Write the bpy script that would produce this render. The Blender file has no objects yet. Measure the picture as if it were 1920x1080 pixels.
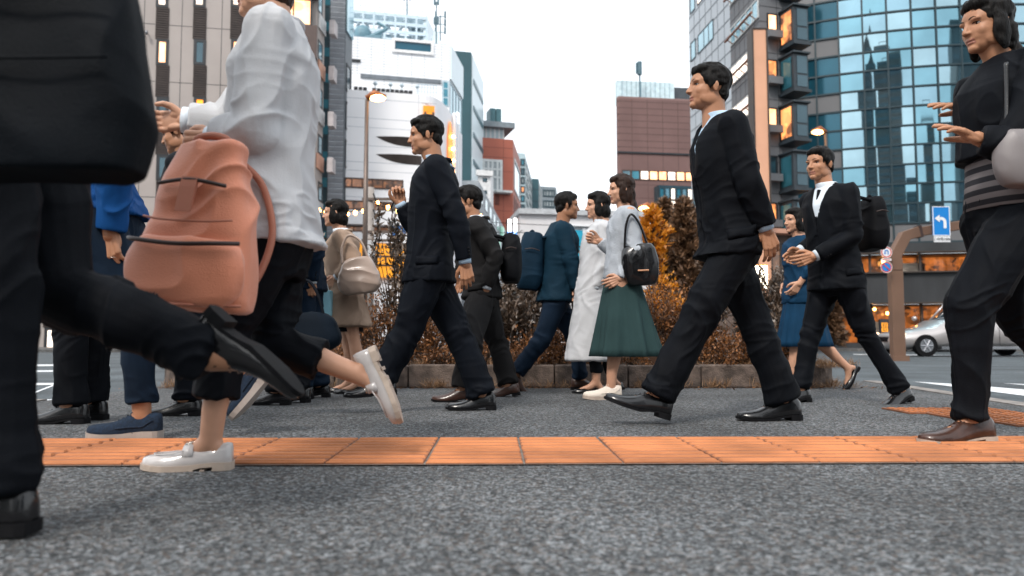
import bpy, bmesh, math, random
import numpy as np
from mathutils import Vector, Matrix
R = math.radians
random.seed(7)
rng = np.random.default_rng(7)
sc = bpy.context.scene
COL = sc.collection

# ------------------------------------------------------------------ camera
CAMH = 0.38
PIT = math.atan(100 / 1440)
FPX = 1440.0
HORIZ = 640.0
cam = bpy.data.cameras.new("camera")
cam.lens = 27
cam.sensor_width = 36
cam.clip_start = 0.05
cam.clip_end = 2000
cam.dof.use_dof = True
cam.dof.focus_distance = 3.9
cam.dof.aperture_fstop = 2.8
camo = bpy.data.objects.new("camera", cam)
COL.objects.link(camo)
camo.location = (0, 0, CAMH)
camo.rotation_euler = (R(90) + PIT, 0, 0)
sc.camera = camo

# ------------------------------------------------------------------ sky, sun, exposure
SUN_EL, SUN_AZ = R(48), R(205)      # azimuth measured clockwise from +Y
w = bpy.data.worlds.new("World")
sc.world = w
w.use_nodes = True
nt = w.node_tree
nt.nodes.clear()
sky = nt.nodes.new("ShaderNodeTexSky")
sky.sky_type = 'NISHITA'
sky.sun_disc = False
sky.sun_elevation = SUN_EL
sky.sun_rotation = SUN_AZ
sky.air_density = 1.0
sky.dust_density = 4.0
hs = nt.nodes.new("ShaderNodeHueSaturation")
hs.inputs['Saturation'].default_value = 0.28
hs.inputs['Value'].default_value = 1.0
mxw = nt.nodes.new("ShaderNodeMix")
mxw.data_type = 'RGBA'
mxw.inputs[0].default_value = 0.5
mxw.inputs[7].default_value = (11.5, 12.2, 12.8, 1)     # even cloud deck under the blue
bg = nt.nodes.new("ShaderNodeBackground")
bg.inputs['Strength'].default_value = 0.10
wo = nt.nodes.new("ShaderNodeOutputWorld")
nt.links.new(sky.outputs[0], hs.inputs['Color'])
nt.links.new(hs.outputs[0], mxw.inputs[6])
nt.links.new(mxw.outputs[2], bg.inputs['Color'])
nt.links.new(bg.outputs[0], wo.inputs[0])
sun = bpy.data.lights.new("sun", 'SUN')
sun.energy = 1.2
sun.angle = R(10)
sun.color = (1.0, 0.93, 0.85)
suno = bpy.data.objects.new("sun", sun)
COL.objects.link(suno)
suno.location = (0, 0, 60)
sd = Vector((math.sin(SUN_AZ) * math.cos(SUN_EL), math.cos(SUN_AZ) * math.cos(SUN_EL), math.sin(SUN_EL)))
suno.rotation_euler = sd.to_track_quat('Z', 'Y').to_euler()
sc.view_settings.view_transform = 'Standard'
sc.view_settings.look = 'None'
sc.view_settings.exposure = 1.0
sc.view_settings.gamma = 1
sc.view_settings.use_curve_mapping = False
sc.cycles.max_bounces = 6
sc.cycles.diffuse_bounces = 3
sc.cycles.glossy_bounces = 4
sc.cycles.transmission_bounces = 6

# ------------------------------------------------------------------ helpers
def pix(u, v, Y):
    """world point seen at photo pixel (u,v) in the plane y = Y"""
    a = (u - 960) / FPX; b = (540 - v) / FPX
    t = Y / (math.cos(PIT) - b * math.sin(PIT))
    return Vector((a * t, Y, CAMH + t * (math.sin(PIT) + b * math.cos(PIT))))

def gnd(u, v, z=0.0):
    a = (u - 960) / FPX; b = (540 - v) / FPX
    t = (z - CAMH) / (math.sin(PIT) + b * math.cos(PIT))
    return Vector((a * t, t * (math.cos(PIT) - b * math.sin(PIT)), z))

def wloc(o):
    v = Vector((0, 0, 0))
    while o is not None:
        v += o.location; o = o.parent
    return v

def tag(o, label=None, cat=None, group=None, kind=None):
    if label: o['label'] = label
    if cat: o['category'] = cat
    if group: o['group'] = group
    if kind: o['kind'] = kind
    return o

def empty(name, loc, label=None, cat=None, group=None):
    o = bpy.data.objects.new(name, None)
    o.empty_display_size = 0.2
    COL.objects.link(o)
    o.location = loc
    return tag(o, label, cat, group)

class MB:
    def __init__(s): s.v = []; s.f = []; s.m = []
    def add(s, vs, fs, m=0):
        n = len(s.v)
        s.v += [tuple(v) for v in vs]
        s.f += [tuple(i + n for i in f) for f in fs]
        s.m += [m] * len(fs)
        return s
    def box(s, x0, x1, y0, y1, z0, z1, m=0, T=None):
        vs = [Vector((x, y, z)) for z in (z0, z1) for y in (y0, y1) for x in (x0, x1)]
        if T is not None: vs = [T @ v for v in vs]
        return s.add(vs, [(0, 2, 3, 1), (4, 5, 7, 6), (0, 1, 5, 4), (2, 6, 7, 3), (0, 4, 6, 2), (1, 3, 7, 5)], m)
    def tube(s, pts, rad, n=10, m=0, caps=True):
        pts = [Vector(p) for p in pts]
        if not hasattr(rad, '__len__'): rad = [rad] * len(pts)
        vs = []; fs = []
        up = None
        for i, p in enumerate(pts):
            if i == 0: d = pts[1] - p
            elif i == len(pts) - 1: d = p - pts[i - 1]
            else: d = (pts[i + 1] - p).normalized() + (p - pts[i - 1]).normalized()
            d.normalize()
            if up is None:
                up = d.orthogonal().normalized()
            up = (up - d * up.dot(d)).normalized()
            sd_ = d.cross(up)
            for k in range(n):
                a = 2 * math.pi * k / n
                vs.append(p + (up * math.cos(a) + sd_ * math.sin(a)) * rad[i])
        for i in range(len(pts) - 1):
            for k in range(n):
                a, b = i * n + k, i * n + (k + 1) % n
                fs.append((a, b, b + n, a + n))
        if caps:
            fs.append(tuple(range(n - 1, -1, -1)))
            fs.append(tuple(range((len(pts) - 1) * n, len(pts) * n)))
        return s.add(vs, fs, m)
    def ell(s, c, r, m=0, T=None, nu=16, nv=10):
        vs = []; fs = []
        c = Vector(c)
        for j in range(1, nv):
            th = math.pi * j / nv
            for i in range(nu):
                ph = 2 * math.pi * i / nu
                p = Vector((r[0] * math.sin(th) * math.cos(ph), r[1] * math.sin(th) * math.sin(ph), r[2] * math.cos(th)))
                vs.append(p)
        vs.append(Vector((0, 0, r[2]))); vs.append(Vector((0, 0, -r[2])))
        if T is not None: vs = [T @ v for v in vs]
        vs = [v + c for v in vs]
        t, b = len(vs) - 2, len(vs) - 1
        for j in range(nv - 2):
            for i in range(nu):
                a = j * nu + i; b2 = j * nu + (i + 1) % nu
                fs.append((a, a + nu, b2 + nu, b2))
        for i in range(nu):
            fs.append((t, i, (i + 1) % nu))
            fs.append((b, (nv - 2) * nu + (i + 1) % nu, (nv - 2) * nu + i))
        return s.add(vs, fs, m)
    def chain(s, pts, rads, flat_end=False, flat_start=False, m=0):
        pts = [Vector(p) for p in pts]
        for i in range(len(pts) - 1):
            s.tube([pts[i], pts[i + 1]], [rads[i], rads[i + 1]], n=18, m=m)
        for i, p in enumerate(pts):
            if flat_end and i == len(pts) - 1: continue
            if flat_start and i == 0: continue
            s.ell(p, (rads[i] * .995,) * 3, m)
        return s
    def loft(s, rings, m=0, caps=True):
        n = len(rings[0]); vs = [p for r in rings for p in r]; fs = []
        for i in range(len(rings) - 1):
            for k in range(n):
                a, b = i * n + k, i * n + (k + 1) % n
                fs.append((a, b, b + n, a + n))
        if caps:
            fs.append(tuple(range(n - 1, -1, -1)))
            fs.append(tuple(range((len(rings) - 1) * n, len(rings) * n)))
        return s.add(vs, fs, m)
    def rod(s, a, b, r, n=8, m=0): return s.tube([a, b], r, n, m)
    def build(s, name, mats, parent=None, smooth=False, loc=None, bevel=0, split=None):
        if not isinstance(mats, (list, tuple)): mats = [mats]
        off = wloc(parent) if parent else (Vector(loc) if loc is not None else Vector((0, 0, 0)))
        me = bpy.data.meshes.new(name)
        V = np.array(s.v, dtype=float).reshape(-1, 3) - np.array(off)
        me.from_pydata(V.tolist(), [], s.f)
        for mt in mats: me.materials.append(mt)
        if len(mats) > 1: me.polygons.foreach_set('material_index', s.m)
        if smooth: me.polygons.foreach_set('use_smooth', [True] * len(me.polygons))
        me.validate()
        o = bpy.data.objects.new(name, me)
        COL.objects.link(o)
        if parent: o.parent = parent
        elif loc is not None: o.location = loc
        if bevel:
            b = o.modifiers.new('bevel', 'BEVEL'); b.width = bevel; b.segments = 2; b.limit_method = 'ANGLE'
        return o

def fixnormals(o):
    bm = bmesh.new(); bm.from_mesh(o.data); bmesh.ops.recalc_face_normals(bm, faces=bm.faces); bm.to_mesh(o.data); bm.free()
    return o

def mesh_np(name, V, F, mats, parent=None, smooth=True, mi=None, loc=None):
    if not isinstance(mats, (list, tuple)): mats = [mats]
    off = np.array(wloc(parent)) if parent else (np.array(loc) if loc is not None else np.zeros(3))
    V = V - off
    me = bpy.data.meshes.new(name)
    F = np.asarray(F)
    k = F.shape[1]
    me.vertices.add(len(V)); me.vertices.foreach_set('co', V.astype(np.float32).ravel())
    me.loops.add(F.size); me.loops.foreach_set('vertex_index', F.astype(np.int32).ravel())
    me.polygons.add(len(F)); me.polygons.foreach_set('loop_start', np.arange(0, F.size, k, dtype=np.int32))
    me.polygons.foreach_set('loop_total', np.full(len(F), k, dtype=np.int32))
    for m in mats: me.materials.append(m)
    if mi is not None: me.polygons.foreach_set('material_index', np.asarray(mi, dtype=np.int32))
    if smooth: me.polygons.foreach_set('use_smooth', np.ones(len(F), dtype=bool))
    me.update(calc_edges=True)
    me.validate()
    o = bpy.data.objects.new(name, me)
    COL.objects.link(o)
    if parent: o.parent = parent
    elif loc is not None: o.location = loc
    return o

def remesh(mb, vox, sm=5):
    me = bpy.data.meshes.new('tmp'); me.from_pydata(mb.v, [], mb.f)
    o = bpy.data.objects.new('tmp', me); COL.objects.link(o)
    m = o.modifiers.new('r', 'REMESH'); m.mode = 'VOXEL'; m.voxel_size = vox
    if sm:
        m2 = o.modifiers.new('s', 'SMOOTH'); m2.factor = 0.5; m2.iterations = sm
    dg = bpy.context.evaluated_depsgraph_get()
    ev = o.evaluated_get(dg)
    me2 = bpy.data.meshes.new_from_object(ev)
    n = len(me2.vertices); V = np.empty(n * 3, np.float32); me2.vertices.foreach_get('co', V)
    L = np.empty(len(me2.loops), np.int32); me2.loops.foreach_get('vertex_index', L)
    F = L.reshape(-1, 4)
    bpy.data.objects.remove(o); bpy.data.meshes.remove(me); bpy.data.meshes.remove(me2)
    return V.reshape(-1, 3).astype(float), F

def vnormals(V, F):
    a, b, c, d = (V[F[:, i]] for i in range(4))
    n = np.cross(c - a, d - b)
    N = np.zeros_like(V)
    for i in range(4):
        for k in range(3):
            N[:, k] += np.bincount(F[:, i], weights=n[:, k], minlength=len(V))
    return N / (np.linalg.norm(N, axis=1, keepdims=True) + 1e-12)

def vnoise(P, seed=0):
    """vectorised smooth value noise, 0..1"""
    P = np.asarray(P, float) + 100.0 + seed * 17.31
    I = np.floor(P).astype(np.int64); f = P - I; f = f * f * (3 - 2 * f)
    def h(x, y, z):
        n = (x * 73856093) ^ (y * 19349663) ^ (z * 83492791)
        n = (n ^ (n >> 13)) * 1274126177 & 0x7fffffff
        return (n ^ (n >> 16)) % 65536 / 65535.0
    r = 0
    for dx in (0, 1):
        for dy in (0, 1):
            for dz in (0, 1):
                wgt = (f[:, 0] if dx else 1 - f[:, 0]) * (f[:, 1] if dy else 1 - f[:, 1]) * (f[:, 2] if dz else 1 - f[:, 2])
                r = r + wgt * h(I[:, 0] + dx, I[:, 1] + dy, I[:, 2] + dz)
    return r

# ------------------------------------------------------------------ materials
MATS = {}
def mat(name, col, rough=.6, metal=0., var=.12, vs=3., bump=0., bs=60., emit=None, es=0., coat=0., sheen=0., spec=.5,
        stretch=(1, 1, 1), alpha=1., trans=0., col2=None, ior=1.45):
    if name in MATS: return MATS[name]
    m = bpy.data.materials.new(name); m.use_nodes = True
    nt = m.node_tree; N = nt.nodes; L = nt.links
    p = N['Principled BSDF']
    p.inputs['Roughness'].default_value = rough
    p.inputs['Metallic'].default_value = metal
    p.inputs['Specular IOR Level'].default_value = spec
    p.inputs['Coat Weight'].default_value = coat
    p.inputs['Sheen Weight'].default_value = sheen
    p.inputs['Transmission Weight'].default_value = trans
    p.inputs['IOR'].default_value = ior
    tc = N.new('ShaderNodeTexCoord'); mp = N.new('ShaderNodeMapping')
    mp.inputs['Scale'].default_value = stretch
    L.new(tc.outputs['Object'], mp.inputs['Vector'])
    nz = N.new('ShaderNodeTexNoise'); nz.inputs['Scale'].default_value = vs; nz.inputs['Detail'].default_value = 5
    L.new(mp.outputs[0], nz.inputs['Vector'])
    mx = N.new('ShaderNodeMix'); mx.data_type = 'RGBA'
    c1 = tuple(max(0, c * (1 - var)) for c in col) + (1,)
    c2 = tuple(c * (1 + var) for c in col) + (1,)
    if col2 is not None: c1 = tuple(col) + (1,); c2 = tuple(col2) + (1,)
    rmp = N.new('ShaderNodeMapRange'); rmp.inputs[1].default_value = .35; rmp.inputs[2].default_value = .65
    L.new(nz.outputs[0], rmp.inputs[0])
    L.new(rmp.outputs[0], mx.inputs[0]); mx.inputs[6].default_value = c1; mx.inputs[7].default_value = c2
    L.new(mx.outputs[2], p.inputs['Base Color'])
    if bump:
        n2 = N.new('ShaderNodeTexNoise'); n2.inputs['Scale'].default_value = bs; n2.inputs['Detail'].default_value = 3
        L.new(mp.outputs[0], n2.inputs['Vector'])
        b = N.new('ShaderNodeBump'); b.inputs['Strength'].default_value = bump; b.inputs['Distance'].default_value = .01
        L.new(n2.outputs[0], b.inputs['Height']); L.new(b.outputs[0], p.inputs['Normal'])
    if emit is not None:
        p.inputs['Emission Color'].default_value = tuple(emit) + (1,)
        p.inputs['Emission Strength'].default_value = es
    MATS[name] = m
    return m

def lit(name, c1, c2, es, scale=1.2):
    """lit interior seen through a window: blotches of warm light and dark furniture"""
    if name in MATS: return MATS[name]
    m = bpy.data.materials.new(name); m.use_nodes = True
    N = m.node_tree.nodes; L = m.node_tree.links; p = N['Principled BSDF']
    tc = N.new('ShaderNodeTexCoord'); vo = N.new('ShaderNodeTexVoronoi'); vo.inputs['Scale'].default_value = scale
    vo.distance = 'CHEBYCHEV'
    L.new(tc.outputs['Object'], vo.inputs['Vector'])
    sp = N.new('ShaderNodeSeparateColor'); L.new(vo.outputs['Color'], sp.inputs[0])
    v2 = N.new('ShaderNodeTexVoronoi'); v2.inputs['Scale'].default_value = scale * 3.3; v2.distance = 'MANHATTAN'; L.new(tc.outputs['Object'], v2.inputs['Vector'])
    s2 = N.new('ShaderNodeSeparateColor'); L.new(v2.outputs['Color'], s2.inputs[0])
    md = N.new('ShaderNodeMath'); md.operation = 'MULTIPLY_ADD'; L.new(s2.outputs[0], md.inputs[0]); md.inputs[1].default_value = .55
    m3 = N.new('ShaderNodeMath'); m3.operation = 'MULTIPLY'; L.new(sp.outputs[0], m3.inputs[0]); m3.inputs[1].default_value = .65; L.new(m3.outputs[0], md.inputs[2])
    mx = N.new('ShaderNodeMix'); mx.data_type = 'RGBA'; L.new(md.outputs[0], mx.inputs[0])
    mx.inputs[6].default_value = tuple(c1) + (1,); mx.inputs[7].default_value = tuple(c2) + (1,)
    L.new(mx.outputs[2], p.inputs['Emission Color']); p.inputs['Emission Strength'].default_value = es
    p.inputs['Base Color'].default_value = (.03, .03, .03, 1); p.inputs['Roughness'].default_value = .08
    MATS[name] = m
    return m
# ================================================================== SETTING AND BUILDINGS
SOLEB = mat('black_rubber', (.006, .006, .007), .7, var=.2, vs=30, spec=.15)
ROADZ = -0.05
def ground_mat(name, c1, c2, c3, scale, bump, rough=.85, tint=.25):
    m = bpy.data.materials.new(name); m.use_nodes = True
    N = m.node_tree.nodes; L = m.node_tree.links; p = N['Principled BSDF']
    tc = N.new('ShaderNodeTexCoord')
    vo = N.new('ShaderNodeTexVoronoi'); vo.inputs['Scale'].default_value = scale; L.new(tc.outputs['Object'], vo.inputs['Vector'])
    vo2 = N.new('ShaderNodeTexVoronoi'); vo2.inputs['Scale'].default_value = scale * 2.1; L.new(tc.outputs['Object'], vo2.inputs['Vector'])
    sp = N.new('ShaderNodeSeparateColor'); L.new(vo.outputs['Color'], sp.inputs[0])
    sp2 = N.new('ShaderNodeSeparateColor'); L.new(vo2.outputs['Color'], sp2.inputs[0])
    av = N.new('ShaderNodeMath'); av.operation = 'MULTIPLY_ADD'; L.new(sp2.outputs[0], av.inputs[0]); av.inputs[1].default_value = .4
    mu = N.new('ShaderNodeMath'); mu.operation = 'MULTIPLY'; L.new(sp.outputs[0], mu.inputs[0]); mu.inputs[1].default_value = .6
    L.new(mu.outputs[0], av.inputs[2])
    pw = N.new('ShaderNodeMath'); pw.operation = 'POWER'; L.new(av.outputs[0], pw.inputs[0]); pw.inputs[1].default_value = 2.7
    cr = N.new('ShaderNodeMix'); cr.data_type = 'RGBA'; L.new(pw.outputs[0], cr.inputs[0])
    cr.inputs[6].default_value = c1 + (1,); cr.inputs[7].default_value = c2 + (1,)
    # some brownish stones
    gt = N.new('ShaderNodeMath'); gt.operation = 'GREATER_THAN'; L.new(sp.outputs[1], gt.inputs[0]); gt.inputs[1].default_value = .80
    gm = N.new('ShaderNodeMath'); gm.operation = 'MULTIPLY'; L.new(gt.outputs[0], gm.inputs[0]); gm.inputs[1].default_value = tint
    c3m = N.new('ShaderNodeMix'); c3m.data_type = 'RGBA'; L.new(gm.outputs[0], c3m.inputs[0]); L.new(cr.outputs[2], c3m.inputs[6]); c3m.inputs[7].default_value = c3 + (1,)
    nz = N.new('ShaderNodeTexNoise'); nz.inputs['Scale'].default_value = .9; nz.inputs['Detail'].default_value = 6; L.new(tc.outputs['Object'], nz.inputs['Vector'])
    mr = N.new('ShaderNodeMapRange'); mr.inputs[1].default_value = .3; mr.inputs[2].default_value = .7; mr.inputs[3].default_value = .55; mr.inputs[4].default_value = 1.32; L.new(nz.outputs[0], mr.inputs[0])
    ml = N.new('ShaderNodeMix'); ml.data_type = 'RGBA'; ml.blend_type = 'MULTIPLY'; ml.inputs[0].default_value = 1; L.new(c3m.outputs[2], ml.inputs[6])
    cb = N.new('ShaderNodeCombineColor'); [L.new(mr.outputs[0], cb.inputs[i]) for i in range(3)]
    L.new(cb.outputs[0], ml.inputs[7]); L.new(ml.outputs[2], p.inputs['Base Color'])
    p.inputs['Roughness'].default_value = rough; p.inputs['Specular IOR Level'].default_value = .4
    b = N.new('ShaderNodeBump'); b.inputs['Strength'].default_value = bump; b.inputs['Distance'].default_value = .006
    sb = N.new('ShaderNodeMath'); sb.operation = 'ADD'; L.new(vo.outputs['Distance'], sb.inputs[0]); L.new(av.outputs[0], sb.inputs[1])
    L.new(sb.outputs[0], b.inputs['Height']); L.new(b.outputs[0], p.inputs['Normal'])
    return m
ASPH = ground_mat('pavement_asphalt', (.014, .0155, .017), (.41, .435, .455), (.24, .175, .135), 118, 1.0)
ROADM = ground_mat('road_asphalt', (.050, .062, .070), (.12, .142, .155), (.10, .09, .08), 60, .3)
CONC = mat('kerb_concrete', (.22, .20, .185), .85, var=.3, vs=9, bump=.5, bs=70)
CONCB = mat('planter_kerb_stone', (.105, .078, .064), .88, var=.45, vs=14, bump=.8, bs=90)
SOIL = mat('soil', (.035, .022, .015), .95, var=.4, vs=20, bump=.9, bs=40)
PAINT = mat('road_paint', (.62, .64, .66), .7, var=.12, vs=8, bump=.2, bs=60)
TACT = mat('tactile_orange', (.44, .162, .062), .8, var=.30, vs=3, bump=.3, bs=120)
TACTD = mat('tactile_groove', (.25, .095, .045), .85, var=.3, vs=9, bump=.3, bs=120)
MORT = mat('mortar', (.16, .14, .12), .9, var=.3, vs=20)

def sheet(name, pts, z, m, th=None, kind='structure', label=None):
    b = MB(); n = len(pts)
    if th is None:
        b.add([(x, y, z) for x, y in pts], [tuple(range(n))])
    else:
        b.add([(x, y, z) for x, y in pts] + [(x, y, z - th) for x, y in pts],
              [tuple(range(n))] + [(i, i + n, (i + 1) % n + n, (i + 1) % n) for i in range(n)])
    o = b.build(name, m); tag(o, label, kind=kind); return o
sheet('road', [(-400, -120), (400, -120), (400, 900), (-400, 900)], ROADZ, ROADM)
SIDE = [(-40, -16), (3.4, -16), (2.75, 2.5), (2.97, 4.4), (3.12, 5.6), (3.36, 7.4), (3.30, 8.6), (-3.0, 8.6), (-3.0, 5.0), (-40, 5.0)]
sheet('pavement', SIDE, 0.0, ASPH, .3)
# flush kerb stones round the pavement
kb = MB()
def kerb_line(pts, w0, z0, z1, seg=.6):
    for i in range(len(pts) - 1):
        a = Vector(pts[i] + (0,)); b = Vector(pts[i + 1] + (0,)); L_ = (b - a).length; n = max(1, int(L_ / seg)); d = (b - a) / L_; s = Vector((d.y, -d.x, 0))
        for k in range(n):
            p = a + d * (L_ * k / n + .004); q = a + d * (L_ * (k + 1) / n - .004)
            T = [p, q, q + s * w0, p + s * w0]
            kb.add([(v.x, v.y, z0) for v in T] + [(v.x, v.y, z1) for v in T], [(3, 2, 1, 0), (4, 5, 6, 7), (0, 1, 5, 4), (1, 2, 6, 5), (2, 3, 7, 6), (3, 0, 4, 7)])
kerb_line([(3.36, 7.4), (3.12, 5.6), (2.97, 4.4), (2.75, 2.5), (3.4, -16)][::-1], .13, -.2, .006)
o = kb.build('kerb', CONC); fixnormals(o); tag(o, kind='structure')
kb = MB(); kerb_line([(-3.0, 5.0), (-40, 5.0)], -.16, -.2, .008)
o = kb.build('kerb', CONC); fixnormals(o); tag(o, kind='structure')
# far pavement across the road
sheet('far_pavement', [(-120, 30), (-6, 30), (-6, 33), (200, 33), (200, 36.5), (300, 400), (-300, 400), (-120, 60)], .06, ground_mat('far_paving', (.07, .07, .07), (.16, .16, .16), (.14, .12, .10), 14, .2), .15)
# road markings: give-way wedge and line at the right, stripes at the left
def mark(pts): return sheet('road_marking', [tuple(p) for p in pts], ROADZ + .004, PAINT)
def gp(u, v): p = gnd(u, v, ROADZ); return (p.x, p.y)
mark([gp(1712, 716), gp(1800, 721), gp(1990, 737), gp(1990, 752), gp(1860, 735), gp(1790, 726)])
mark([gp(1880, 719), gp(1990, 724), gp(1990, 729)])
for v0, v1 in ((752, 760), (721, 724), (697, 699), (686, 688)):
    mark([gp(-120, v0 - 1), gp(205, v0 - 3), gp(205, v1 - 2), gp(-120, v1)])
mark([gp(40, 745), gp(110, 718), gp(116, 718), gp(48, 745)])
mark([gp(1600, 664), gp(1990, 668), gp(1990, 669.5), gp(1600, 665)])
# tactile paving: 2 rows of 300 mm tiles, ribs along the strip
def tile_strip(org, ang, nx, ny, label, skip=0, seed=3):
    r = random.Random(seed)
    E = empty('tactile_paving', (org[0], org[1], 0), label, 'tactile paving'); c, s_ = math.cos(ang), math.sin(ang)
    def T(x, y, z): return (org[0] + x * c - y * s_, org[1] + x * s_ + y * c, z)
    mo = MB(); L_ = nx * .306
    mo.add([T(-.0 + skip, -.01, .0045), T(L_, -.01, .0045), T(L_, ny * .306 + .01, .0045), T(skip, ny * .306 + .01, .0045)], [(0, 1, 2, 3)])
    mo.build('mortar_bed', MORT, E)
    tl = MB()
    for j in range(ny):
        for i in range(nx):
            jit = [r.uniform(-.0012, .0012) for _ in range(3)]; hz = r.uniform(-.0008, .001)
            x0 = i * .306 + jit[0] + (.0 if j == 0 else .0); y0 = j * .306 + jit[1]; x1 = x0 + .301 + jit[2] * .5; y1 = y0 + .302
            if x0 < skip: continue
            def bx(a0, a1, b0, b1, z0, z1, ins=0, mm=0):
                tl.add([T(a0, b0, z0), T(a1, b0, z0), T(a1, b1, z0), T(a0, b1, z0), T(a0 + ins, b0 + ins, z1), T(a1 - ins, b0 + ins, z1), T(a1 - ins, b1 - ins, z1), T(a0 + ins, b1 - ins, z1)],
                       [(4, 5, 6, 7), (0, 1, 5, 4), (1, 2, 6, 5), (2, 3, 7, 6), (3, 0, 4, 7)], mm)
            bx(x0, x1, y0, y1, .001, .008 + hz, .001, 1)
            bx(x0 + .001, x1 - .001, y0 + .001, y0 + .014, .0079 + hz, .0115 + hz, .003); bx(x0 + .001, x1 - .001, y1 - .014, y1 - .001, .0079 + hz, .0115 + hz, .003)
            for k in range(4):
                yc = y0 + .037 + k * .075
                bx(x0 + .003, x1 - .003, yc - .015, yc + .015, .0079 + hz, .0135 + hz, .005)
    o = tl.build('tiles', [TACT, TACTD], E); o['kind'] = 'stuff'
    return E
tile_strip((-3.02, 2.33), R(1.2), 24, 2, 'long strip of ribbed orange tactile tiles running across the pavement')
E = empty('tactile_paving', (2.7, 3.9, 0), 'wedge of orange tactile tiles near the kerb at the right', 'tactile paving')
tl = MB()
for i in range(4):
    for j in range(3):
        x0 = 2.08 + i * .306 + j * .085; y0 = 4.36 - j * .306
        if x0 + .29 > 2.95 - .11 * (4.4 - y0): continue
        tl.box(x0, x0 + .298, y0 - .298, y0, .001, .008, 1)
        for k in range(5):
            for q in range(5): tl.box(x0 + .018 + k * .056, x0 + .05 + k * .056, y0 - .28 + q * .056, y0 - .255 + q * .056, .008, .0125)
tl.build('tiles', [TACT, TACTD], E)

# ------------------------------------------------------------------ walls
class Wall:
    def __init__(s, A, B, flip=False):
        s.A = Vector((A[0], A[1], 0)); s.B = Vector((B[0], B[1], 0)); s.L = (s.B - s.A).length; s.d = (s.B - s.A) / s.L
        n = Vector((s.d.y, -s.d.x, 0))
        if n.dot(-s.A) < 0: n = -n
        s.n = -n if flip else n
    def P(s, u, z, n=0): p = s.A + s.d * u + s.n * n; return Vector((p.x, p.y, z))
    def hit(s, px, py):
        a = (px - 960) / FPX; b = (540 - py) / FPX
        D = Vector((a, math.cos(PIT) - b * math.sin(PIT), math.sin(PIT) + b * math.cos(PIT)))
        t = s.A.dot(s.n) / (D.x * s.n.x + D.y * s.n.y)
        q = D * t; return ((q - s.A).x * s.d.x + (q - s.A).y * s.d.y, CAMH + q.z)
    def box(s, mb, u0, u1, z0, z1, n0, n1, m=0):
        vs = [s.P(u, z, n) for z in (z0, z1) for n in (n0, n1) for u in (u0, u1)]
        mb.add(vs, [(0, 2, 3, 1), (4, 5, 7, 6), (0, 1, 5, 4), (2, 6, 7, 3), (0, 4, 6, 2), (1, 3, 7, 5)], m)
    def rect(s, x0, y0, x1, y1):
        """pixel rect -> (u0,u1,z0,z1) on this wall"""
        u0, za = s.hit(x0, (y0 + y1) / 2); u1, zb = s.hit(x1, (y0 + y1) / 2)
        xm = (x0 + x1) / 2
        zt = s.hit(xm, y0)[1]; zl = s.hit(xm, y1)[1]
        return min(u0, u1), max(u0, u1), zl, zt
def vpdir(v): d = Vector(((v - 960) / FPX, 1, 0)); return d.normalized()
def plan(px, py, Y): p = pix(px, py, Y); return Vector((p.x, p.y, 0))
def toward(A, vp, px, py):
    """from plan point A along the direction of vanishing point vp to where photo pixel px (at row py) looks"""
    d = vpdir(vp); b = (540 - py) / FPX
    r = Vector(((px - 960) / FPX, math.cos(PIT) - b * math.sin(PIT), 0))
    # A + s d = t r
    det = d.x * (-r.y) - (-r.x) * d.y
    s_ = ((-A.x) * (-r.y) - (-r.x) * (-A.y)) / det
    return A + d * s_
def window(W, R_, parent, fm, pm, fw=.08, dep=.06, nm='window', mull=(), trans=()):
    u0, u1, z0, z1 = R_
    f = MB()
    W.box(f, u0, u1, z0, z0 + fw, -.02, dep); W.box(f, u0, u1, z1 - fw, z1, -.02, dep)
    W.box(f, u0, u0 + fw, z0 + fw, z1 - fw, -.02, dep); W.box(f, u1 - fw, u1, z0 + fw, z1 - fw, -.02, dep)
    for q in mull: x = u0 + (u1 - u0) * q; W.box(f, x - fw * .4, x + fw * .4, z0 + fw, z1 - fw, -.02, dep * .9)
    for q in trans: z = z0 + (z1 - z0) * q; W.box(f, u0 + fw, u1 - fw, z - fw * .4, z + fw * .4, -.02, dep * .8)
    o = f.build(nm, fm, parent)
    g = MB(); W.box(g, u0 + fw, u1 - fw, z0 + fw, z1 - fw, -.01, .015)
    g.build('pane', pm, o)
    return o
def joints(W, mb, us, zs, u0, u1, z0, z1, w=.03, n=.004):
    for u in us: W.box(mb, u - w / 2, u + w / 2, z0, z1, -.05, n)
    for z in zs: W.box(mb, u0, u1, z - w / 2, z + w / 2, -.05, n + .002)
def prism(mb, pts, z0, z1, m=0):
    n = len(pts)
    mb.add([(p[0], p[1], z0) for p in pts] + [(p[0], p[1], z1) for p in pts],
           [tuple(range(n - 1, -1, -1)), tuple(range(n, 2 * n))] + [(i, (i + 1) % n, (i + 1) % n + n, i + n) for i in range(n)], m)

DFRAME = mat('dark_frame', (.018, .020, .024), .5, var=.1)
TFRAME = mat('teal_frame', (.010, .030, .040), .45, var=.1)
def glass(name, col, rough=.06, metal=.75): return mat(name, col, rough, metal, var=.12, vs=.6, bump=.06, bs=.5, spec=.8)
GSKY = glass('sky_glass', (.30, .46, .52)); GDARK = glass('dark_glass', (.05, .09, .11), metal=.5)
GTEAL = glass('teal_glass', (.05, .20, .26), metal=.5)
WARM = lit('warm_interior', (1.0, .34, .10), (.06, .02, .010), 1.3, 1.1)
WARM2 = lit('warm_bright_interior', (1.0, .55, .28), (.75, .30, .12), 1.9, .7)
COOLL = lit('cool_white_interior', (1.0, .86, .72), (.55, .42, .34), 1.7, .9)
BULB = mat('warm_bulb', (1, .7, .4), .4, emit=(1.0, .42, .10), es=14)
BULBW = mat('white_bulb', (1, .8, .6), .4, emit=(1.0, .80, .58), es=18)

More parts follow.
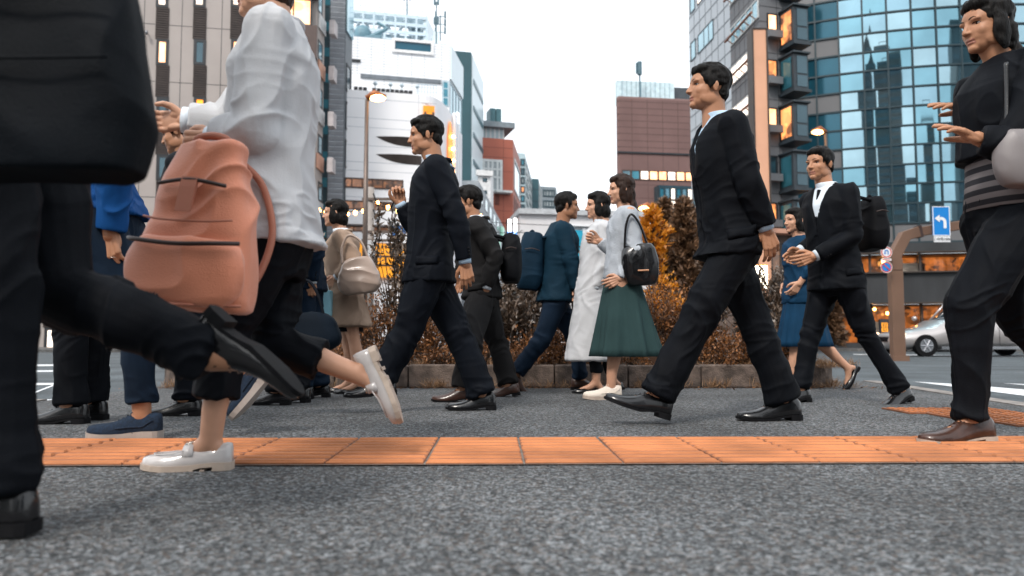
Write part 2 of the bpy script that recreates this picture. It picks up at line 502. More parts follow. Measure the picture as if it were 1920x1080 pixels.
# ---- left beige panel building
BEI = mat('beige_panel', (.345, .305, .285), .75, var=.05, vs=.6, bump=.05, bs=12)
LOUV = mat('brown_louvre', (.050, .036, .032), .6, var=.15, vs=2)
PEACH = mat('peach_panel', (.50, .27, .19), .7, var=.08, vs=.5)
C1 = plan(592, 200, 45); A1 = toward(C1, 8500, -260, 200)
W = Wall(A1, C1); b1z = 26
S1 = toward(C1, 990, 606, 200)
B1 = empty('office_building', C1, 'beige panelled building with narrow lit windows in brown louvred columns, at the left', 'building')
m_ = MB(); prism(m_, [tuple(A1[:2]), tuple(C1[:2]), tuple(S1[:2]), tuple((A1 + (S1 - C1))[:2])], 0, b1z)
fixnormals(m_.build('wall', BEI, B1))
jt = MB()
us = [W.hit(x, 50)[0] for x in (245, 270, 341, 416, 484, 520)] ; zs = [W.hit(300, y)[1] for y in (-62, 46, 153, 262, 370, 478, 586)]
joints(W, jt, us, zs, 0, W.L, 0, b1z, .035); jt.build('panel_joints', DFRAME, B1)
cols = [(x0 + k * 70, x1 + k * 70) for k in range(-5, 4) for x0, x1 in ((293, 316),)]
for (x0, x1) in cols:
    for q in range(-1, 6):
        yt = 74 + q * 108
        if x0 > 500: continue
        R0 = W.rect(x0, yt, x1, yt + 48)
        pm = [COOLL, WARM2, COOLL, GDARK][(q * 3 + x0) % 4]
        if q == 1 and x0 < 340 and x0 > 280: pm = GDARK
        if q == 1 and 340 < x0 < 380: pm = mat('orange_blind', (.6, .2, .02), .6, emit=(1.0, .30, .02), es=1.0)
        window(W, R0, B1, DFRAME, pm, .16, .05)
        l = MB(); Rl = W.rect(x0 - 1, yt + 48, x1 + 1, yt + 108); nsl = 14
        W.box(l, Rl[0], Rl[1], Rl[2], Rl[3], -.05, .012)
        for k in range(nsl):
            z = Rl[2] + (Rl[3] - Rl[2]) * (k + .2) / nsl
            W.box(l, Rl[0], Rl[1], z, z + (Rl[3] - Rl[2]) / nsl * .45, .012, .06)
        o = l.build('louvre', LOUV, B1)
# wall cameras
for x in (258, 277):
    l = MB(); u, z = W.hit(x, 63); p = W.P(u, z, 0); l.rod(p, p + W.n * .25, .03); l.ell(W.P(u, z - .05, .3), (.10, .10, .14)); l.build('wall_lamp', mat('grey_metal', (.2, .2, .21), .4, .6), B1, True)
# brown corner bay with big lit window, side face
Wb0 = toward(C1, 8500, 520, 60); 
bay = MB(); nb = W.n
def bayp(u, n): p = W.P(u, 0, n); return (p.x, p.y)
ub0 = W.hit(520, 60)[0]; ub1 = W.L + .03
zb = [W.hit(560, y)[1] for y in (104, 56, 0)]
W.box(bay, ub0, ub1, W.hit(560, 112)[1], W.hit(560, 52)[1], .01, .55); bay.build('corner_bay', mat('brown_panel', (.085, .055, .048), .5, var=.1), B1); bay = MB(); W.box(bay, ub0, ub1, W.hit(560, -2)[1], W.hit(560, -60)[1], .01, .55)
bay.build('corner_bay', mat('brown_panel', (.085, .055, .048), .5, var=.1), B1)
window(W, (ub0 + .05, ub1 - .35, W.hit(560, 52)[1], W.hit(560, -2)[1]), B1, DFRAME, WARM2, .08, .42, mull=(.45,))
Ws = Wall(C1, S1)
for k in range(-1, 7):
    y0 = -40 + k * 88
    Rr = Ws.rect(596, y0 + 30, 604, y0 + 66)
    window(Ws, Rr, B1, DFRAME, GSKY, .1, .04)
    l = MB(); Ws.box(l, .2, Ws.L, Rr[2] - 1.0, Rr[2] - .1, .02, .10); l.build('spandrel', PEACH if k % 2 else mat('pale_panel', (.5, .5, .5), .6), B1)
    l = MB(); zc = W.hit(600, y0 + 78)[1]; p = Ws.P(Ws.L * .8, zc, .5)
    l.box(p.x - .05, p.x + .30, p.y - .3, p.y + .5, zc - .45, zc + .45); l.build('balcony_box', mat('pale_box', (.42, .38, .38), .6), B1, bevel=.02)

# ---- ridged grey tower with teal glass strip behind it
C2 = plan(646, 200, 50); A2 = toward(C2, 8500, 560, 200); S2 = toward(C2, 1000, 658, 250)
W = Wall(A2, C2)
B2 = empty('office_tower', C2, 'tall slim tower of ridged grey cladding with a teal glass strip, behind the beige building', 'building')
RIDG = mat('ridged_grey', (.30, .32, .35), .5, 0, var=.12, vs=1.5); 
m_ = MB(); prism(m_, [tuple(A2[:2]), tuple(C2[:2]), tuple(S2[:2]), tuple((A2 + (S2 - C2))[:2])], 0, 26)
fixnormals(m_.build('wall', mat('tower_grey', (.10, .115, .13), .5, var=.1), B2))
l = MB(); u0 = W.hit(617, 200)[0]; u1 = W.hit(645, 200)[0]; n = 0
for k in range(72):
    z = .3 + k * .35
    vs = [W.P(u0, z, .02), W.P(u1, z, .02), W.P(u1, z + .24, .11), W.P(u0, z + .24, .11), W.P(u1, z + .27, .11), W.P(u0, z + .27, .11), W.P(u1, z + .33, .02), W.P(u0, z + .33, .02)]
    l.add(vs, [(0, 1, 2, 3), (3, 2, 4, 5), (5, 4, 6, 7)])
l.build('ridged_cladding', RIDG, B2)
for k in range(14):
    z = .6 + k * 1.75
    window(W, (W.hit(598, 200)[0], W.hit(616, 200)[0], z, z + 1.1), B2, TFRAME, GDARK, .08, .05)
    g = MB(); W.box(g, W.hit(598, 200)[0], W.hit(616, 200)[0], z + 1.12, z + 1.72, .01, .06); g.build('spandrel', GTEAL, B2)
Ws = Wall(C2, S2)
for k in range(7):
    z = 1.5 + k * 2.6
    window(Ws, (Ws.L * .15, Ws.L * .8, z, z + 1.9), B2, DFRAME, GDARK, .12, .05)
l = MB(); Ws.box(l, -.1, Ws.L * .9, W.hit(650, 58)[1], 26, .03, .12); l.build('upper_glass', GSKY, B2)

# ---- white department building (upper block + lower drum)
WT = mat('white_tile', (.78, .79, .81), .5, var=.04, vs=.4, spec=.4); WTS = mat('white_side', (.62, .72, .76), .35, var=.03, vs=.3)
C3 = plan(843, 150, 62); A3 = toward(C3, 7000, 560, 150); S3 = toward(C3, 1140, 866, 150)
W = Wall(A3, C3); Ws = Wall(C3, S3)
B3 = empty('department_building', C3, 'big white tiled building with a blank teal screen and rooftop steelwork, left of centre', 'building')
zt = W.hit(740, 75)[1]; zm = W.hit(740, 143)[1]
m_ = MB(); prism(m_, [tuple(A3[:2]), tuple(C3[:2]), tuple(S3[:2]), tuple((A3 + (S3 - C3))[:2])], 0, zt)
fixnormals(m_.build('wall', WT, B3))
jt = MB()
joints(W, jt, [W.hit(x, 110)[0] for x in (670, 696, 720, 746, 772, 796, 828)], [zm + (zt - zm) * k / 13 for k in range(14)], W.hit(640, 100)[0], W.L, zm, zt, .045)
joints(W, jt, [W.hit(x, 180)[0] for x in (720, 772, 829)], [W.hit(740, y)[1] for y in (160, 168)], W.hit(640, 100)[0], W.L, 0, zm, .04)
jt.build('tile_joints', mat('tile_joint', (.45, .48, .52), .8), B3)
l = MB(); W.box(l, W.hit(676, 148)[0], W.hit(827, 148)[0], W.hit(740, 151)[1], W.hit(740, 144)[1], .0, .12); l.build('soffit_slot', mat('slot_grey', (.13, .15, .17), .6), B3)
l = MB(); W.box(l, W.hit(640, 113)[0], W.hit(676, 113)[0], W.hit(660, 116)[1], W.hit(660, 111)[1], .0, .1); l.build('vent_slot', DFRAME, B3)
window(W, W.rect(735, 75, 813, 101), B3, mat('white_metal', (.7, .7, .7), .4), mat('teal_screen', (.006, .075, .12), .25, var=.1, vs=.5), .22, .15, 'screen')
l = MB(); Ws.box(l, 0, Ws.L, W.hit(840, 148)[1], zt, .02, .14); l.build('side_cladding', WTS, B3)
for k in range(4):
    window(Ws, (Ws.L * (.02 + .24 * k), Ws.L * (.24 + .24 * k), 4, W.hit(840, 152)[1]), B3, mat('pale_teal_frame', (.35, .45, .5), .5), GSKY, .14, .05, trans=(.2, .4, .6, .8))
l = MB(); 
for q in range(5): Ws.box(l, Ws.L * .45, Ws.L * .55, 13.0 + q * 1.5, 13.9 + q * 1.5, .1, .25)
l.build('neon_blocks', mat('neon_white', (.8, .8, .8), .4, emit=(1, 1, 1), es=1.1), B3)
for k in range(2):
    x = 829 + k * 0
window(W, W.rect(829, 152, 842, 200), B3, mat('pale_teal_frame', (.35, .45, .5), .5), GTEAL, .12, .04, trans=(.35, .7))
# roof screen with lattice behind glass
Wr = Wall(W.P(W.hit(640, 60)[0], 0, -2.5), W.P(W.hit(807, 60)[0], 0, -2.5))
z0r = zt; z1r = Wr.hit(740, 26)[1]
E3 = MB(); RS = mat('roof_steel', (.48, .58, .64), .5, .2, var=.05)
for k in range(9):
    u = Wr.L * k / 8; Wr.box(E3, u - .08, u + .08, z0r, z1r, -.05, .12)
for q in (0, .28, .52, .76, 1): Wr.box(E3, 0, Wr.L, z0r + (z1r - z0r - .3) * q, z0r + (z1r - z0r - .3) * q + .28, -.03, .10)
for k in range(0, 8):
    a_ = Wr.P(Wr.L * k / 8, z0r + (z1r - z0r) * (.3 if k % 2 else .95), -.4); b_ = Wr.P(Wr.L * (k + 1) / 8, z0r + (z1r - z0r) * (.95 if k % 2 else .3), -.4)
    E3.rod(a_, b_, .14)
E3.build('roof_lattice', RS, B3)
l = MB(); Wr.box(l, 0, Wr.L, z0r, z0r + (z1r - z0r) * .5, -.6, -.45); Wr.box(l, Wr.L * .80, Wr.L, z0r, z1r, -.9, -.62); Wr.box(l, 0, Wr.L, z1r - .9, z1r, -.6, -.45); l.build('roof_screen', mat('screen_mesh', (.38, .50, .57), .5, var=.06), B3)
e_ = Wr.P(Wr.L, 0, 0); s_ = vpdir(1100) * 7
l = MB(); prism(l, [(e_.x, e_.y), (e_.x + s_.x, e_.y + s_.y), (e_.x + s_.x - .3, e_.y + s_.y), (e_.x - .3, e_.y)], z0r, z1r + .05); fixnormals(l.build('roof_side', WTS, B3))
l = MB()
for k in range(19):
    p = Wr.P(Wr.L * k / 18, z1r, 0); l.rod(p, p + Vector((0, 0, .9)), .03, 5)
for h in (.45, .9): l.rod(Wr.P(0, z1r + h, 0), Wr.P(Wr.L, z1r + h, 0), .025, 5)
l.build('roof_railing', RS, B3)
def antenna(parent, base, h, n, m, wd=.25):
    l = MB(); l.rod(base, base + Vector((0, 0, h)), .06, 6)
    for k in range(n):
        z = h * (.55 + .42 * k / max(1, n - 1)); q = base + Vector((0, 0, z))
        l.rod(q + Vector((-wd, 0, 0)), q + Vector((wd, 0, 0)), .035, 5)
        for s in (-1, 1): l.box(q.x + s * wd - .08, q.x + s * wd + .08, q.y - .1, q.y + .1, q.z - .12, q.z + .45)
    return l.build('antenna', m, parent)
ANT = mat('antenna_grey', (.06, .12, .15), .5)
antenna(B3, Wr.P(Wr.hit(763, 20)[0], z1r, 0), 2.6, 2, ANT); antenna(B3, W.P(W.hit(821, 60)[0], zt, -1), 4.0, 2, ANT, .15); antenna(B3, W.P(W.hit(832, 60)[0], zt, -2), 3.3, 3, ANT, .4)
l = MB(); W.box(l, W.hit(817, 60)[0], W.hit(826, 60)[0], zt, W.hit(820, 50)[1], -3, -1); W.box(l, W.hit(826, 60)[0], W.L - .2, zt, W.hit(830, 68)[1], -3, -1); l.build('stair_tower', WTS, B3)
l = MB(); p = W.P(W.hit(694, 70)[0], zt + .2, -.6); q = W.P(W.hit(727, 48)[0], W.hit(727, 48)[1], -.6)
l.tube([p, q], [.28, .14], 8); l.rod(q, q + Vector((-.8, 0, .5)), .12); l.ell(p + Vector((-.6, 0, .3)), (.7, .5, .8)); l.box(p.x - 1.2, p.x + 1.0, p.y - .4, p.y + .4, zt, zt + .3)
l.build('cleaning_crane', mat('crane_teal', (.10, .20, .25), .5), B3)
# lower rounded block in front
C4 = plan(822, 300, 52); A4 = toward(C4, 7000, 560, 300); 
W4 = Wall(A4, C4); z4 = W4.hit(740, 174)[1]
B4 = empty('curved_shop_building', C4, 'lower white building with curved dark fins, brown window bands and yellow shopfront', 'building')
S4 = toward(C4, 1140, 862, 300); d4 = (C4 - A4).normalized(); e4 = (S4 - C4).normalized()
pts = [tuple(A4[:2])]
for k in range(9):
    t = k / 8; q = (1 - t) ** 2 * (C4 - d4 * 1.2) + 2 * t * (1 - t) * C4 + t ** 2 * (C4 + e4 * 2.5); pts.append((q.x, q.y))
pts += [tuple(S4[:2]), tuple((A4 + (S4 - C4))[:2])]
l = MB(); prism(l, pts, 0, z4); o = fixnormals(l.build('wall', mat('white_render', (.80, .80, .82), .55, var=.03, vs=.4), B4))
l = MB(); joints(W4, l, [W4.hit(785, 190)[0], W4.hit(688, 260)[0]], [W4.hit(740, y)[1] for y in (189, 225, 242, 276, 307, 323, 372, 412)], W4.hit(640, 200)[0], W4.hit(818, 200)[0], W4.hit(700, 330)[1], z4, .035); l.build('panel_joints', mat('tile_joint', (.45, .48, .52), .8), B4)
l = MB()
for k in range(13):
    if k in (3,): continue
    R0 = W4.rect(664 + k * 8.6, 166.5, 671 + k * 8.6, 172); W4.box(l, R0[0], R0[1], z4, z4 + .3, -.8, -.2)
l.build('roof_vents', DFRAME, B4)
l = MB()
for x in (704, 733, 754, 783):
    u = W4.hit(x, 165)[0]; l.rod(W4.P(u, z4, -.3), W4.P(u, z4 + .55, -.3), .04, 6); l.ell(W4.P(u, z4 + .65, -.3), (.14, .14, .14))
for k in range(7): 
    u = W4.hit(786 + k * 5.5, 165)[0]; l.rod(W4.P(u, z4, -.2), W4.P(u, z4 + .8, -.2), .025, 5)
l.rod(W4.P(W4.hit(786, 165)[0], z4 + .8, -.2), W4.P(W4.hit(819, 165)[0], z4 + .8, -.2), .03, 5)
l.build('roof_railing', RS, B4)
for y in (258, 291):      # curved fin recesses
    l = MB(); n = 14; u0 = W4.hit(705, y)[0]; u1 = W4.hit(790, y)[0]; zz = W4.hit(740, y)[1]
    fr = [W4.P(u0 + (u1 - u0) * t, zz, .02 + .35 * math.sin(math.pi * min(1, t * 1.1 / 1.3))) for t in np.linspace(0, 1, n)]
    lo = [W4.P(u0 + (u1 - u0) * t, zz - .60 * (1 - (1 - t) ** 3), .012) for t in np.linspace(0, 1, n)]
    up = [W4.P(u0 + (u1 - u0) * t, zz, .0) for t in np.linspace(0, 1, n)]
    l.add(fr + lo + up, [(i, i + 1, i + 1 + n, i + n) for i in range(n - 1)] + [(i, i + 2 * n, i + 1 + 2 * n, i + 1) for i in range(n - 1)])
    l.build('curved_fin', mat('fin_dark_brown', (.07, .055, .05), .6, var=.1), B4)  # whole fin in one dark brown
for (x0, y0, x1, y1, nm) in ((640, 335, 756, 354, 6), (640, 378, 800, 396, 7), (640, 425, 800, 437, 7)):
    window(W4, W4.rect(x0, y0, x1, y1), B4, mat('brown_metal', (.06, .03, .02), .5), lit('curtained_window', (.42, .16, .06), (.035, .02, .014), .5, 1.6), .1, .05, mull=[k / nm for k in range(1, nm)])
l = MB(); W4.box(l, W4.hit(640, 470)[0], W4.hit(820, 470)[0], W4.hit(700, 520)[1], W4.hit(700, 458)[1], .02, .3); l.build('shop_fascia', mat('yellow_fascia', (.62, .24, .015), .5, emit=(1, .38, .02), es=.35), B4)
l = MB()
for k in range(16): R0 = W4.rect(700 + k * 7, 461, 704 + k * 7, 467); W4.box(l, *R0, .3, .34)
l.build('fascia_trim', mat('brown_metal', (.06, .03, .02), .5), B4)
window(W4, W4.rect(704, 480, 742, 500), B4, DFRAME, mat('cyan_lit_glass', (.05, .3, .4), .2, emit=(.05, .5, .75), es=.7), .12, .36, mull=(.5,), trans=(.5,))
l = MB(); W4.box(l, *W4.rect(640, 398, 820, 424), .05, .5); W4.box(l, *W4.rect(640, 438, 820, 457), .05, .35); l.build('canopy', mat('white_render', (.80, .80, .82), .55), B4)
# orange hanging banner and arched sign
l = MB(); W4.box(l, *W4.rect(793, 200, 814, 226), .05, .20); l.build('banner', mat('orange_banner', (.70, .24, .02), .6, emit=(1, .32, .02), es=.25), B4)
l = MB(); u, z = W4.hit(804, 214)
for s in (-1, 1): l = MB(); l.ell(W4.P(u + s * .27, z - .1, .22), (.09, .04, .22)); l.build('banner_mark', mat('brown_metal', (.06, .03, .02), .5), B4)
l = MB(); Wd = Wall(C4 + e4 * 2.6, S4); u0 = .2; zc = Wd.hit(834, 268)[1]
vs = [Wd.P(.9 + .8 * math.sin(a), zc + 2.0 * math.cos(a), .1) for a in np.linspace(-math.pi / 2, math.pi / 2, 17)] + [Wd.P(1.7, zc - 1.8, .1), Wd.P(.1, zc - 1.8, .1)]
l.add(vs, [tuple(range(len(vs)))]); l.build('arched_sign', mat('orange_sign', (.6, .22, .04), .5, emit=(1, .3, .03), es=.45), B4)
l = MB()
for q in range(4): l.ell(Wd.P(1.2, zc + .9 - q * .9, .25), (.14, .14, .14))
l.build('sign_bulb', BULB, B4, True)
Ws4 = Wall(C4 + e4 * 3.2, S4)
for k in range(3):
    l = MB(); Ws4.box(l, Ws4.L * (.3 + .22 * k), Ws4.L * (.48 + .22 * k), 2, Wd.hit(850, 215 + k * 12)[1], .03, .25); l.build('white_pier', mat('white_render', (.80, .80, .82), .55), B4)

# ---- dark green tower with pale ribbed side
C5 = plan(883, 200, 85); A5 = toward(C5, 7000, 845, 200); S5 = toward(C5, 1100, 905, 200); W = Wall(A5, C5); Ws = Wall(C5, S5); z5 = W.hit(873, 97)[1]
B5 = empty('office_tower', C5, 'slim tower with dark green end wall and pale ribbed side, left of the sky', 'building')
l = MB(); prism(l, [tuple(A5[:2]), tuple(C5[:2]), tuple(S5[:2]), tuple((A5 + (S5 - C5))[:2])], 0, z5); fixnormals(l.build('wall', mat('dark_green_wall', (.022, .070, .085), .5, var=.1, vs=.3), B5))
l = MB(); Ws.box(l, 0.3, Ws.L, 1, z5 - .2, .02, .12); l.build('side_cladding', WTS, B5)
for k in range(9):
    l = MB(); z = z5 - 3.3 - k * 3.1; Ws.box(l, 1.0, Ws.L - .8, z, z + .55, .12, .2)
    l.build('strip_window', mat('dark_slot', (.04, .12, .15), .4), B5)
# ---- red building
C6 = plan(962, 330, 95); A6 = toward(C6, 6000, 900, 330); S6 = toward(C6, 1090, 976, 330); W = Wall(A6, C6); Ws = Wall(C6, S6); z6 = W.hit(935, 260)[1]
REDM = mat('red_render', (.31, .085, .052), .6, var=.06, vs=.3)
B6 = empty('red_building', C6, 'rust red building with a large framed window and glazed penthouse', 'building')
l = MB(); prism(l, [tuple(A6[:2]), tuple(C6[:2]), tuple(S6[:2]), tuple((A6 + (S6 - C6))[:2])], 0, z6); fixnormals(l.build('wall', REDM, B6))
l = MB(); joints(W, l, [W.hit(944, 330)[0]], [W.hit(935, y)[1] for y in (277, 295, 321, 365, 395)], 0, W.L, 0, z6, .06); l.build('panel_joints', mat('dark_red', (.12, .03, .02), .6), B6)
window(W, W.rect(904, 299, 942, 359), B6, mat('pale_frame', (.5, .52, .52), .5), mat('dusty_glass', (.23, .26, .27), .25, .2, var=.15, vs=.2), .3, .1, mull=(.3, .5, .75), trans=(.45, .7))
window(Ws, (Ws.L * .12, Ws.L * .85, Ws.hit(968, 365)[1], Ws.hit(968, 307)[1]), B6, mat('pale_frame', (.5, .52, .52), .5), GSKY, .3, .1)
l = MB(); W.box(l, *W.rect(926, 360, 956, 364), 0, 1.2); l.build('canopy', mat('pale_frame', (.5, .52, .52), .5), B6)
for k in range(4):
    l = MB(); Ws.box(l, Ws.L * (.1 + .22 * k), Ws.L * (.2 + .22 * k), 3, Ws.hit(968, 376)[1], .02, .08); l.build('slot_window', mat('dark_red', (.12, .03, .02), .6), B6)
l = MB(); W.box(l, *W.rect(928, 366, 936, 384), .02, .08); l.build('slot_window', mat('dark_red', (.12, .03, .02), .6), B6)
Wp = Wall(W.P(0, 0, -1.5), W.P(W.hit(950, 250)[0], 0, -1.5)); zp = Wp.hit(930, 241)[1]
l = MB(); Wp.box(l, 0, Wp.L, z6, zp, -6, 0); l.build('penthouse', mat('penthouse_grey', (.27, .35, .38), .4, var=.05), B6)
l = MB(); joints(Wp, l, [Wp.L * k / 6 for k in range(7)], [], 0, Wp.L, z6, zp, .15, .05); l.build('penthouse_mullions', mat('pale_frame', (.5, .52, .52), .5), B6)
l = MB(); Wp.box(l, -.5, Wp.L + 1.3, zp, zp + .7, -7, .8); l.build('roof_slab', mat('slab_grey', (.17, .20, .22), .6), B6)
l = MB(); Wp.box(l, Wp.hit(919, 230)[0], Wp.hit(929, 230)[0], zp + .7, zp + 2.6, -2, 0); Wp.box(l, Wp.hit(930.5, 230)[0], Wp.hit(940, 230)[0], zp + .7, zp + 2.6, -2, 0); l.build('roof_unit', mat('unit_dark', (.04, .11, .13), .5), B6)
# ---- small white house in front of it, glass block, green block, grey block
def simple(nm, label, cx, A_px, S_px, Y, top, py, wallm, vpA=6000, vpS=1080, base=0):
    C_ = plan(cx, py, Y); A_ = toward(C_, vpA, A_px, py); S_ = toward(C_, vpS, S_px, py); Wf = Wall(A_, C_); Wq = Wall(C_, S_); zt_ = Wf.hit((cx + A_px) / 2, top)[1]
    Eb = empty(nm, C_, label, 'building'); q = MB(); prism(q, [tuple(A_[:2]), tuple(C_[:2]), tuple(S_[:2]), tuple((A_ + (S_ - C_))[:2])], 0, zt_)
    fixnormals(q.build('wall', wallm, Eb)); return Eb, Wf, Wq, zt_
Eb, Wf, Wq, zt_ = simple('white_house', 'small white rooftop house below the red building', 920, 896, 925, 84, 326, 350, mat('white_render2', (.62, .62, .62), .6))
l = MB(); Wf.box(l, -.2, Wf.L + .2, zt_ - .25, zt_ + .35, -.1, .3); l.build('cornice', mat('white_render2', (.62, .62, .62), .6), Eb)
for y in (334, 357): window(Wf, Wf.rect(905, y, 913, y + 7), Eb, TFRAME, GDARK, .08, .05)
Eb, Wf, Wq, zt_ = simple('glass_block', 'narrow glass and steel block right of the red building', 984, 970, 997, 120, 287, 350, mat('pale_teal_wall', (.35, .45, .48), .5))
for k in range(7):
    pm = [GTEAL, GDARK, mat('dusty_glass', (.23, .26, .27), .25), WARM][k % 4]
    y = 298 + k * 17; window(Wf, Wf.rect(976, y, 984, y + 13), Eb, TFRAME, pm, .2, .1)
    for q in range(2): window(Wq, (Wq.L * (.08 + .46 * q), Wq.L * (.48 + .46 * q), Wf.hit(980, y + 14)[1], Wf.hit(980, y)[1]), Eb, mat('pale_frame', (.5, .52, .52), .5), GSKY, .2, .1)
Eb, Wf, Wq, zt_ = simple('dark_green_block', 'dark green windowless block beyond the glass block', 1010, 994, 1016, 140, 335, 370, mat('dark_green_wall', (.022, .070, .085), .5))
for k in range(6): y = 342 + k * 11; window(Wq, (Wq.L * .1, Wq.L * .9, Wf.hit(1000, y + 8)[1], Wf.hit(1000, y)[1]), Eb, mat('pale_frame', (.5, .52, .52), .5), GSKY, .2, .1)
l = MB(); joints(Wf, l, [], [zt_ - 2 - k * 2.2 for k in range(8)], 0, Wf.L, 0, zt_, .1, .03); l.build('joints', TFRAME, Eb)
Eb, Wf, Wq, zt_ = simple('grey_office_block', 'distant low grey office block with banded windows', 1043, 1010, 1047, 165, 350, 380, mat('grey_render', (.16, .19, .21), .6))
for y in (356, 376): window(Wf, Wf.rect(1018, y, 1040, y + 13), Eb, TFRAME, mat('dusty_glass', (.23, .26, .27), .25), .25, .12, mull=(.25, .5, .75))
# ---- low white wall-like station building with cyan panel
A7 = plan(975, 440, 58); C7 = plan(1300, 440, 60); W = Wall(A7, C7); z7 = W.hit(1050, 402)[1]
B7 = empty('station_building', A7, 'long low white building under the sky with a cyan panel, behind the crowd', 'building')
l = MB(); W.box(l, 0, W.L, 0, z7, -6, 0); l.build('wall', mat('white_wall', (.60, .59, .60), .6, var=.03), B7)
l = MB(); W.box(l, -.15, W.L, z7 - .05, z7 + .35, -6, .3); l.build('parapet', mat('pale_cap', (.42, .44, .46), .6), B7)
l = MB(); W.box(l, *W.rect(1062, 432, 1092, 520), .03, .15); l.build('cyan_panel', mat('cyan_panel', (.02, .30, .45), .45), B7)
l = MB(); W.box(l, *W.rect(1040, 424, 1300, 428), .02, .25); W.box(l, *W.rect(1092, 428, 1160, 520), .02, .10); l.build('white_signboard', mat('white_board', (.72, .74, .76), .5, var=.02), B7)
# ---- row of shops in the gap with bright signs
A8 = plan(897, 400, 64); B8p = toward(A8, 1060, 962, 420)
W = Wall(A8, B8p); B8 = empty('shop_row', A8, 'receding row of small shops with bright signs between white building and red building', 'building')
z8 = W.hit(910, 362)[1]
l = MB(); W.box(l, 0, W.L, 0, z8, -1.5, 0); l.build('wall', mat('grey_shop', (.30, .33, .36), .6, var=.1), B8)
cols8 = [('white_lit', (.9, .95, 1), 1.6), ('cyan_lit', (.05, .55, .9), 1.2), ('white_lit', (.9, .95, 1), 1.6), ('orange_lit', (1, .3, .05), 1.3), ('warm_lit', (1, .7, .5), 1.5), ('green_lit', (.02, .25, .15), .6)]
r8 = random.Random(4)
for k in range(16):
    c_ = cols8[r8.randrange(6)]; u = W.L * (.02 + .06 * k); z = r8.uniform(1.0, z8 - 1.6)
    l = MB(); W.box(l, u, u + W.L * .04, z, z + r8.uniform(.6, 1.5), .05, .35); l.build('shop_sign', mat(c_[0], (.5, .5, .5), .4, emit=c_[1], es=c_[2]), B8)
for k in range(10): u = W.L * (.03 + .095 * k); window(W, (u, u + W.L * .05, z8 - 1.6, z8 - .4), B8, TFRAME, GTEAL, .1, .02)
# tall blade signs
BLU = mat('blue_sign_lit', (.01, .2, .6), .4, emit=(.0, .28, .9), es=1.3); WHL = mat('white_lit2', (.9, .9, .9), .4, emit=(1, .93, .9), es=1.5)
for i, (x, y0, y1, y2) in enumerate(((955.5, 411, 434, 452), (966, 409, 434, 461))):
    Y = 46; p0 = pix(x - 3.3, y0, Y); p1 = pix(x + 3.3, y2, Y); zm_ = pix(x, y1, Y).z
    Eb = empty('blade_sign', (p0.x, Y, 0), ['shorter of two vertical lit signs, white above blue, by the red building', 'taller of two vertical lit signs, white above blue, by the red building'][i], 'sign')
    l = MB(); l.box(p0.x, p1.x, Y, Y + .3, p1.z, zm_); l.build('blue_panel', BLU, Eb)
    l = MB(); l.box(p0.x, p1.x, Y, Y + .3, zm_ + .02, p0.z); l.build('white_panel', WHL, Eb)
    l = MB(); l.rod((p0.x - .05, Y + .15, 0), (p0.x - .05, Y + .15, p0.z), .05); l.build('pole', DFRAME, Eb)
    l = MB()
    for k in range(4):
        z = p1.z + (zm_ - p1.z) * (k + .5) / 4; l.tube([(((p0.x + p1.x) / 2) + .06 * math.cos(a), Y - .01, z + .07 * math.sin(a)) for a in np.linspace(0, 5.2 - k * .4, 9)], .018, 5)
    l.build('sign_marks', WHL, Eb)

# ---- brown tiled block, centre right
BRT = mat('brown_tile', (.155, .092, .085), .6, var=.10, vs=.35, spec=.3)
A9 = plan(1156, 260, 62); C9 = toward(A9, 11000, 1300, 260); W = Wall(A9, C9); z9 = W.hit(1220, 181)[1]
B9 = empty('brown_building', A9, 'reddish brown tiled building with a lit window band and pale rooftop screen', 'building')
l = MB(); prism(l, [tuple(A9[:2]), tuple(C9[:2]), tuple((C9 * 1.2)[:2]), tuple((A9 * 1.2)[:2])], 0, z9); fixnormals(l.build('wall', BRT, B9, bevel=.25))
l = MB(); joints(W, l, [W.L * k / 5 for k in range(1, 6)], [W.hit(1220, y)[1] for y in (192, 204, 216, 228, 240, 252, 265, 277, 347, 372)] , 0.1, W.L, 0, z9 - .3, .05); 
l.build('tile_joints', mat('dark_brown_joint', (.09, .05, .045), .7), B9)
l = MB(); W.box(l, 0, W.L, W.hit(1220, 289)[1], W.hit(1220, 286)[1], 0, .1); l.build('dark_band', DFRAME, B9)
n9 = 8
for k in range(n9):
    u0 = W.hit(1166, 328)[0]; du = (W.L - u0) / n9
    window(W, (u0 + du * k, u0 + du * (k + 1) - .02, W.hit(1220, 338)[1], W.hit(1220, 320)[1]), B9, mat('brown_metal', (.06, .03, .02), .5), [GSKY, GTEAL, COOLL, WARM2, WARM2, COOLL, WARM2, WARM2][k], .07, .05)
window(W, W.rect(1175, 358, 1188, 378), B9, DFRAME, GTEAL, .1, .05)
Wg = Wall(W.P(W.hit(1228, 380)[0], 0, 1.0), W.P(W.hit(1292, 380)[0], 0, .8))
l = MB(); Wg.box(l, 0, Wg.L, .5, W.hit(1250, 352)[1], -1.2, -.05); l.build('bay_body', GDARK, B9)
for k in range(6):
    for q in range(3):
        zb_ = W.hit(1250, 425)[1]; dz = (W.hit(1250, 356)[1] - zb_) / 3; du = Wg.L / 6
        window(Wg, (du * k, du * (k + 1), zb_ + dz * q, zb_ + dz * (q + 1)), B9, TFRAME, [GSKY, GTEAL, COOLL][(k * 2 + q * q) % 3], .09, .06)
Wb9 = Wall(W.P(0, 0, -2), W.P(W.L, 0, -2)); Wr9 = Wall(Wb9.P(Wb9.hit(1157, 165)[0], 0), Wb9.P(Wb9.hit(1264, 165)[0], 0)); zr = Wr9.hit(1210, 153)[1]
